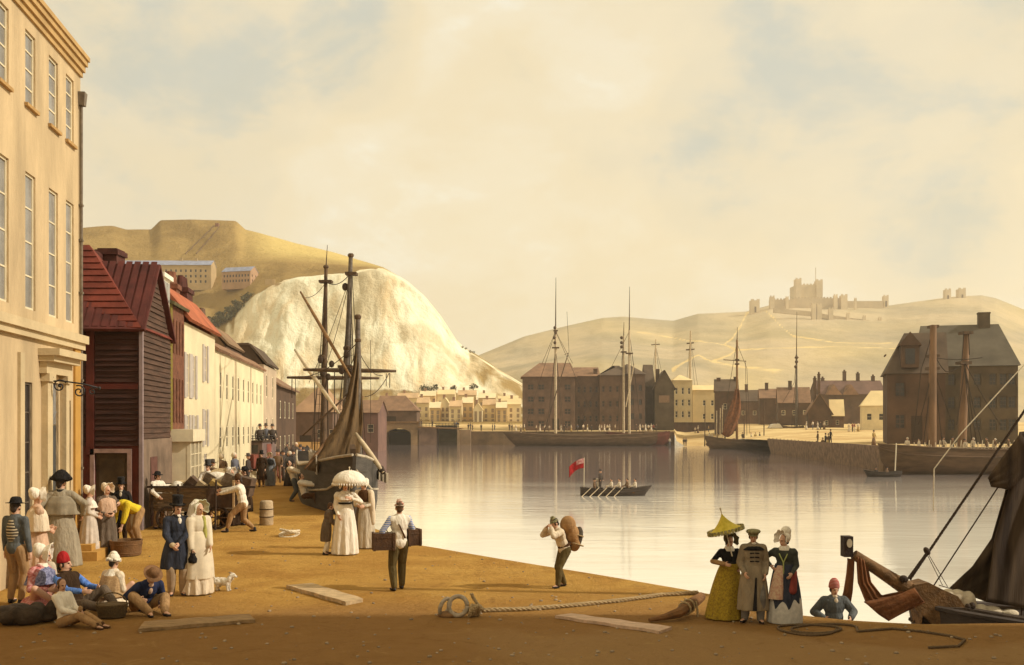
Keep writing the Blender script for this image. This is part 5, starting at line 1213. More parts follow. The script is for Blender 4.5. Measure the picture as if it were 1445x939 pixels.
q_ = MB(); q_.lathe([(.045, -.012), (.045, .012)], (e_.x+.01, e_.y-.105, e_.z+.06), Matrix.Rotation(pi/2, 3, 'X') @ Matrix.Diagonal((1, 1.6, 1)), n=14); q_.build('cap_hole', mat('pale_hole', (.55, .47, .33, 1), .9), eo)
q_ = MB()                                               # knightheads and stem: a heavy rounded knee
prof = [(1284, 846), (1292, 826), (1310, 822), (1330, 832), (1352, 842), (1372, 872), (1384, 892), (1330, 900), (1312, 876), (1302, 868), (1300, 888), (1296, 866)]
q_.prism([P(x, y, Yn_-.34) for x, y in prof], (0, .42, 0)); q_.build('stem', OLDW, nv)
q_ = MB(); q_.prism([P(x, y, Yn_-.40) for x, y in ((1326, 858), (1360, 858), (1440, 872), (1470, 876), (1470, 892), (1385, 896), (1350, 886))], (0, .3, 0)); q_.build('bow_planking', mat('dark_bow_planks', (.045, .028, .015, 1), .85, .4, 3, .5, 18), nv)
q_ = MB()
for px, py, rx, rz in ((1350, 842, .16, .13), (1366, 850, .14, .20), (1385, 862, .12, .12), (1400, 862, .16, .09), (1425, 866, .16, .08), (1338, 838, .10, .09)): q_.ell(P(px, py, Yn_+.1), (rx, .12, rz))
fo = q_.build('stowed_canvas', mat('stowed_canvas', (.62, .52, .36, 1), .9, .15, 6, .4, 20), nv, smooth=True); fuse(fo, .03, 4)
q_ = MB()
for px, py in ((1366, 857), (1372, 855), (1391, 873), (1395, 871), (1408, 870), (1418, 874)): q_.ell(P(px, py, Yn_-.3), (.055, .05, .06), n=10)
fo = q_.build('deadeyes', WOOD_DK, nv, smooth=True)
def cloth_patch(Lp, Rp, Y, n, m_, belly, ripple, ph=0.0, yl=0.0, yr=0.0):
    gr = []
    for i in range(n+1):
        s = i/n; row = []
        lx, ly = interp([(k/(len(Lp)-1), p[0]) for k, p in enumerate(Lp)], s), interp([(k/(len(Lp)-1), p[1]) for k, p in enumerate(Lp)], s)
        rx, ry = interp([(k/(len(Rp)-1), p[0]) for k, p in enumerate(Rp)], s), interp([(k/(len(Rp)-1), p[1]) for k, p in enumerate(Rp)], s)
        for k in range(m_+1):
            w = k/m_; row.append(P(lx+(rx-lx)*w, ly+(ry-ly)*w, Y+yl*(1-w)+yr*w-belly*sin(pi*w)*(.3+.7*s)+ripple*sin(w*21+ph+s*2.5)*(.3+.7*sin(pi*min(1, s+.15)))))
        gr.append(row)
    return gr
q_ = MB(); q_.sheet(cloth_patch([(1196, 788), (1194, 810), (1190, 835), (1187, 846)], [(1206, 790), (1205, 815), (1203, 838), (1201, 850)], Yn_-.2, 14, 8, .05, .02), .02); q_.build('hanging_jib_corner', SAIL_RED, nv, smooth=True)
q_ = MB(); q_.sheet(cloth_patch([(1208, 785), (1210, 822), (1222, 852), (1240, 868), (1254, 877), (1270, 868)], [(1222, 792), (1228, 822), (1244, 842), (1268, 836), (1300, 828), (1322, 842)], Yn_-.22, 34, 16, .14, .035, 1.0), .02); q_.build('furled_jib', SAIL_RED, nv, smooth=True)
q_ = MB(); q_.sheet(cloth_patch([(1219, 850), (1244, 846), (1270, 838), (1290, 830)], [(1254, 877), (1272, 866), (1292, 854), (1303, 848)], Yn_-.34, 24, 8, .08, .03, 2.2), .02); q_.build('furled_jib_bunt', SAIL_RED, nv, smooth=True)
q_ = MB(); q_.sheet(cloth_patch([(1440, 610), (1418, 700), (1400, 760), (1372, 800), (1340, 830)], [(1500, 600), (1492, 700), (1480, 780), (1440, 830), (1392, 850)], Yn_+.1, 40, 60, .10, .042, 0.4, 0, .5), .02); q_.build('foresail', SAIL_DK, nv, smooth=True)
q_ = MB(); q_.sheet(cloth_patch([(1440, 640), (1420, 700), (1404, 760), (1392, 850)], [(1540, 640), (1530, 720), (1500, 800), (1470, 862)], Yn_-.05, 34, 50, .10, .045, 2.4, 0, .4), .02); q_.build('foresail', SAIL_DK, nv, smooth=True)
q_ = MB(); q_.sheet(cloth_patch([(1394, 674), (1412, 650), (1440, 612)], [(1398, 686), (1424, 692), (1470, 650)], Yn_-.1, 12, 10, .05, .02), .02); q_.build('reefed_corner', SAIL_DK, nv, smooth=True)
q_ = MB()
def twist(pts, r, mb, tw=9.0, rr=.6):
    pts = [Vector(p) for p in pts]; tot = sum((b_-a).length for a, b_ in zip(pts, pts[1:])); step = max(r*.8, .01); samples = []; d0 = 0
    for a, b_ in zip(pts, pts[1:]):
        L_ = (b_-a).length; k = max(1, int(L_/step))
        for i in range(k): samples.append((a.lerp(b_, i/k), (b_-a).normalized(), d0+L_*i/k))
        d0 += L_
    samples.append((pts[-1], (pts[-1]-pts[-2]).normalized(), d0))
    for s_ in range(3):
        out_ = []
        for p, d, t_ in samples:
            u = d.orthogonal().normalized() if abs(d.z) > .9 else (Vector((0, 0, 1))-d*d.z).normalized(); v_ = d.cross(u); an = t_/(r*tw)*2*pi/1.0+s_*2*pi/3
            out_.append(p+(u*cos(an)+v_*sin(an))*r*.5)
        mb.tube(out_, r*rr, 5)
S0, S1 = P(1284, 818, Yn_-.25), P(1500, 500, Yn_+.2)
twist([S0, S1], .022, q_, 8); q_.build('forestay', ROPE_DK, nv)
q_ = MB(); c = P(1308, 778, Yn_-.25); q_.ell(c, (.05, .045, .075), Matrix.Rotation(-.6, 3, 'Y')); q_.ell(P(1275, 817, Yn_-.3), (.07, .06, .06)); q_.build('block', WOOD_DK, nv)
q_ = MB(); twist([P(1308, 780, Yn_-.28), P(1279, 820, Yn_-.28)], .018, q_, 8); q_.build('lanyard', ROPE_DK, nv)
for a, b_, r in (((1318, 826), (1412, 682), .012), ((1308, 782), (1330, 826), .006), ((1310, 782), (1337, 828), .006), ((1325, 826), (1345, 832), .008)): rope(nv, [P(*a, Yn_-.2), P(*b_, Yn_-.1)], r)
rope(nv, [P(1317, 722, Yn_-.2), P(1318, 662, Yn_-.2), P(1356, 612, Yn_-.2), P(1500, 455, Yn_+.2)], .010, 0, ROPE_W)
spar('mast', nv, P(1500, 880, Yn_+.2), P(1506, 130, Yn_+.2), .14, .09)
for b_ in ((1440, 878), (1475, 880), (1540, 880)): rope(nv, [P(1505, 190, Yn_+.2), P(*b_, Yn_+.5)], .012)
# ------------------------------------------------------------------ people
V3 = Vector
def ik(a, c, l1, l2, pole):
    a, c = V3(a), V3(c); d = c-a; L = min(d.length, (l1+l2)*.998); d = d.normalized(); c = a+d*L
    k = (l1*l1-l2*l2+L*L)/(2*L); h = sqrt(max(0, l1*l1-k*k)); p = V3(pole); p = p-d*p.dot(d); p = p.normalized() if p.length > 1e-6 else d.orthogonal().normalized()
    return a+d*k+p*h, c
def pose(pel=(0, 0, .93), lean=(0, 0, 1), haL=None, haR=None, fL=(.10, 0, .08), fR=(-.10, 0, .08), look=(0, -1, 0), up=None, head=None, twist=0, poleL=(.6, 1, -.3), poleR=(-.6, 1, -.3), kneeL=(.15, -1, .1), kneeR=(-.15, -1, .1), toeL=(.15, -1, 0), toeR=(-.15, -1, 0)):
    j = {}; pel = V3(pel); ln = V3(lean).normalized(); tw = Matrix.Rotation(radians(twist), 3, 'Z'); sd = tw @ V3((1, 0, 0)); sd = (sd-ln*sd.dot(ln)).normalized()
    j.update(pel=pel, ln=ln, sd=sd, fw=sd.cross(ln)*-1 if False else ln.cross(sd)*-1)
    j['che'] = pel+ln*.31; j['nek'] = pel+ln*.52
    hd = V3(head).normalized() if head else (ln*.75+V3((0, 0, .35))+V3(look)*.10).normalized()
    j['hed'] = j['nek']+hd*.145; j['look'] = V3(look).normalized(); j['up'] = V3(up).normalized() if up else hd
    for k, sg, ha, f, pl, kn, to in (('L', 1, haL, fL, poleL, kneeL, toeL), ('R', -1, haR, fR, poleR, kneeR, toeR)):
        sh = pel+ln*.465+sd*.175*sg; ha = V3(ha) if ha else sh+V3((.05*sg, -.06, -.50))
        el, ha = ik(sh, ha, .285, .255, pl); hi = pel+sd*.09*sg-ln*.03; kn_, an = ik(hi, f, .425, .42, kn)
        j['sh'+k], j['el'+k], j['ha'+k], j['hi'+k], j['kn'+k], j['an'+k], j['to'+k] = sh, el, ha, hi, kn_, an, V3(to).normalized()
    z = j['up']; y = -(j['look']-z*j['look'].dot(z)).normalized(); x = y.cross(z); j['HR'] = Matrix((x, y, z)).transposed()
    u = j['ln']; s_ = j['sd']; f_ = s_.cross(u); j['TR'] = Matrix((s_, -f_ if f_.y < 0 else f_, u)).transposed()
    return j
def torso(mb, j, g=0.0):
    R = j['TR']; pel, che = j['pel'], j['che']; u = j['ln']
    mb.ell(che+u*.05, (.165+g, .112+g, .20+g*.5), R); mb.ell((pel+che)/2, (.140+g, .105+g, .20), R); mb.ell(pel, (.155+g, .118+g, .14+g*.3), R)
    mb.cap(j['shL']-j['sd']*.02-u*.02, .062+g, j['shR']+j['sd']*.02-u*.02, .062+g)
def arm(mb, j, k, g=0.0, upto=1.0):
    sh, el, ha = j['sh'+k], j['el'+k], j['ha'+k]; mb.cap(sh-V3((0, 0, .01)), .056+g, el, .043+g); mb.cap(el, .043+g, el.lerp(ha, upto), .031+g*.9)
def leg(mb, j, k, g=0.0, upto=1.0):
    hi, kn, an = j['hi'+k], j['kn'+k], j['an'+k]; mb.cap(hi, .088+g, kn, .058+g); mb.cap(kn, .058+g, kn.lerp(an, .4), .055+g); mb.cap(kn.lerp(an, .4), .055+g, kn.lerp(an, upto), .036+g)
def hand(mb, j, k, curl=.6):
    el, w = j['el'+k], j['ha'+k]; d = (w-el).normalized(); sg = 1 if k == 'L' else -1
    n = V3((-sg*.8, 0.2, -.1)); n = (n-d*n.dot(d)).normalized(); sd = d.cross(n)
    if sd.dot(V3((0, -1, .4))) < 0: sd = -sd
    R = Matrix((sd, n, d)).transposed(); mb.ell(w+d*.045, (.040, .020, .055), R)
    for q_, (o, L_) in enumerate(((.030, .066), (.010, .076), (-.011, .070), (-.030, .056))):
        b_ = w+d*.085+sd*o; c_ = curl*(1+.12*q_); m_ = b_+(d*cos(c_*.5)+n*sin(c_*.5))*L_*.55; e_ = m_+(d*cos(c_*1.4)+n*sin(c_*1.4))*L_*.5; mb.cap(b_, .0105, m_, .010, 6); mb.cap(m_, .010, e_, .008, 6)
    t0 = w+d*.025+sd*.034; t1 = t0+(d*.7+sd*.65+n*.2).normalized()*.036; mb.cap(t0, .013, t1, .011, 6); mb.cap(t1, .011, t1+(d*.9+sd*.1+n*.4).normalized()*.030, .009, 6)
def hp(j, p): return j['hed']+j['HR'] @ V3(p)
def body(label, loc, face, H, j, group=None, vox=.0105, skin=None, bare=False):
    mb = MB(); R = j['HR']; torso(mb, j, -.008)
    for k in 'LR':
        arm(mb, j, k, -.004); leg(mb, j, k, -.004); hand(mb, j, k)
        a = j['an'+k]; t_ = j['to'+k]; mb.cap(a+V3((0, 0, -.02)), .040, a+t_*.13+V3((0, 0, -.045)), .032)
    mb.cap(j['nek']-j['ln']*.04, .058, j['hed'], .05)
    mb.ell(hp(j, (0, .01, .02)), (.074, .094, .100), R); mb.ell(hp(j, (0, -.018, -.045)), (.056, .070, .072), R)
    mb.ell(hp(j, (0, -.045, -.088)), (.030, .030, .026), R)
    mb.ell(hp(j, (0, -.100, -.022)), (.014, .022, .026), R, 8, 6); mb.ell(hp(j, (0, -.086, .018)), (.050, .016, .014), R, 8, 6)
    mb.ell(hp(j, (0, -.088, -.066)), (.024, .012, .012), R, 8, 6)
    for s_ in (1, -1): mb.ell(hp(j, (s_*.076, .012, -.012)), (.012, .022, .032), R, 8, 6)
    o = mb.build('person', [skin or SKIN, EYE, LIPS], None, smooth=True)
    o.location = loc; o.rotation_euler = (0, 0, radians(face)); s = H/1.72; o.scale = (s, s, s); tag(o, label, 'person', group)
    ey = [hp(j, (s_*.031, -.088, -.002)) for s_ in (1, -1)]; mo = hp(j, (0, -.094, -.066)); RI = R.inverted(); hc = j['hed'].copy()
    def after(me):
        for p in me.polygons:
            c = p.center
            if (c-hc).length > .16: continue
            if any((c-e).length < .0165 for e in ey): p.material_index = 1
            else:
                q_ = RI @ (c-mo)
                if abs(q_.x) < .022 and abs(q_.z) < .009 and abs(q_.y) < .03: p.material_index = 2
    fuse(o, vox, 3, after); o['_j'] = 0; del o['_j']; JJ[o.name] = j; return o
JJ = {}
def wear(o, name, m, fn, vox=.013, smooth=4):
    mb = MB(); fn(mb, JJ[o.name]); q_ = mb.build(name, m, o, smooth=True); fuse(q_, vox, smooth); return q_
def plain(o, name, m, fn, angle=50):
    mb = MB(); fn(mb, JJ[o.name]); return mb.build(name, m, o, smooth=True, angle=angle)
def shirt(o, m, g=.012, name='shirt', upto=.93): return wear(o, name, m, lambda mb, j: (torso(mb, j, g), arm(mb, j, 'L', g, upto), arm(mb, j, 'R', g, upto)))
def trousers(o, m, g=.018, upto=.96): return wear(o, 'trousers', m, lambda mb, j: (mb.ell(j['pel'], (.165, .128, .15), j['TR']), leg(mb, j, 'L', g, upto), leg(mb, j, 'R', g, upto)))
def shoes(o, m=None):
    for k in 'LR':
        def f(mb, j, k=k):
            a = j['an'+k]; t_ = j['to'+k]; R = Matrix((t_.cross(V3((0, 0, 1))), t_, V3((0, 0, 1)))).transposed(); mb.ell(a+t_*.055+V3((0, 0, -.045)), (.046, .125, .036), R); mb.cap(a+V3((0, 0, .02)), .045, a+V3((0, 0, -.04)), .043)
        wear(o, 'shoe', m or SHOE, f, .013, 3)
def skirt_rings(j, z0, z1, w0, w1, d0=None, d1=None, n=9, bulge=.04, hem=None):
    p = j['pel']; c0 = p+j['ln']*z0; c1 = V3(hem) if hem else V3((p.x, p.y+.02, z1)); out_ = []
    d0 = d0 or w0*.78; d1 = d1 or w1*.9
    for i in range(n):
        s = i/(n-1); e = s**.75; out_.append((c0.lerp(c1, s), w0+(w1-w0)*e+bulge*sin(pi*s)*.5, d0+(d1-d0)*e+bulge*sin(pi*s)*.5))
    return out_
def gown(o, m, z0=.24, w0=.15, w1=.34, hem=None, z1=.02, g=.010, sleeves=.9, folds=11, amp=.11, ph=0.0, d1=None, name='gown'):
    def f(mb, j):
        torso(mb, j, g); mb.loft(skirt_rings(j, z0, z1, w0, w1, None, d1, hem=hem), 40, folds=folds, amp=amp, ph=ph)
        for k in 'LR':
            arm(mb, j, k, g, sleeves); mb.ell(j['sh'+k]+V3((0, 0, -.05)), (.085, .085, .09))
    return wear(o, name, m, f)
def skirt(o, m, z0=.2, w0=.15, w1=.33, z1=.02, hem=None, folds=11, amp=.11, ph=0.0, name='skirt', d1=None): return wear(o, name, m, lambda mb, j: mb.loft(skirt_rings(j, z0, z1, w0, w1, None, d1, hem=hem), 40, folds=folds, amp=amp, ph=ph))
def coat(o, m, hemz=.40, w1=.27, g=.026, sleeves=.93, folds=8, amp=.08, name='coat', hem=None, d1=None):
    def f(mb, j):
        torso(mb, j, g); mb.loft(skirt_rings(j, .12, hemz, .165+g*.5, w1, .125+g*.5, d1 or w1*.75, hem=hem), 36, folds=folds, amp=amp)
        arm(mb, j, 'L', g*.8, sleeves); arm(mb, j, 'R', g*.8, sleeves); mb.cap(j['nek']-j['ln']*.06, .085, j['nek']+j['ln']*.0, .072)
    return wear(o, name, m, f)
def waistcoat(o, m, g=.022, name='waistcoat'): return wear(o, name, m, lambda mb, j: torso(mb, j, g))
def cape(o, m, w1=.32, drop=.34, g=.04, name='cape', d1=None):
    def f(mb, j):
        n = j['nek']; mb.loft([(n+j['ln']*.01, .07, .07), (n-j['ln']*.05, .13, .10), (n-j['ln']*.10, .225, .145), (n-j['ln']*.2, w1*.9, .18), (n-j['ln']*drop, w1, d1 or .21)], 32, folds=8, amp=.05)
    return wear(o, name, m, f)
def collar(o, m, r=.085, h=.05, name='collar'): return plain(o, name, m, lambda mb, j: mb.lathe([(r*1.15, -h*.8), (r*1.1, -h*.3), (r*.85, h*.5), (r*.8, h*.55), (r*.75, -h*.4)], j['nek']+j['ln']*.005, j['TR'], 18))
def cravat(o, m=None): return plain(o, 'cravat', m or WHITE, lambda mb, j: (mb.ell(j['nek']+j['look']*.055+j['ln']*(.005), (.05, .04, .045)), mb.ell(j['nek']+j['look']*.105-j['ln']*.10, (.045, .03, .09), j['TR'])))
def hair(o, m=None, long=False): return wear(o, 'hair', m or HAIR, lambda mb, j: (mb.ell(hp(j, (0, .032, .040)), (.083, .090, .092), j['HR']), mb.ell(hp(j, (.062, .0, .0)), (.020, .035, .06), j['HR']), mb.ell(hp(j, (-.062, .0, .0)), (.020, .035, .06), j['HR']), mb.ell(hp(j, (0, .075, -.03)), (.06, .035, .07), j['HR'])), .012, 3)
def hat(o, kind, m, band=None, tilt=0.0):
    def f(mb, j):
        R = j['HR'] @ Matrix.Rotation(tilt, 3, 'X'); c = hp(j, (0, .012, .055))
        if kind == 'top': mb.lathe([(.098, .0), (.150, .012), (.158, .026), (.150, .020), (.100, .014), (.096, .06), (.098, .13), (.108, .19), (.104, .196), (.02, .198)], c, R, 24, sx=.92)
        elif kind == 'round': mb.lathe([(.09, .0), (.165, .004), (.170, .014), (.105, .020), (.098, .05), (.088, .09), (.06, .115), (.01, .12)], c, R, 22, sx=.93)
        elif kind == 'knit': mb.lathe([(.090, -.035), (.097, -.03), (.098, .0), (.092, .05), (.075, .10), (.045, .135), (.01, .15)], c, R, 20)
        elif kind == 'flat': mb.lathe([(.088, -.03), (.095, -.028), (.096, .0), (.125, .02), (.135, .042), (.12, .065), (.06, .08), (.01, .082)], c, R, 24); mb.box(-.06, .06, -.0, .06, -.03, -.018, R=Matrix.Translation(c+R @ V3((0, -.14, 0))) @ R.to_4x4())
        elif kind == 'bicorn': mb.loft([(c+R @ V3((0, 0, -.03)), .10, .115, R), (c+R @ V3((0, 0, .0)), .20, .13, R), (c+R @ V3((0, 0, .03)), .21, .12, R), (c+R @ V3((0, 0, .10)), .15, .08, R), (c+R @ V3((0, 0, .17)), .07, .04, R), (c+R @ V3((0, 0, .19)), .01, .01, R)], 24)
        elif kind == 'bonnet':
            mb.ell(c+R @ V3((0, .045, .0)), (.100, .098, .112), R); mb.ell(c+R @ V3((0, .085, .045)), (.075, .07, .075), R)
            n_ = 18; gr = []
            for i in range(4):
                row = []
                for k in range(n_+1):
                    a = radians(-215+250*k/n_); rr = .098+.020*i+.006*sin(k*1.9)*i; row.append(c+R @ V3((rr*cos(a)*-1, -.02-.030*i, -.03-rr*sin(a)*1.02)))
                gr.append(row)
            mb.sheet(gr, .010)
        elif kind == 'mob':
            mb.ell(c+R @ V3((0, .02, .01)), (.105, .105, .10), R); mb.ell(c+R @ V3((0, .03, .075)), (.07, .07, .06), R)
            for k in range(16):
                a = 2*pi*k/16; mb.ell(c+R @ V3((.105*cos(a), .02+.11*sin(a), -.02+.012*sin(k*2.3))), .027, None, 8, 6)
        elif kind == 'turban':
            for k in range(5): mb.lathe([(.088-.013*k, -.02+.028*k), (.108-.015*k, -.008+.028*k), (.090-.014*k, .008+.028*k)], c+V3((.003*sin(k*3), 0, 0)), R @ Matrix.Rotation(.15*sin(k*2.2), 3, 'Y'), 20)
    q_ = plain(o, {'top': 'top_hat', 'round': 'hat', 'knit': 'knitted_cap', 'flat': 'peaked_cap', 'bicorn': 'cocked_hat', 'bonnet': 'bonnet', 'mob': 'frilled_cap', 'turban': 'headscarf'}[kind], m, f, 60)
    if band: plain(q_ if False else o, 'hat_band', band, lambda mb, j: mb.lathe([(.101, .016), (.1015, .05), (.098, .05), (.097, .016)], hp(j, (0, .012, .055)), j['HR'], 24, sx=.93))
    return q_
def striped(name, c1, c2, scale, axis='Z', rough=.95, thick=.5):
    if name in MATS: return MATS[name]
    m = bpy.data.materials.new(name); m.use_nodes = True; t = m.node_tree; b_ = t.nodes['Principled BSDF']; b_.inputs['Roughness'].default_value = rough; b_.inputs['Specular IOR Level'].default_value = .1
    c = t.nodes.new('ShaderNodeTexCoord'); w = t.nodes.new('ShaderNodeTexWave'); w.wave_type = 'BANDS'; w.bands_direction = axis; w.inputs['Scale'].default_value = scale; w.inputs['Distortion'].default_value = 1.2; w.inputs['Detail'].default_value = 1
    t.links.new(c.outputs['Object'], w.inputs['Vector']); r = t.nodes.new('ShaderNodeValToRGB'); e = r.color_ramp.elements; e[0].position = thick-.06; e[1].position = thick+.06; e[0].color = c1; e[1].color = c2
    t.links.new(w.outputs[0], r.inputs[0]); t.links.new(r.outputs[0], b_.inputs['Base Color']); MATS[name] = m; return m
STR_SCARF = striped('striped_scarf', (.42, .06, .03, 1), (.62, .52, .38, 1), 14)
STR_BLUE = striped('blue_striped_cotton', (.12, .20, .46, 1), (.62, .58, .52, 1), 9)
STR_VEST = striped('striped_waistcoat', (.035, .028, .022, 1), (.46, .38, .25, 1), 6.5)
STR_CAP = striped('striped_cap', (.03, .032, .02, 1), (.40, .34, .16, 1), 14, 'X')
STR_RED = striped('red_striped_cap', (.34, .03, .03, 1), (.48, .26, .2, 1), 13)
SPOTRED = mat('red_figured_cotton', (.34, .02, .02, 1), .95, .2, 30, col2=(.62, .38, .34, 1)); SPOTNAVY = mat('navy_figured_shawl', (.03, .035, .09, 1), .95, .2, 26, col2=(.30, .30, .42, 1))
YELFIG = mat('yellow_figured_cotton', (.40, .27, .02, 1), .95, .2, 28, col2=(.17, .10, .012, 1)); TANFIG = mat('tan_figured_shawl', (.50, .33, .16, 1), .95, .2, 30, col2=(.28, .16, .07, 1)); PINKFIG = mat('pink_figured_apron', (.42, .20, .14, 1), .95, .2, 26, col2=(.56, .42, .26, 1))
def mpp(feet): return CAM_H/(feet-HZ)
def Gp(px, feet): g_ = G(px, feet); return (g_.x, g_.y, 0)

# --- by the stucco house
j = pose(haL=(.24, -.05, .86), haR=(-.24, -.05, .86), look=(.2, -1, 0))
o = body('person seen from behind in dark round hat, striped waistcoat back and tan trousers', Gp(22, 852), 165, 1.76, j, 'bystanders along the house fronts')
trousers(o, TAN); shirt(o, SLATE, .014, 'jacket'); plain(o, 'waistcoat_back', STR_VEST, lambda mb, j: mb.ell(j['che']+V3((0, .035, -.03)), (.125, .115, .24))); hair(o); hat(o, 'round', BLACK); shoes(o)
j = pose(haL=(.05, -.22, 1.05), haR=(-.08, -.2, 1.0), look=(.1, -1, -.15))
o = body('person in white bonnet, cream shawl and pinkish gown next to the caped greatcoat', Gp(52, 828), 128, 1.80, j, 'bystanders along the house fronts')
gown(o, PINKISH, w1=.30, ph=1); cape(o, CREAM, .29, .46, name='shawl'); plain(o, 'shawl_tail', OFFW, lambda mb, j: mb.ell(j['pel']+V3((0, .13, .02)), (.15, .06, .34))); hat(o, 'bonnet', WHITE); shoes(o)
j = pose(haL=(.30, .0, 1.0), haR=(-.34, -.10, 1.02), poleR=(-1, .3, -.3), look=(-.25, -1, 0))
o = body('person seen from behind in long grey caped greatcoat and dark cocked hat', Gp(86, 808), 186, 1.97, j, 'bystanders along the house fronts')
trousers(o, GREYCOAT); coat(o, GREYCOAT, .12, .36, .03, amp=.06, folds=8); cape(o, mat('grey_cape', (.27, .225, .15, 1), .95, .2, 9), .33, .42); collar(o, BLACK, .09, .05); hair(o); hat(o, 'bicorn', BLACK); shoes(o)
g_ = Gp(106, 806); q_ = MB(); q_.box(-.06, .06, -.20, .20, -.26, .26); q_.box(-.07, .07, -.21, -.17, -.27, .27); q_.box(-.07, .07, .17, .21, -.27, .27); ob = q_.build('writing_case', mat('case_leather', (.07, .03, .013, 1), .6, .3, 8)); ob.location = (g_[0]-.10, g_[1], 1.27); ob.rotation_euler = (0, .06, .2); tag(ob, 'flat brown leather case held at the side of the caped greatcoat', 'case')

# --- the seated company in the corner
def sit(pz=.12, lean=(0, .12, 1), fL=(.12, -.62, .08), fR=(-.12, -.6, .08), **k): return pose(pel=(0, 0, pz), lean=lean, fL=fL, fR=fR, **k)
j = sit(haL=(.18, -.25, .30), haR=(-.15, -.28, .30), fL=(.14, -.40, .08), fR=(-.1, -.42, .08), look=(.5, -1, -.2), lean=(0, -.08, 1))
o = body('person seated against the wall with white headcloth, navy figured shawl and red gown', Gp(56, 858), 75, 1.92, j, 'seated company in the corner')
gown(o, SPOTRED, z0=.06, w0=.19, w1=.42, hem=(0, -.22, .02), amp=.05, d1=.46); cape(o, SPOTNAVY, .26, .28, name='shawl'); hat(o, 'bonnet', WHITE); collar(o, WHITE, .08, .05)
plain(o, 'apron_sleeve', OFFW, lambda mb, j: mb.cap(j['shL'], .085, j['elL'], .075))
j = sit(haL=(.24, -.18, .36), haR=(-.16, -.26, .36), lean=(0, .50, 1), look=(.35, -1, .05), fL=(.16, -.66, .08), fR=(-.06, -.76, .08), head=(0, .1, 1))
o = body('person reclining in red knitted cap, brown waistcoat and blue patterned sleeves', Gp(108, 864), 68, 1.80, j, 'seated company in the corner')
shirt(o, BLUE, .014); waistcoat(o, DKBROWN, .026); trousers(o, GREYBROWN); hair(o); hat(o, 'knit', RED); shoes(o)
j = sit(haL=(.06, -.30, .30), haR=(-.06, -.30, .28), fL=(.06, -.80, .07), fR=(-.07, -.79, .07), lean=(0, .16, 1), head=(0, -.05, 1), look=(-.45, -1, -.1), kneeL=(.1, -.3, 1), kneeR=(-.1, -.3, 1))
o = body('person small and bareheaded in loose white shirt, sitting with both legs stretched along the ground', Gp(92, 884), 72, 1.36, j, 'seated company in the corner', skin=mat('skin_dark_tan', (.46, .26, .16, 1), .6, .1, 20))
shirt(o, WHITE, .018); trousers(o, TAN, .022); hair(o, HAIRB); shoes(o, BROWN); q_ = plain(o, 'bread', TAN, lambda mb, j: mb.ell((j['haL']+j['haR'])/2+V3((0, -.05, .06)), (.05, .04, .06)))
j = sit(haL=(.14, -.28, .3), haR=(-.14, -.28, .3), fL=(.12, -.42, .08), fR=(-.12, -.42, .08), lean=(0, -.12, 1), look=(.2, -1, -.25))
o = body('person seated with back turned in frilled white cap and tan figured shawl', Gp(156, 856), 152, 1.62, j, 'seated company in the corner')
gown(o, CREAM, z0=.06, w0=.19, w1=.36, hem=(0, -.16, .02), d1=.40, amp=.05); cape(o, TANFIG, .27, .46, name='shawl', d1=.24); hat(o, 'mob', WHITE); plain(o, 'kerchief', WHITE, lambda mb, j: mb.loft([(j['nek']+V3((0, .0, .02)), .075, .075), (j['nek']-V3((0, -.01, .09)), .19, .14), (j['nek']-V3((0, -.01, .10)), .01, .01)], 20)); hair(o)
j = sit(haL=(.16, -.42, .16), haR=(-.20, -.36, .26), fL=(.10, -.70, .07), fR=(-.12, -.62, .07), lean=(0, -.85, 1), look=(0, -.8, -1), head=(0, -.6, .7), up=(0, -.75, .65))
o = body('person slumped forward asleep, brown round hat hiding the face, navy jacket and tan trousers', Gp(200, 862), 42, 1.66, j, 'seated company in the corner')
shirt(o, DKBLUE, .022, 'jacket'); trousers(o, TAN, .03); hair(o, HAIRB); hat(o, 'round', mat('straw_brown', (.17, .085, .035, 1), .9, .3, 20)); shoes(o); cravat(o, PINKISH)
# basket
g_ = G(158, 872); bk = empty('market_basket', 'dark wicker basket with a hooped handle set down among the seated company', 'basket', None, (g_.x, g_.y, 0), .2); bk.scale = (.66, .66, .85)
mb = MB(); mb.lathe([(.20, 0), (.23, .02), (.29, .24), (.30, .26), (.27, .26), (.22, .05), (.02, .04)], n=26, sx=1.25)
for k in range(9): z = .03+k*.026; r = .235+.06*(z/.26); mb.lathe([(r, z-.009), (r+.013, z), (r, z+.009)], n=26, sx=1.24)
mb.build('basket_body', mat('wicker', (.13, .085, .036, 1), .9, .4, 30, .5, 60), bk, smooth=True, angle=40)
mb = MB(); mb.tube([(.34*cos(pi*k/14), 0, .24+.22*sin(pi*k/14)) for k in range(15)], .014, 6); mb.build('handle', mat('wicker', None), bk, smooth=True)

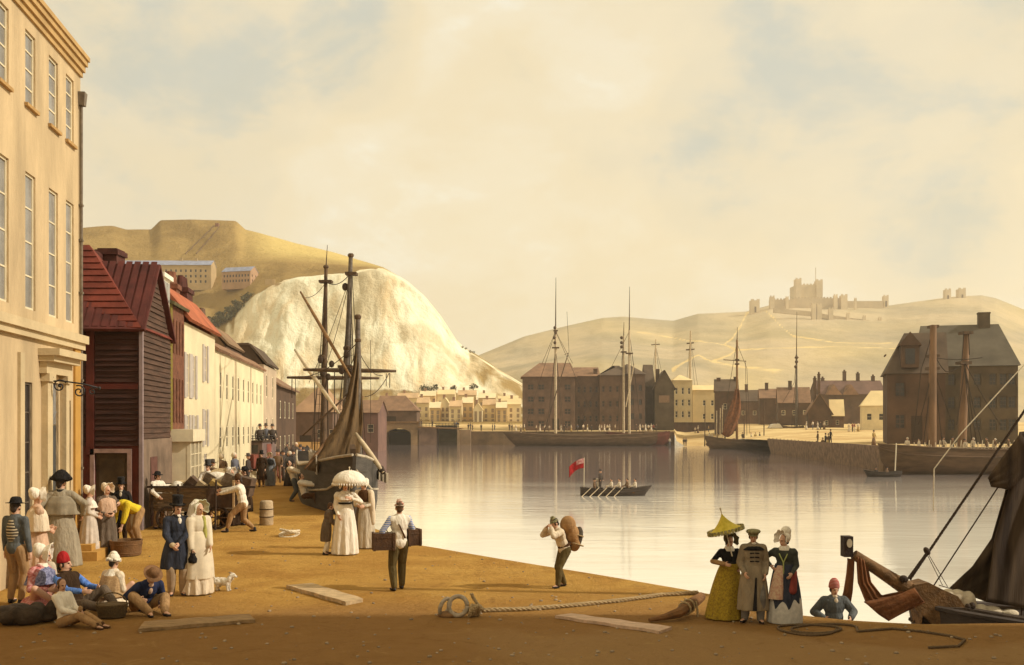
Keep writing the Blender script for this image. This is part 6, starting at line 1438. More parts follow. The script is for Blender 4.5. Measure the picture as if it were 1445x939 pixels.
# --- by the boarded house
j = pose(haL=(.06, -.2, 1.06), haR=(-.06, -.2, 1.0), look=(.2, -1, -.1))
o = body('person in plain white gown and white bonnet turned to the right on the doorstep corner', Gp(126, 787), 105, 1.60, j, 'women by the boarded house'); gown(o, mat('cloth_white_grey', (.50, .42, .33, 1), .95, .2, 6), w1=.27); cape(o, WHITE, .22, .24, name='fichu'); hat(o, 'bonnet', WHITE); shoes(o)
j = pose(haL=(.1, -.22, 1.02), haR=(-.1, -.22, 1.02), look=(.5, -1, -.1))
o = body('person in pinkish shawl and grey brown skirt behind the white gowned figure', Gp(150, 783), 40, 1.62, j, 'women by the boarded house'); gown(o, GREYBROWN, w1=.28, ph=2); cape(o, PINKISH, .25, .42, name='shawl'); hat(o, 'bonnet', CREAM); shoes(o)
j = pose(look=(.05, -1, 0)); o = body('person in black top hat and dark coat beside the red door of the boarded house', Gp(171, 768), 10, 1.58, j); trousers(o, DKBROWN); coat(o, BLACK, .45, .24); cravat(o, OFFW); hair(o); hat(o, 'top', BLACK); shoes(o)
j = pose(pel=(0, .12, .86), lean=(0, -1, .42), haL=(.12, -.46, .42), haR=(-.12, -.46, .42), look=(-.3, -.7, -1), head=(-.1, -1, .05), fL=(.2, .05, .08), fR=(-.18, .28, .08), poleL=(1, .2, 0), poleR=(-1, .2, 0))
o = body('person in yellow jacket bending over a dark tub with both arms reaching down', Gp(187, 772), -28, 1.78, j); shirt(o, YELLOW, .03, 'jacket', .55); trousers(o, TAN, .03); hair(o); shoes(o); plain(o, 'apron', OFFW, lambda mb, j: mb.ell(j['pel']+V3((0, -.08, -.22)), (.10, .05, .28)))
g_ = G(178, 784); tb = MB(); tb.lathe([(.36, 0), (.40, .02), (.44, .36), (.45, .40), (.41, .40), (.38, .10), (.02, .08)], n=28); 
for z in (.08, .30): tb.lathe([(.395+.11*z, z-.02), (.41+.11*z, z), (.395+.11*z, z+.02)], n=28)
ob = tb.build('washing_tub', WOOD, smooth=True, angle=40); ob.location = g_; ob.scale = (.82, .82, .9); tag(ob, 'low round dark wooden tub under the bending figure', 'tub')

# --- the couple and the dog
j = pose(haL=(.02, -.25, .98), haR=(-.10, -.26, .96), look=(.35, -1, 0), poleL=(1, .6, -.3), poleR=(-1, .6, -.3))
o = body('person in tall black hat, long dark blue coat and white cravat', Gp(250, 841), 22, 1.66, j)
trousers(o, mat('cloth_fawn', (.34, .24, .14, 1), .95, .2, 9), .032); coat(o, NAVY, .50, .29, .028); cravat(o); collar(o, BLACK, .092, .06); hair(o); hat(o, 'top', BLACK, mat('hat_ribbon', (.05, .045, .04, 1), .5)); shoes(o)
for k in 'R': plain(o, 'glove', mat('fawn_glove', (.45, .33, .18, 1), .9), lambda mb, j: mb.ell(j['haR']+V3((0, -.03, 0)), (.055, .05, .05)))
j = pose(haL=(.10, -.24, .92), haR=(-.20, -.10, .84), look=(.12, -1, -.1))
o = body('person in cream pelisse with long white bonnet veil and small black handbag', Gp(280, 839), 48, 1.64, j)
gown(o, CREAM, w1=.29, amp=.09); wear(o, 'pelisse', mat('cream_pelisse', (.62, .52, .36, 1), .95, .12, 6), lambda mb, j: (torso(mb, j, .024), mb.loft(skirt_rings(j, .24, .30, .17, .30), 36, folds=7, amp=.05), arm(mb, j, 'L', .03, .9), arm(mb, j, 'R', .03, .9)))
plain(o, 'scarf', mat('yellow_green_scarf', (.36, .33, .08, 1), .95, .25, 12), lambda mb, j: (mb.cap(j['nek']+V3((.06, -.08, -.02)), .04, j['che']+V3((.06, -.13, -.06)), .035), mb.cap(j['che']+V3((.06, -.13, -.06)), .035, j['pel']+V3((.08, -.16, .02)), .025)))
hat(o, 'bonnet', mat('pale_green_bonnet', (.48, .47, .30, 1), .9, .2, 20)); wear(o, 'veil', WHITE, lambda mb, j: (mb.loft([(hp(j, (-.02, .05, .17)), .05, .06), (hp(j, (-.03, .06, .08)), .12, .10), (hp(j, (-.05, .08, -.10)), .13, .09), (hp(j, (-.07, .09, -.30)), .14, .10), (hp(j, (-.08, .10, -.48)), .15, .09), (hp(j, (-.08, .10, -.62)), .12, .06)], 24, folds=6, amp=.10)), .014, 3)
shoes(o)
def bag(mb, j):
    c = j['haR']+V3((0, -.04, -.14)); mb.lathe([(.01, -.12), (.075, -.10), (.085, -.03), (.05, .03), (.045, .05), (.06, .07), (.01, .075)], c, None, 16)
    mb.tube([c+V3((-.03, 0, .06)), c+V3((-.02, 0, .14)), c+V3((.02, 0, .14)), c+V3((.03, 0, .06))], .008, 5)
ob = MB(); bag(ob, j); q_ = ob.build('reticule', BLACK, smooth=True); q_.matrix_world = Matrix.Translation(Gp(280, 839)) @ Matrix.Rotation(radians(48), 4, 'Z') @ Matrix.Scale(1.64/1.72, 4); tag(q_, 'small black drawstring handbag hanging from a hand of the veiled cream figure', 'handbag')
# dog: small white terrier
def dog(loc, rz, s):
    mb = MB(); c = lambda *a: mb.cap(*a)
    c((-.14, 0, .19), .068, (.10, 0, .20), .082); c((.08, 0, .20), .08, (.15, 0, .25), .07); c((.15, 0, .25), .062, (.21, 0, .335), .055)
    mb.ell((.235, 0, .36), (.068, .058, .060)); c((.27, 0, .345), .038, (.325, 0, .330), .026); mb.ell((.345, 0, .335), .014)
    for sg in (1, -1):
        mb.ell((.205, sg*.058, .345), (.030, .016, .050)); c((.12, sg*.045, .17), .040, (.125, sg*.048, .09), .026); c((.125, sg*.048, .09), .026, (.13, sg*.048, .02), .022); c((.13, sg*.048, .02), .024, (.155, sg*.048, .018), .020)
        c((-.13, sg*.045, .17), .052, (-.10, sg*.05, .11), .034); c((-.10, sg*.05, .11), .032, (-.155, sg*.05, .075), .022); c((-.155, sg*.05, .075), .022, (-.14, sg*.05, .02), .020); c((-.14, sg*.05, .02), .022, (-.115, sg*.05, .018), .018)
    c((-.18, 0, .23), .026, (-.235, 0, .31), .022); c((-.235, 0, .31), .022, (-.225, 0, .36), .014)
    random.seed(5)
    for k in range(60):
        x = random.uniform(-.17, .2); a = random.uniform(-.3, pi+.3); z0 = .2+max(0, x-.1)*.9; mb.ell((x, .085*cos(a), z0+.075*sin(a)), (.036, .028, .036), None, 6, 5)
    o = mb.build('dog', [mat('white_fur', (.72, .64, .50, 1), .95, .16, 18, .6, 60), EYE], None, smooth=True); o.location = loc; o.rotation_euler = (0, 0, rz); o.scale = (s, s, s)
    def after(me):
        for p in me.polygons:
            if (p.center-V3((.358, 0, .336))).length < .016 or any((p.center-V3((.288, sg*.034, .375))).length < .012 for sg in (1, -1)): p.material_index = 1
    fuse(o, .012, 2, after); return tag(o, 'small shaggy white terrier with raised tail beside the cream pelisse', 'dog')
dog(Gp(315, 834), radians(-12), .80)

# --- the ladies by the lugger
j = pose(haL=(.13, -.22, 1.30), haR=(-.16, -.14, .92), look=(.15, -1, 0), poleL=(1, .2, -.5))
o = body('person in long white gown with black sash under the white parasol', Gp(487, 783), 12, 1.74, j)
gown(o, WHITE, w0=.155, w1=.30, amp=.10); hat(o, 'bonnet', WHITE); cape(o, WHITE, .21, .20, name='fichu'); hair(o); plain(o, 'sash', BLACK, lambda mb, j: mb.lathe([(.155, -.02), (.162, 0), (.155, .02)], j['che']+V3((0, 0, -.055)), None, 20)); shoes(o)
g_ = V3(Gp(494, 781)); pa = empty('white_parasol', 'white domed parasol held over the two ladies near the lugger', 'parasol', None, (g_.x+.02, g_.y-.22, 1.32))
def canopy(mb, r, h, ribs=8, sag=.06, tip=.10):
    gr = []
    for i in range(7):
        s = i/6; row = []
        for k in range(ribs*4+1):
            a = 2*pi*k/(ribs*4); q_ = 1-sag*abs(sin(a*ribs/2))*s*s; row.append((r*sin(s*pi/2*.98)*q_*cos(a), r*sin(s*pi/2*.98)*q_*sin(a), h*cos(s*pi/2*.98)-.02*abs(sin(a*ribs/2))*s))
        gr.append(row)
    mb.sheet(gr, .008)
mb = MB(); canopy(mb, .40, .30); 
for k in range(40): a = 2*pi*k/40; mb.ell((.395*cos(a), .395*sin(a), -.025), (.02, .02, .035), None, 6, 5)
co = mb.build('canopy', WHITE, pa, smooth=True); co.location = (0, 0, .34); mb = MB(); mb.tube([(0, 0, -.08), (0, 0, .70)], .010, 8); mb.ell((0, 0, .70), .02); mb.build('handle', ROPE_W, pa)
j = pose(haL=(.10, -.24, 1.08), haR=(-.08, -.24, 1.10), look=(-.35, -1, -.05))
o = body('person in brown bodice, cream shawl and pale skirt standing close to the white parasol bearer', Gp(514, 774), -14, 1.66, j)
gown(o, OFFW, w0=.155, w1=.29, amp=.06, ph=1.2); waistcoat(o, BROWN, .02, 'bodice'); wear(o, 'shawl', CREAM, lambda mb, j: (mb.cap(j['shL'], .09, j['elL'], .085), mb.cap(j['elL'], .08, j['elL']+V3((.02, 0, -.45)), .07), mb.cap(j['shR'], .09, j['elR'], .08), mb.cap(j['shL']+V3((0, .03, .03)), .06, j['shR']+V3((0, .03, .03)), .06))); hat(o, 'bonnet', WHITE); hair(o); plain(o, 'skirt_panel', GREYBROWN, lambda mb, j: mb.loft([(j['pel']+V3((-.10, -.07, .15)), .06, .07), (V3((-.14, -.10, .45)), .11, .12), (V3((-.15, -.12, .12)), .13, .14)], 16)); shoes(o)
j = pose(lean=(0, -.25, 1), haL=(.12, -.34, 1.08), haR=(-.14, -.30, .95), look=(0, -1, .25), fL=(.12, -.08, .08), fR=(-.10, .10, .08))
o = body('person small in brown frock coat and white stockings, facing the white gown', Gp(460, 783), 118, 1.22, j); trousers(o, WHITE, .012); coat(o, GREYBROWN, .44, .21, .03); collar(o, WHITE, .08, .05); hair(o, HAIRB); shoes(o)

# --- porter with two boxes
j = pose(haL=(.30, -.10, .93), haR=(-.30, -.22, .95), poleL=(1, .4, 0), poleR=(-1, .5, 0), lean=(0, .05, 1), look=(-.3, -1, .2), fL=(.13, .10, .08), fR=(-.10, -.12, .08))
o = body('person seen from behind in striped headscarf, white vest and olive trousers carrying two boxes', Gp(563, 833), 205, 1.62, j)
shirt(o, STR_BLUE, .014); waistcoat(o, WHITE, .022, 'vest'); trousers(o, OLIVE, .026); hair(o, HAIRB); hat(o, 'turban', STR_SCARF); plain(o, 'braces', BROWN, lambda mb, j: (mb.cap(j['pel']+V3((-.08, .13, .10)), .02, j['che']+V3((.05, .13, .05)), .012),)); shoes(o)
CASEB = mat('box_brown', (.075, .035, .014, 1), .7, .35, 6, .3, 25); CASEL = mat('box_pale_end', (.34, .24, .13, 1), .8, .2, 6)
def case(px, py, Y, w, d_, h, rz, lab):
    c = P(px, py, Y); q_ = MB(); q_.box(-w/2, w/2, -d_/2, d_/2, -h/2, h/2)
    for x in (-w/2*.98, w/2*.98): q_.box(x-.02, x+.02, -d_/2-.012, d_/2+.012, -h/2-.01, h/2+.012)
    q_.box(-w/2, w/2, -d_/2-.008, d_/2+.008, h*.22, h*.28); ro = empty('wooden_box', lab, 'box', 'boxes carried by the porter', c, rz); q_.build('box_body', CASEB, ro)
    q_ = MB(); q_.box(w/2+.022, w/2+.032, -d_/2+.01, d_/2-.01, -h/2+.01, h/2-.01); q_.build('pale_end', CASEL, ro); q_ = MB(); q_.tube([(-.08, 0, h/2), (-.06, 0, h/2+.05), (.06, 0, h/2+.05), (.08, 0, h/2)], .012, 6); q_.build('handle', ROPE, ro)
case(541, 764, 18.6, .36, .30, .30, .25, 'brown box with a pale end hanging at the near hand of the porter'); case(581, 758, 18.9, .22, .32, .29, .5, 'darker brown box tucked behind the elbow of the porter')
# --- sack carrier
j = pose(lean=(0, -.42, 1), haL=(.10, -.34, 1.42), haR=(-.10, -.36, 1.40), poleL=(1, -.2, -1), poleR=(-1, -.2, -1), look=(0, -1, -.35), head=(0, -.5, 1), fL=(.10, -.16, .08), fR=(-.10, .12, .08), pel=(0, .06, .90))
o = body('person bowed under a brown sack at the water edge, hands up by the face', Gp(793, 829), -64, 1.36, j)
shirt(o, CREAM, .028); trousers(o, OLIVE, .03); hair(o); hat(o, 'turban', STR_CAP); shoes(o); plain(o, 'belt', BROWN, lambda mb, j: mb.lathe([(.165, -.03), (.17, 0), (.165, .03)], j['pel']+V3((0, 0, .10)), j['TR'], 20, sx=1.0))
M_ = Matrix.Translation(Gp(793, 829)) @ Matrix.Rotation(radians(-64), 4, 'Z') @ Matrix.Scale(1.36/1.72, 4)
mb = MB(); mb.ell((0, .16, 1.46), (.20, .19, .22)); mb.ell((0, .27, 1.22), (.21, .17, .26)); mb.ell((0, .33, 1.02), (.19, .14, .20)); sk = mb.build('sack', [mat('sackcloth', (.33, .18, .07, 1), .95, .25, 6, .4, 30)], None, smooth=True); fuse(sk, .016, 6)
rt = empty('carried_sack', 'bulging brown sack with dark roped bundle on the back of the bowed carrier', 'sack'); rt.matrix_world = M_; sk.parent = rt
mb = MB(); mb.ell((0, .40, 1.12), (.17, .12, .30), Matrix.Rotation(-.3, 3, 'X')); sk2 = mb.build('dark_bundle', mat('bundle_cloth', (.06, .045, .028, 1), .95, .3, 8), rt, smooth=True)
mb = MB()
for z in (1.0, 1.22): mb.lathe([(.20, -.015), (.212, 0), (.20, .015)], (0, .36, z), Matrix.Rotation(-.3, 3, 'X'), 20, sx=1.0)
mb.build('cord', ROPE, rt)

# --- the three promenaders on the right
j = pose(haL=(.20, -.08, 1.06), haR=(-.20, -.24, 1.16), look=(.25, -1, -.05), poleR=(-1, .2, -.6))
o = body('person in dark bodice and long mustard yellow skirt holding a yellow parasol', Gp(1029, 873), 8, 1.30, j)
gown(o, BLACK, w1=.25, z1=.3, amp=.03, name='bodice'); skirt(o, YELFIG, .21, .175, .40, .02, (-.10, 0, .02), folds=10, amp=.06); hat(o, 'bonnet', mat('olive_bonnet', (.12, .10, .05, 1), .9, .3, 20)); hair(o); collar(o, WHITE, .10, .07, 'ruff'); plain(o, 'glove', TAN, lambda mb, j: mb.cap(j['elR'], .055, j['haR'], .05)); shoes(o)
c = P(1024, 748, 15.75); pa = empty('yellow_parasol', 'tilted yellow green pagoda parasol with dark edge pattern above the mustard skirt', 'parasol', None, c); pa.rotation_euler = (0, radians(-14), 0)
mb = MB(); gr = []
for i in range(9):
    s = i/8; row = []
    for k in range(33):
        a = 2*pi*k/32; rr = .30*(s**1.25)*(1-.07*abs(sin(a*4))*s); row.append((rr*cos(a), rr*sin(a)*.9, .27*(1-s)**1.5-.015*s))
    gr.append(row)
mb.sheet(gr, .008); co = mb.build('canopy', mat('parasol_silk', (.40, .30, .012, 1), .7, .3, 12, col2=(.62, .47, .05, 1)), pa, smooth=True)
mb = MB()
for k in range(32):
    a = 2*pi*k/32; mb.box(-.022, .022, -.004, .004, -.035, .03, R=Matrix.Translation((.285*cos(a), .285*.9*sin(a), -.005)) @ Matrix.Rotation(a+pi/2, 4, 'Z'))
mb.build('fringe', mat('parasol_fringe', (.10, .095, .02, 1), .9, .3, 20, col2=(.50, .42, .2, 1)), pa)
mb = MB(); mb.tube([(0, 0, .33), (0, 0, -.42)], .009, 8); mb.ell((0, 0, .33), (.014, .014, .03)); mb.build('handle', ROPE_W, pa)
j = pose(haL=(.20, -.12, .92), haR=(-.19, -.16, .95), look=(-.15, -1, 0), fL=(.12, -.05, .08), fR=(-.15, .03, .08), toeR=(-.8, -1, 0))
o = body('person in grey tan frogged greatcoat and striped peaked cap between two ladies', Gp(1063, 879), -3, 1.42, j)
trousers(o, mat('cloth_grey', (.16, .14, .115, 1), .95, .25, 9), .036); coat(o, GREYTAN, .24, .30, .03, amp=.04); wear(o, 'collar', BLACK, lambda mb, j: mb.loft([(j['nek']+V3((0, 0, .03)), .075, .075), (j['nek']-V3((0, 0, .02)), .12, .10), (j['nek']-V3((0, 0, .05)), .20, .13), (j['nek']-V3((0, 0, .10)), .235, .16)], 28)); hair(o); hat(o, 'flat', STR_CAP); shoes(o); plain(o, 'shirt_collar', WHITE, lambda mb, j: mb.ell(j['nek']+V3((0, -.06, .02)), (.045, .03, .03)))
for k in range(4):
    for s_ in (1, -1): plain(o, 'frog', BLACK, lambda mb, j, k=k, s_=s_: mb.cap(j['che']+V3((s_*.015, -.150, .14-.075*k)), .011, j['che']+V3((s_*.075, -.138, .135-.075*k)), .013, 6))
plain(o, 'coat_opening', BLACK, lambda mb, j: mb.prism([(.005, -.19, .86), (.03, -.19, .86), (.02, -.258, .26), (-.05, -.258, .26)], (0, .03, 0)))
j = pose(haL=(.16, -.22, .98), haR=(-.24, -.10, 1.10), look=(-.75, -1, .12), poleR=(-1, .5, -.2))
o = body('person in dark bodice, pink figured apron and white bonnet, empty handed beside the greatcoat', Gp(1107, 879), -22, 1.36, j)
gown(o, mat('cloth_bottle_green', (.045, .047, .035, 1), .95, .3, 9), w1=.25, z1=.3, amp=.03, name='bodice'); skirt(o, NAVY, .21, .175, .33, .16, folds=9, amp=.05); skirt(o, mat('grey_flounce', (.46, .42, .35, 1), .95, .15, 14), -.40, .29, .34, .01, folds=22, amp=.03, name='flounce')
wear(o, 'apron', PINKFIG, lambda mb, j: mb.loft([(V3((-.06, -.13, 1.12)), .06, .03), (V3((-.09, -.17, .95)), .10, .05), (V3((-.11, -.21, .70)), .13, .07), (V3((-.13, -.23, .48)), .15, .07)], 24, folds=4, amp=.08)); wear(o, 'shawl_end', DULLRED, lambda mb, j: (mb.cap(V3((.21, -.12, 1.0)), .045, V3((.19, -.16, .80)), .07), mb.cap(V3((.19, -.16, .80)), .07, V3((.17, -.17, .66)), .085)))
plain(o, 'ribbon', mat('green_ribbon', (.30, .32, .10, 1), .8), lambda mb, j: (mb.cap(j['che']+V3((-.08, -.13, .10)), .012, j['che']+V3((.0, -.16, -.06)), .012, 6), mb.cap(j['che']+V3((.07, -.14, .10)), .012, j['che']+V3((.0, -.16, -.06)), .012, 6), mb.cap(j['che']+V3((.0, -.16, -.06)), .014, j['che']+V3((.01, -.18, -.34)), .010, 6)))
hat(o, 'bonnet', WHITE, tilt=-.25); hair(o); collar(o, WHITE, .10, .06, 'ruff'); plain(o, 'plume', WHITE, lambda mb, j: mb.ell(hp(j, (-.02, .10, .16)), (.10, .09, .10))); shoes(o)

# --- figure climbing up at the landing
c = P(1176, 850, 16.45); j = pose(haL=(.24, -.20, 1.10), haR=(-.24, -.20, 1.10), poleL=(1, .4, -.8), poleR=(-1, .4, -.8), fL=(.1, 0, .10), fR=(-.1, -.05, .34), look=(.05, -1, .1))
o = body('person in red striped cap and grey jacket rising above the quay edge beside the smack', (c.x, 16.42, -1.02), 0, 1.52, j)
shirt(o, SLATE, .034, 'jacket'); trousers(o, SLATE); hair(o); hat(o, 'knit', STR_RED); cravat(o, CREAM); shoes(o)
ld = MB()
for s_ in (-.24, .24): ld.tube([(c.x+s_, 16.32, -3.2), (c.x+s_, 16.32, -.10)], .03, 6)
for k in range(9): ld.tube([(c.x-.24, 16.32, -2.9+k*.3), (c.x+.24, 16.32, -2.9+k*.3)], .022, 6)
tag(ld.build('quay_ladder', WOOD), 'wooden ladder against the quay wall under the climbing figure', 'ladder')

# --- carters, haulers and strollers in the middle distance (coarser)
MV = .016
def mid(label, px, feet, face, H, j, group=None): return body(label, Gp(px, feet), face, H, j, group, .013)
j = pose(haL=(.28, -.3, 1.0), haR=(-.22, -.3, 1.0), look=(.1, -1, -.1)); o = mid('person in white smock and dark hat standing at the tail of the loaded cart', 222, 746, 60, 1.62, j, 'carters round the loaded cart'); shirt(o, WHITE, .03, 'smock'); trousers(o, TAN); hair(o); hat(o, 'round', BLACK); shoes(o)
j = pose(haL=(.2, -.35, 1.15), haR=(-.2, -.35, 1.1), look=(-.2, -1, -.1)); o = mid('person in pale coat and dark top hat looking over the crates from behind the cart', 294, 731, 0, 1.76, j, 'carters round the loaded cart'); coat(o, WHITE, .5, .25); trousers(o, TAN); hair(o); hat(o, 'top', mat('hat_grey', (.06, .055, .05, 1), .9)); shoes(o)
j = pose(haL=(.1, -.25, 1.05), haR=(-.1, -.25, 1.0), look=(.9, -1, 0)); o = mid('person in white ruffled bonnet and brown gown facing the black round hat', 325, 742, 30, 1.70, j, 'strollers behind the cart'); gown(o, DKBROWN, w1=.30); hat(o, 'bonnet', WHITE); hair(o); collar(o, WHITE, .11, .08, 'ruff'); cape(o, BROWN, .24, .3, name='shawl')
j = pose(haL=(.14, -.25, 1.05), haR=(-.1, -.25, 1.0), look=(-.9, -1, 0)); o = mid('person in black round hat and dark coat leaning towards the ruffled bonnet', 346, 741, -40, 1.72, j, 'strollers behind the cart'); coat(o, DKBROWN, .4, .25); trousers(o, DKBROWN); hair(o); hat(o, 'round', BLACK); shoes(o)
j = pose(pel=(0, .12, .80), lean=(0, -.20, 1), haL=(.10, -.56, 1.06), haR=(-.06, -.58, 1.16), look=(0, -1, -.15), fL=(.12, -.30, .08), fR=(-.10, .42, .08), poleL=(.3, .2, -1), poleR=(-.3, .2, -1))
o = mid('person in white shirt and tan breeches straining with arms stretched against the cart post', 337, 751, -90, 1.72, j); shirt(o, WHITE, .026); trousers(o, TAN, .024, .8); hair(o); hat(o, 'knit', BROWN); shoes(o)
j = pose(haL=(.22, -.05, .9), haR=(-.2, -.06, .9)); o = mid('person in long brown coat walking up the street arm in arm, ahead of the stagecoach', 369, 687, 0, 1.64, j, 'couple walking by the coach'); coat(o, DKBROWN, .35, .25); trousers(o, BROWN); hair(o); hat(o, 'top', BLACK); shoes(o)
j = pose(); o = mid('person in slate blue skirt and black shawl walking by the stagecoach', 381, 686, 0, 1.60, j, 'couple walking by the coach'); gown(o, mat('cloth_slate_blue', (.17, .17, .17, 1), .95, .2, 8), w1=.26); cape(o, BLACK, .25, .32, name='shawl'); hat(o, 'bonnet', CREAM)
j = pose(pel=(0, .1, .86), lean=(0, .42, 1), haL=(.08, -.42, 1.08), haR=(-.06, -.46, 1.02), look=(0, -1, .1), fL=(.1, -.34, .08), fR=(-.1, .22, .08)); o = mid('person in white shirt leaning back to haul a mooring rope, on his feet', 419, 708, 82, 1.72, j, 'men hauling the mooring rope'); shirt(o, CREAM, .022); trousers(o, SLATE, .03); waistcoat(o, DKBROWN, .02, 'waist_sash') if False else None; hair(o); shoes(o)
j = pose(pel=(0, .25, .46), lean=(0, .30, 1), haL=(.08, -.36, .82), haR=(-.06, -.40, .78), look=(0, -1, .0), fL=(.14, -.42, .08), fR=(-.12, -.30, .08)); o = mid('person in baggy white smock crouching low to haul the mooring rope', 440, 717, 75, 1.74, j, 'men hauling the mooring rope'); shirt(o, WHITE, .035, 'smock'); trousers(o, BROWN, .03); hair(o); shoes(o)
hr = MB(); a = P(428, 668, 40.6); hr.tube([P(426, 672, 40.4), P(447, 688, 38.6), P(470, 690, 36.5)], .02, 6); tag(hr.build('mooring_rope', ROPE), 'taut mooring rope between the two haulers and the lugger bow', 'rope')
# ------------------------------------------------------------------ cart, goods and tackle on the quay
PLK = mat('cart_planks', (.16, .105, .055, 1), .9, .35, 3, .4, 18, stretch=(1, 6, 6))
Yc_ = 29.2; c0 = G(213, 747); ct = empty('goods_cart', 'long open sided plank cart heaped with bales and crates before the cream house', 'cart', None, (c0.x, c0.y, 0), -.04)
LC = 2.55
def part(name, m, fn, par, smooth=False): mb = MB(); fn(mb); return mb.build(name, m, par, smooth, 40 if smooth else None)
part('bed', PLK, lambda mb: mb.box(0, LC, 0, 1.25, .52, .60), ct)
def side(y):
    def f(mb):
        for k in range(4): mb.box(0, LC, y, y+.04, .62+k*.145, .62+k*.145+.13)
    return f
part('side_board', PLK, side(-.02), ct); part('side_board', PLK, side(1.22), ct)
part('end_board', PLK, lambda mb: mb.box(-.05, 0, 0, 1.25, .60, 1.16), ct); part('top_rail', WOOD_DK, lambda mb: (mb.box(-.1, LC+.5, -.07, -.021, 1.19, 1.25), mb.box(-.1, LC+.1, 1.265, 1.31, 1.19, 1.25)), ct)
for x in (.05, .82, 1.72, 2.5): part('stake', WOOD_DK, lambda mb, x=x: mb.box(x-.03, x+.03, -.085, -.072, .4, 1.3), ct)
part('prop', WOOD_DK, lambda mb: mb.tube([(1.95, -.22, 0), (1.95, -.15, 1.42)], [.035, .03], 8), ct); part('draw_post', WOOD_LT, lambda mb: mb.box(2.42, 2.48, -.15, -.09, .35, 1.42), ct)
for x, y in ((.55, -.16), (1.95, .0), (.55, 1.36), (1.95, 1.36)):
    w = empty('wheel'); w.parent = ct; w.location = (x, y, .34)
    mb = MB(); n = 24
    for r0, r1 in ((.28, .34),):
        pts = [(r, q_) for r, q_ in ((r0, -.04), (r1, -.04), (r1, .04), (r0, .04))]; vs, fs = [], []
        for k in range(n):
            a = 2*pi*k/n; vs += [(r*cos(a), q_, r*sin(a)) for r, q_ in pts]
        for k in range(n):
            for i in range(4): fs.append((4*k+i, 4*k+(i+1) % 4, 4*((k+1) % n)+(i+1) % 4, 4*((k+1) % n)+i))
        mb.add(vs, fs)
    mb.build('rim', WOOD_DK, w)
    mb = MB()
    for k in range(8): a = 2*pi*k/8; mb.tube([(0, 0, 0), (.29*cos(a), 0, .29*sin(a))], .018, 5)
    mb.build('spokes', WOOD, w); mb = MB(); mb.tube([(0, -.09, 0), (0, .09, 0)], .06, 10); mb.build('hub', WOOD_DK, w)
part('awning_cloth', mat('dark_tarpaulin', (.075, .045, .028, 1), .9, .3, 2, .3, 8), lambda mb: mb.sheet([[(1.65+.95*w, -.10-.02*sin(w*14+s*3), 1.17-.52*s+.02*sin(w*9)) for w in [k/14 for k in range(15)]] for s in [i/8 for i in range(9)]], .015), ct, True)
random.seed(21)
M_ = Matrix.Translation(c0) @ Matrix.Rotation(-.04, 4, 'Z')
CR = [mat('crate_grey', (.19, .14, .09, 1), .9, .3, 5, .3, 20), mat('crate_tan', (.36, .26, .14, 1), .9, .25, 5, .3, 20), mat('crate_ochre', (.33, .21, .06, 1), .9, .25, 5, .3, 20), mat('crate_dark', (.10, .06, .035, 1), .9, .3, 5, .3, 20)]
LOAD = [(.30, .5, 1.06, .36, .40, .34, .5, 4, 'white bale at the tail end of the cart load'), (.66, .35, 1.18, .34, .32, .30, .55, 4, 'creased white bale leaning by the first dark crate'), (1.06, .40, 1.30, .30, .30, .34, .75, 3, 'dark crate tipped on its corner above the white bales'), (1.36, .30, 1.20, .26, .24, .28, .6, 1, 'small tan crate tipped between the dark crate and the ochre one'), (1.50, .75, 1.38, .34, .30, .34, .45, 0, 'grey brown crate tipped at the back of the load'),
        (1.74, .34, 1.18, .38, .34, .34, .65, 2, 'ochre crate tipped at the front of the load'), (1.72, .85, 1.40, .62, .4, .34, .2, 4, 'broad white bundle behind the ochre crate'), (2.10, .55, 1.34, .34, .34, .48, .42, 0, 'tall leaning grey crate next to the dark chest'), (2.52, .62, 1.22, .52, .5, .52, .22, 3, 'big dark chest at the front end of the cart'), (.95, .8, .92, .6, .5, .5, .1, 1, 'flat tan crate low in the middle of the cart'), (1.9, .6, .86, .6, .6, .44, .0, 1, 'wide tan crate under the ochre one'), (.45, .8, .86, .5, .5, .44, .0, 0, 'grey crate under the white bales')]
for x, y, z, w, d_, h, rot, mi, lab in LOAD:
    mb = MB()
    if mi == 4:
        mb.ell((0, 0, 0), (w*.62, d_*.62, h*.62), None, 14, 10); o = mb.build('bale', WHITE, smooth=True); mb2 = MB()
        for s_ in (-.12, .12): mb2.lathe([(w*.60, -.012), (w*.615, 0), (w*.60, .012)], (s_*.5, 0, s_), Matrix.Rotation(pi/2*.3, 3, 'X'), 16)
        mb2.build('cord', ROPE, o); cat = 'bale'
    else:
        mb.box(-w/2, w/2, -d_/2, d_/2, -h/2, h/2)
        for a in (-1, 1):
            for b_ in (-1, 1): mb.box(a*w/2-.03*(a > 0), a*w/2+.03*(a < 0), b_*(d_/2+.007)-.008, b_*(d_/2+.007)+.008, -h/2, h/2)
        mb.box(-w/2+.03, w/2-.03, -d_/2-.012, -d_/2-.001, -.03, .03); o = mb.build('crate', CR[mi]); cat = 'crate'
    o.matrix_world = M_ @ Matrix.Translation((x, y, z)) @ Matrix.Rotation(rot, 4, 'Y') @ Matrix.Rotation(random.uniform(-.3, .3), 4, 'Z'); tag(o, lab, cat, 'load heaped on the cart')
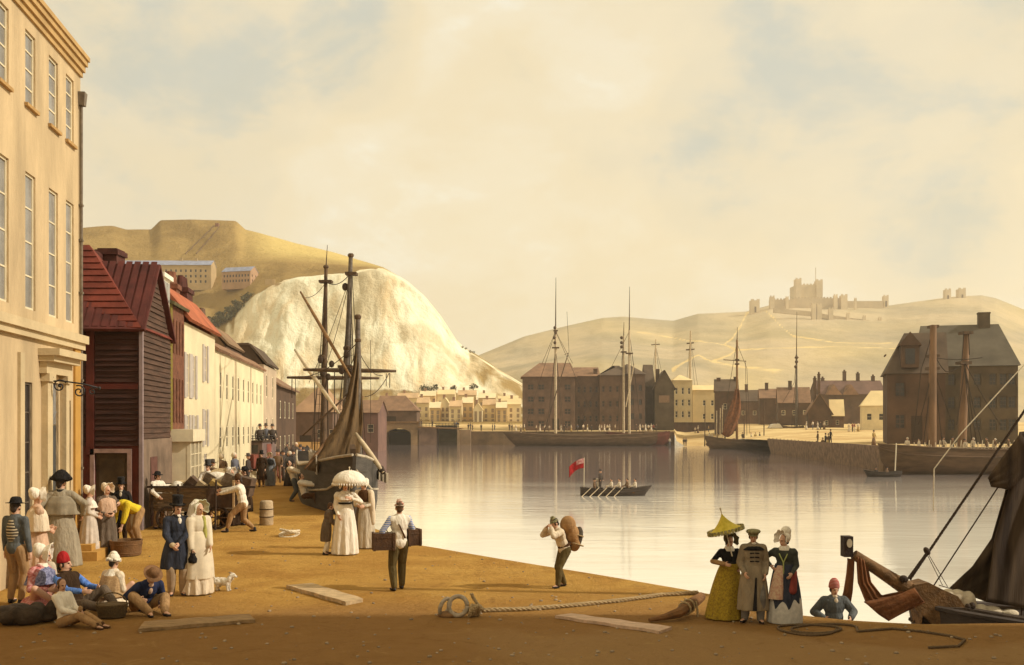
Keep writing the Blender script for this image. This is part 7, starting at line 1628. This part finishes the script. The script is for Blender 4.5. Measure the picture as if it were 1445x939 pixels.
# upright package, coils, planks
g_ = G(376, 741); mb = MB(); mb.lathe([(.19, 0), (.205, .03), (.200, .24), (.207, .27), (.200, .30), (.198, .46), (.205, .49), (.196, .52), (.19, .69), (.15, .73), (.02, .74)], n=22)
ob = mb.build('corded_bale', mat('sacking_pale', (.42, .31, .18, 1), .95, .2, 7, .4, 25), smooth=True, angle=50); ob.location = g_; tag(ob, 'tall round corded bale standing alone on the quay behind the rope coil', 'bale')
mb = MB()
for z in (.25, .48): mb.lathe([(.198, -.018), (.222, 0), (.198, .018)], (0, 0, z), n=22)
mb.build('cord', ROPE_DK, ob)
def coil(loc, R_, r, turns, m, lab, tilt=.12, name='rope_coil', sq=.75):
    mb = MB()
    for t_ in range(turns):
        pts = []
        for k in range(29):
            a = 2*pi*k/28; rr = R_*(1+.08*sin(a*2+t_*1.7)+.03*sin(a*5+t_)); pts.append((rr*cos(a), rr*sq*sin(a), r*(1+1.1*t_)+tilt*R_*sin(a+t_*2)*.5+.02))
        twist(pts, r, mb, 7)
    o = mb.build(name, m); o.location = loc; return tag(o, lab, 'rope')
coil(G(408, 757), .24, .035, 3, ROPE_W, 'small coil of pale rope lying on the quay in front of the corded bale', .5, sq=1.0)
def plank_thing(name, corners, th, m, lab, cat='plank', notch=False):
    a, b_, c_, d_ = [G(*p) for p in corners]; mb = MB(); n = 8
    for i in range(n):
        s0, s1 = i/n, (i+1)/n; w0, w1 = .006*sin(i*2.1), .006*sin((i+1)*2.1)
        mb.prism([a.lerp(b_, s0)+V3((0, 0, .004+w0)), a.lerp(b_, s1)+V3((0, 0, .004+w1)), d_.lerp(c_, s1)+V3((0, 0, .004+w1)), d_.lerp(c_, s0)+V3((0, 0, .004+w0))], (0, 0, th))
    o = mb.build(name, m); bm = bmesh.new(); bm.from_mesh(o.data); bmesh.ops.remove_doubles(bm, verts=bm.verts, dist=.001); bm.to_mesh(o.data); bm.free(); return tag(o, lab, cat)
PLW = mat('weathered_plank', (.48, .34, .18, 1), .9, .3, 3, .5, 22, stretch=(2, 5, 3))
plank_thing('plank', [(404, 831), (488, 855), (512, 850), (440, 828)], .065, PLW, 'thick pale squared plank lying between the white terrier and the porter', notch=True)
plank_thing('plank', [(195, 893), (360, 879), (352, 871), (204, 882)], .05, mat('old_plank', (.30, .19, .085, 1), .9, .3, 3, .5, 22, stretch=(2, 5, 3)), 'long brown rough plank on the ground in front of the seated company')
plank_thing('plank', [(783, 873), (930, 895), (948, 889), (806, 870)], .045, mat('pink_plank', (.54, .37, .24, 1), .9, .2, 3, .4, 22, stretch=(2, 5, 3)), 'long flat pinkish plank lying near the old block at the water corner')
# mooring ring, knot and cable
g_ = G(632, 871); mr = empty('mooring_ring', 'pair of thick iron mooring rings with a knotted rope end on the quay', 'mooring ring', None, g_)
RINGM = mat('worn_iron_ring', (.34, .27, .18, 1), .65, .35, 10, .4, 30)
def ring(c, R_, r, ax, name, m, par):
    mb = MB(); pts = [V3(c)+Matrix(ax) @ V3((R_*cos(2*pi*k/24), R_*sin(2*pi*k/24), 0)) for k in range(25)]; mb.tube(pts, r, 10); return mb.build(name, m, par, smooth=True)
ring((-.05, .05, .155), .125, .032, ((.55, .25, .8), (.8, 0, -.6), (0, 1, 0)), 'ring', RINGM, mr); ring((.16, 0, .175), .145, .036, ((1, 0, 0), (0, .25, 1), (0, 1, -.25)), 'ring', RINGM, mr)
mb = MB(); mb.ell((.0, .04, .03), (.17, .13, .06)); mb.build('base_stone', STONE, mr, smooth=True)
kn = MB()
for k in range(5): kn_pts = [V3((.36+.05*k-.02*k*k*.3, 0, .10))+V3((.02*cos(a), .085*sin(a), .085*cos(a+.4*k))) for a in [2*pi*i/16 for i in range(17)]]; twist(kn_pts, .030, kn, 7)
twist([(.30, 0, .12), (.42, -.03, .14), (.56, 0, .12), (.46, .04, .20), (.40, .02, .30), (.37, .0, .37)], .028, kn, 7); kn.build('rope_knot', ROPE, mr)
mb = MB(); pts = [G(x, y)+V3((0, 0, .035)) for x, y in ((655, 866), (688, 864), (730, 863), (775, 860), (830, 855), (885, 849), (935, 842), (985, 839))]; twist(pts, .036, mb, 7)
tag(mb.build('mooring_cable', ROPE), 'long twisted cable running from the mooring rings to the quay edge', 'rope')
# old block lashed with rope
bl = empty('anchor_stock', 'worn brown timber block with rope lashing lying beside the pinkish plank', 'timber')
mb = MB(); A0, A1, A2 = G(916, 879)+V3((0, 0, .04)), G(958, 876)+V3((0, 0, .12)), G(990, 863)+V3((0, 0, .24)); mb.tube([A0, A0.lerp(A1, .5)+V3((0, 0, -.01)), A1, A1.lerp(A2, .6), A2], [.03, .05, .08, .095, .075], 8); mb.build('timber', mat('old_orange_timber', (.17, .08, .026, 1), .85, .4, 5, .5, 20), bl, smooth=True, angle=35)
mb = MB()
for s_ in (.25, .42): c = A1.lerp(A2, s_); d_ = (A2-A1).normalized(); u = d_.orthogonal().normalized(); v_ = d_.cross(u); mb.tube([c+(u*cos(2*pi*k/16)+v_*sin(2*pi*k/16))*.10 for k in range(17)], .016, 6)
c = A1.lerp(A2, .6)+V3((.03, -.12, 0)); mb.tube([c+V3((0, 0, .05)), c+V3((.02, -.02, -.10)), c+V3((.02, -.03, -.20))], .016, 6); mb.build('lashing', ROPE, bl)
mb = MB(); rng = []
for k in range(60): a = k/60*4*pi; rr = 48-8*sin(k*.21); rng.append(G(1140+rr*cos(a)*(.85+.15*sin(k*.13))+k*.35, 890+7*sin(a)+1.5*sin(k*.3))+V3((0, 0, .02)))
rng += [G(x, y)+V3((0, 0, .02)) for x, y in ((1210, 893), (1260, 889), (1300, 893), (1340, 899), (1362, 905), (1352, 914), (1310, 916))]
twist(rng, .018, mb, 8); tag(mb.build('rope_coil', mat('muddy_rope', (.13, .085, .042, 1), .95, .3, 30)), 'loose dark coil of rope trailing across the ground below the smack', 'rope')
st = MB(); random.seed(9)
for k in range(520):
    px, py = random.uniform(20, 1440), random.uniform(745, 938); g2 = G(px, py)
    if g2.y > edge_y(g2.x) if False else False: continue
    inside = True
    for (x0, y0), (x1, y1) in zip(EDGE, EDGE[1:]):
        if min(x0, x1) <= g2.x <= max(x0, x1) and y0 < 40:
            yy_ = y0+(y1-y0)*(g2.x-x0)/(x1-x0) if x1 != x0 else y0
            if g2.y > yy_-.3: inside = False
    if inside: r = random.uniform(.008, .030); st.ell((g2.x, g2.y, r*.3), (r*1.3, r, r*.7), Matrix.Rotation(random.uniform(0, 3), 3, 'Z'), 7, 5)
ob = st.build('gravel', mat('quay_pebbles', (.30, .22, .13, 1), .9, .4, 3)); ob['kind'] = 'stuff'

# ------------------------------------------------------------------ stagecoach and team
Yq = 54.0; g_ = G(353, HZ+CAM_H*F/Yq); co = empty('stagecoach', 'red brown stagecoach seen from behind with luggage rail, going up the street', 'coach', None, (g_.x, g_.y, 0), -.10)
CRD = mat('coach_red', (.20, .055, .035, 1), .6, .25, 2); CPL = mat('coach_purple', (.15, .10, .085, 1), .6, .25, 2)
def f(mb):
    mb.loft([((0, 1.0, .75), .45, .75), ((0, 1.0, .95), .62, 1.0), ((0, 1.0, 1.5), .70, 1.1), ((0, 1.0, 2.05), .70, 1.1)], 4)
mb = MB(); mb.box(-.62, .62, 0, 2.0, .80, 1.35, top=1.12); mb.box(-.69, .69, -.1, 2.1, 1.352, 2.05); mb.build('body', CPL, co)
mb = MB(); mb.box(-.74, .74, -.16, 2.16, 2.052, 2.14); 
mb.build('roof', WOOD_DK, co)
mb = MB(); mb.box(-.5, .5, -.85, -.105, .70, 1.42); mb.build('boot', CRD, co)
mb = MB(); mb.box(.692, .71, .6, 1.3, .95, 1.95); mb.build('door', CRD, co)
for x0, x1 in ((-.45, -.05), (.05, .45)):
    mb = MB(); mb.box(x0, x1, -.115, -.103, 1.5, 1.92); mb.build('window', GLASS, co)
mb = MB()
for z in (2.25, 2.38): mb.tube([(-.7, -.1, z), (.7, -.1, z), (.7, 2.0, z), (-.7, 2.0, z), (-.7, -.1, z)], .02, 5)
for x, y in ((-.7, -.1), (.7, -.1), (.7, 2), (-.7, 2)): mb.tube([(x, y, 2.1), (x, y, 2.4)], .02, 5)
mb.build('luggage_rail', IRON, co); mb = MB(); mb.box(-.6, .6, 2.2, 3.0, .9, 1.5); mb.box(-.6, .6, 2.15, 2.35, 1.5, 2.1); mb.build('driver_box', CRD, co)
for x in (-.78, .78):
    for y, R_ in ((-.1, .62), (2.5, .5)):
        w = empty('wheel'); w.parent = co; w.location = (x, y, R_)
        mb = MB(); mb.tube([(0, R_*cos(2*pi*k/24)*.95, R_*sin(2*pi*k/24)*.95) for k in range(25)], .045, 6); mb.build('rim', CRD, w)
        mb = MB()
        for k in range(10): mb.tube([(0, 0, 0), (0, R_*.93*cos(2*pi*k/10), R_*.93*sin(2*pi*k/10))], .022, 5)
        mb.build('spokes', CRD, w); mb = MB(); mb.tube([(-.1, 0, 0), (.1, 0, 0)], .08, 8); mb.build('hub', WOOD_DK, w)
mb = MB()
for y in (-.1, 2.5): mb.tube([(-.75, y, .6 if y < 0 else .5), (.75, y, .6 if y < 0 else .5)], .05, 6)
mb.tube([(0, -.1, .62), (0, 3.0, .55), (0, 6.2, .95)], .05, 6); mb.build('undercarriage', WOOD_DK, co)
def horse_mesh():
    mb = MB(); c = mb.cap
    c((0, .65, 1.18), .27, (0, -.10, 1.14), .25); c((0, -.10, 1.14), .25, (0, -.62, 1.20), .29); c((0, .70, 1.22), .22, (0, 1.08, 1.62), .13); c((0, 1.05, 1.58), .14, (0, 1.12, 1.72), .11)
    c((0, 1.12, 1.72), .11, (0, 1.42, 1.50), .065); mb.ell((0, 1.44, 1.48), (.06, .07, .07))
    for s_ in (1, -1):
        mb.ell((s_*.06, 1.08, 1.85), (.025, .02, .06)); c((s_*.14, .62, 1.05), .13, (s_*.15, .66, .62), .065); c((s_*.15, .66, .62), .062, (s_*.15, .63, .12), .045); c((s_*.15, .63, .10), .055, (s_*.15, .67, .04), .06)
        c((s_*.15, -.62, 1.10), .19, (s_*.16, -.50, .80), .11); c((s_*.16, -.50, .80), .095, (s_*.16, -.76, .50), .06); c((s_*.16, -.76, .50), .055, (s_*.16, -.68, .12), .045); c((s_*.16, -.68, .10), .055, (s_*.16, -.64, .04), .06)
    c((0, -.86, 1.28), .06, (0, -.98, .95), .09); c((0, -.98, .95), .09, (0, -.97, .60), .03); c((0, 1.0, 1.74), .05, (0, .78, 1.48), .06)
    return mb
HM = [mat('horse_brown', (.045, .024, .012, 1), .7, .3, 4), mat('horse_dark', (.025, .016, .010, 1), .7, .3, 4)]
for i, (px, Y, rz, lab) in enumerate(((383, 58.6, .0, 'dark brown coach horse, hind one of the pair by the house wall'), (396, 58.2, -.1, 'near black coach horse, hind one nearer the water'), (404, 63, -.2, 'brown leading coach horse ahead of the hind pair'), (417, 62, -.55, 'dark leading coach horse turning its head to the harbour'))):
    o = horse_mesh().build('horse', HM[i % 2], smooth=True); o.location = at(px, Y); o.rotation_euler = (0, 0, rz); o.scale = (.92, .92, .92); fuse(o, .03, 3); tag(o, lab, 'horse', 'team of the stagecoach')
    mb = MB(); mb.lathe([(.30, -.03), (.31, 0), (.30, .03)], (0, .50, 1.18), Matrix.Rotation(pi/2-.3, 3, 'X'), 16); mb.build('harness_collar', WOOD_DK, o)

# ------------------------------------------------------------------ little figures
FIG = [mat('fig_white', (.62, .52, .38, 1), .95), mat('fig_dark', (.06, .045, .035, 1), .95), mat('fig_brown', (.16, .095, .05, 1), .95), mat('fig_ochre', (.36, .24, .08, 1), .95), mat('fig_blue', (.12, .12, .14, 1), .95), mat('fig_red', (.26, .07, .05, 1), .95)]
def little(loc, h, rz, top, bot, dress, label, group, seated=False, arm_=None, hatk=1):
    mb = MB(); s = h/1.7; S_ = lambda *p: tuple(q*s for q in p)
    if seated:
        for sg in (1, -1): mb.cap(S_(sg*.09, 0, .12), .085*s, S_(sg*.1, -.36, .16), .065*s, 6, 1); mb.cap(S_(sg*.1, -.36, .16), .06*s, S_(sg*.1, -.42, -.15), .045*s, 6, 1)
        z0 = .10
    elif dress: mb.loft([(S_(0, 0, 0), .30*s, .27*s), (S_(0, 0, .4), .25*s, .22*s), (S_(0, 0, .95), .14*s, .12*s)], 10, 1); z0 = .92
    else:
        for sg in (1, -1): mb.cap(S_(sg*.09, 0, .9), .09*s, S_(sg*.11, sg*.06, .06), .055*s, 6, 1)
        z0 = .88
    mb.loft([(S_(0, 0, z0), .155*s, .115*s), (S_(0, 0, z0+.25), .17*s, .12*s), (S_(0, 0, z0+.47), .20*s, .11*s), (S_(0, 0, z0+.55), .07*s, .06*s)], 10, 2)
    ha = arm_ or (.24, -.12, -.05)
    for sg in (1, -1):
        mb.cap(S_(sg*.19, 0, z0+.46), .055*s, S_(sg*(.19+ha[0])/2+sg*.04, ha[1]*.4+.02, z0+.24), .045*s, 6, 2); mb.cap(S_(sg*(.19+ha[0])/2+sg*.04, ha[1]*.4+.02, z0+.24), .042*s, S_(sg*ha[0], ha[1], z0+ha[2]+.1), .035*s, 6, 2); mb.ell(S_(sg*ha[0], ha[1], z0+ha[2]+.06), .045*s, None, 6, 5, 0)
    mb.ell(S_(0, -.01, z0+.68), (.085*s, .10*s, .12*s), None, 8, 6, 0)
    if hatk == 1: mb.lathe([(.15*s, 0), (.155*s, .02*s), (.09*s, .03*s), (.085*s, .14*s), (.02*s, .15*s)], S_(0, 0, z0+.73), None, 10, 3)
    elif hatk == 2: mb.ell(S_(0, .03, z0+.71), (.12*s, .13*s, .13*s), None, 8, 6, 3)
    else: mb.ell(S_(0, .02, z0+.73), (.09*s, .10*s, .09*s), None, 8, 6, 3)
    o = mb.build('person', [SKIN, FIG[bot], FIG[top], FIG[0] if hatk == 2 else FIG[1]], smooth=True); o.location = loc; o.rotation_euler = (0, 0, rz); return tag(o, label, 'person', group)
# on the coach
M_ = co.matrix_basis.copy()
cm = Matrix.Translation(co.location) @ Matrix.Rotation(-.10, 4, 'Z')
for x, y, z, t_, lab, st_ in ((-.30, .3, 2.12, 2, 'person in brown seated on the coach roof, nearest the house wall', True), (.35, .5, 2.12, 1, 'person in black coat seated at the middle of the coach roof', True), (.05, 2.3, 2.15, 4, 'person driving, seated on the high front box of the coach', True), (.62, 1.7, 2.12, 1, 'person in dark coat seated at the water side front of the coach roof', True)):
    little(cm @ V3((x, y, z)), 1.6, pi if y > 2 else .4, t_, 1, False, lab, 'coach passengers', st_)
# in the galley
Mg = fr((at(913, Yg).x, Yg, 0), (-1, .03))
for k in range(4):
    little(Mg @ V3((LG_-2.55+.02-.55*(k-0)+.35, .0, -1.60)), 1.5, radians(-84), 0 if k != 2 else 2, 1, False, ('rower nearest the stern of the galley in a pale shirt', 'second rower from the stern of the galley in a pale shirt', 'third rower from the stern of the galley in a brown shirt', 'rower nearest the galley bow in a pale shirt')[k].replace('rower', 'person rowing'), 'galley crew', True, (.16, -.42, .10), 0)
little(Mg @ V3((LG_-1.22, -.12, -1.62)), 1.5, radians(80), 0, 1, False, 'person in white seated in the galley stern facing the rowers', 'galley crew', True, None, 2); little(Mg @ V3((LG_-.98, .14, -1.62)), 1.5, radians(80), 2, 1, False, 'person in brown seated close to the flagstaff of the galley', 'galley crew', True)
little(Mg @ V3((LG_-1.40, .05, -1.74)), 1.55, radians(60), 1, 1, False, 'person standing upright in the galley as coxswain in dark coat', 'galley crew')
little(V3((at(1236, Yk_).x, Yk_, -1.82)), 1.3, -.3, 1, 1, False, 'person in dark coat seated in the skiff bow', 'skiff pair', True); little(V3((at(1252, Yk_).x, Yk_, -1.82)), 1.3, .8, 2, 1, False, 'person in brown seated in the skiff stern', 'skiff pair', True)
def land_z(px, Y):
    for px0, y0, z0 in (): pass
    return None
def groupfig(items, group, gl, Yd, zfun):
    for i, it in enumerate(items):
        px, t_, b_, dr, hk = it[:5]; Y = Yd(px) if callable(Yd) else Yd; h = it[5] if len(it) > 5 else random.uniform(1.6, 1.85)
        little(V3((at(px, Y).x, Y, zfun(px, Y))), h, random.uniform(-3, 3), t_, b_, dr, gl, group, False, None, hk)
random.seed(33)
dgz = bpy.context.evaluated_depsgraph_get(); bpy.context.view_layer.update()
def drop(px, Y, z0=8):
    hit, loc, n_, i_, ob_, m_ = SC.ray_cast(bpy.context.evaluated_depsgraph_get(), V3((at(px, Y).x, Y, z0)), V3((0, 0, -1))); return loc.z if hit and loc.z > -1.9 else .9
groupfig([(592, 1, 1, 0, 1), (594.5, 1, 1, 0, 1), (610, 1, 1, 0, 1), (641, 1, 1, 0, 1), (644, 4, 1, 0, 1), (646.5, 1, 1, 0, 1)], 'figures on the bridge', 'tiny dark figure of a person standing at the bridge railing', 242.5, lambda p, Y: zz(603+.04*(p-590), 240)+.02)
groupfig([(661, 1, 1, 0, 1), (664, 1, 1, 0, 1), (667, 1, 1, 0, 1), (679, 1, 1, 0, 1), (695, 1, 1, 0, 1), (698, 4, 4, 0, 1), (719, 1, 1, 0, 1), (722.5, 1, 1, 0, 1)], 'dark figures between bridge and warehouses', 'tiny dark figure of a person on the pale wharf between bridge and warehouses', lambda p: 247+(p % 7)*.8, drop)
groupfig([(p, t_, b_, d_, h_) for p, t_, b_, d_, h_ in ((728, 0, 0, 1, 2), (735, 0, 2, 1, 2), (740, 0, 3, 1, 2), (757, 0, 2, 0, 0), (762, 0, 0, 1, 2), (769, 0, 1, 0, 0), (775, 0, 2, 0, 0), (792, 0, 0, 1, 2), (806, 0, 3, 1, 2), (823, 0, 2, 0, 0), (829, 3, 0, 1, 2), (846, 0, 0, 1, 2), (849, 0, 2, 0, 0), (853, 0, 0, 1, 2), (857, 0, 1, 0, 0), (860, 0, 0, 1, 2), (868, 0, 2, 0, 0), (903, 0, 0, 1, 2), (907, 0, 1, 0, 0), (911, 0, 0, 1, 2), (915, 0, 2, 0, 0), (919, 0, 0, 1, 2))], 'pale figures before the warehouses', 'tiny pale clad figure of a person on the wharf in front of the warehouses', lambda p: 244.5+(p % 5)*1.0, drop)
groupfig([(796, 1, 1, 0, 1), (800, 1, 2, 0, 1), (815, 4, 1, 0, 1), (835, 1, 1, 0, 1), (898, 1, 1, 0, 1), (922, 5, 1, 0, 1), (926, 1, 1, 0, 1)], 'dark figures before the warehouses', 'tiny dark clad figure of a person on the wharf in front of the warehouses', lambda p: 245+(p % 4)*1.0, drop)
groupfig([(945, 0, 4, 0, 0, 1.9), (965, 1, 1, 0, 1, 1.8), (968, 1, 2, 0, 1, 1.8)], 'figures on the little beach', 'tiny figure of a person at the waterline of the little beach', 227, lambda p, Y: max(-1.95, drop(p, Y, 6)) if drop(p, Y, 6) < .5 else -1.95)
groupfig([(981, 0, 2, 0, 0), (985, 0, 2, 1, 2), (1000, 3, 1, 0, 0)], 'figures by the garden wall', 'tiny figure of a person walking by the low dark garden wall', 258, drop)
# crew
groupfig([(1001, 0, 1, 0, 0), (1005, 0, 2, 0, 0), (1012, 3, 1, 0, 1), (1023, 0, 1, 0, 0), (1048, 1, 1, 0, 1), (1060, 0, 2, 0, 0), (1066, 3, 1, 0, 1), (1072, 1, 1, 0, 1)], 'crew of the fishing lugger', 'tiny figure of a fisherman on the deck of the fishing lugger', 205, lambda p, Y: -.55)
groupfig([(1138, 0, 0, 1, 2), (1147, 0, 4, 0, 0, 2.0), (1154, 0, 0, 1, 2), (1158, 1, 1, 0, 1), (1163, 0, 2, 1, 2)], 'figures before the cottage', 'tiny pale figure of a person outside the steep gabled cottage', 222, drop)
groupfig([(1198, 0, 0, 1, 2), (1203, 5, 1, 0, 1), (1206, 5, 0, 0, 1), (1211, 0, 3, 1, 2)], 'figures on the sand near the cream cottage', 'tiny figure of a person on the sand in front of the cream cottage', 205, drop)
groupfig([(1152, 1, 1, 0, 1), (1154, 2, 1, 0, 1), (1161, 2, 3, 0, 1), (1165, 1, 1, 0, 1), (1169, 2, 3, 1, 1), (1172, 1, 1, 0, 1)], 'cluster on the sea wall', 'small dark figure of a person in the cluster on top of the sea wall', lambda p: 141-(p-1150)*.42, drop)
little(V3((at(1233, 122).x, 122, drop(1233, 122))), 1.75, .5, 3, 2, True, 'small lone figure of a person in ochre by the corner of the great warehouse', None)
random.seed(4)
groupfig([(1282+k*15.5+random.uniform(-3, 3), random.choice((0, 0, 2, 1)), 1, 0, random.choice((0, 1, 2))) for k in range(10)], 'crew of the two masted ship', 'small figure of a sailor on the deck of the two masted ship', 104.5, lambda p, Y: -.18)

# dark bundle and blanket behind the seated company
g_ = G(38, 880); mb = MB(); rb_ = random.Random(4); [mb.ell((rb_.uniform(-.42, .42), rb_.uniform(-.22, .22), rb_.uniform(.05, .22)), (rb_.uniform(.12, .24), rb_.uniform(.12, .2), rb_.uniform(.07, .15)), Matrix.Rotation(rb_.uniform(0, 3), 3, 'Z')) for _ in range(14)]; ob = mb.build('bundle', mat('dark_bundle_cloth', (.050, .034, .021, 1), .95, .5, 5, .9, 14), smooth=True); ob.location = g_; fuse(ob, .02, 5); tag(ob, 'dark lumpy bundle in the corner beneath the striped waistcoat figure', 'bundle')

random.seed(8)
for i, (px, Y) in enumerate(((300, 39), (312, 43.5), (361, 58), (392, 52.5), (400, 54), (408, 50), (414, 55), (392, 70), (405, 74), (418, 68), (424, 62), (428, 57), (350, 47.5), (331, 45))):
    little(V3((at(px, Y).x, Y, 0)), random.uniform(1.6, 1.78), random.uniform(-3, 3), random.choice((1, 2, 2, 4)), random.choice((1, 2, 1)), i % 4 == 1, 'small dark clothed figure of a person in the crowd along the street towards the coach', 'crowd in the street', False, None, 1 if i % 4 != 1 else 2)
fuse_all()
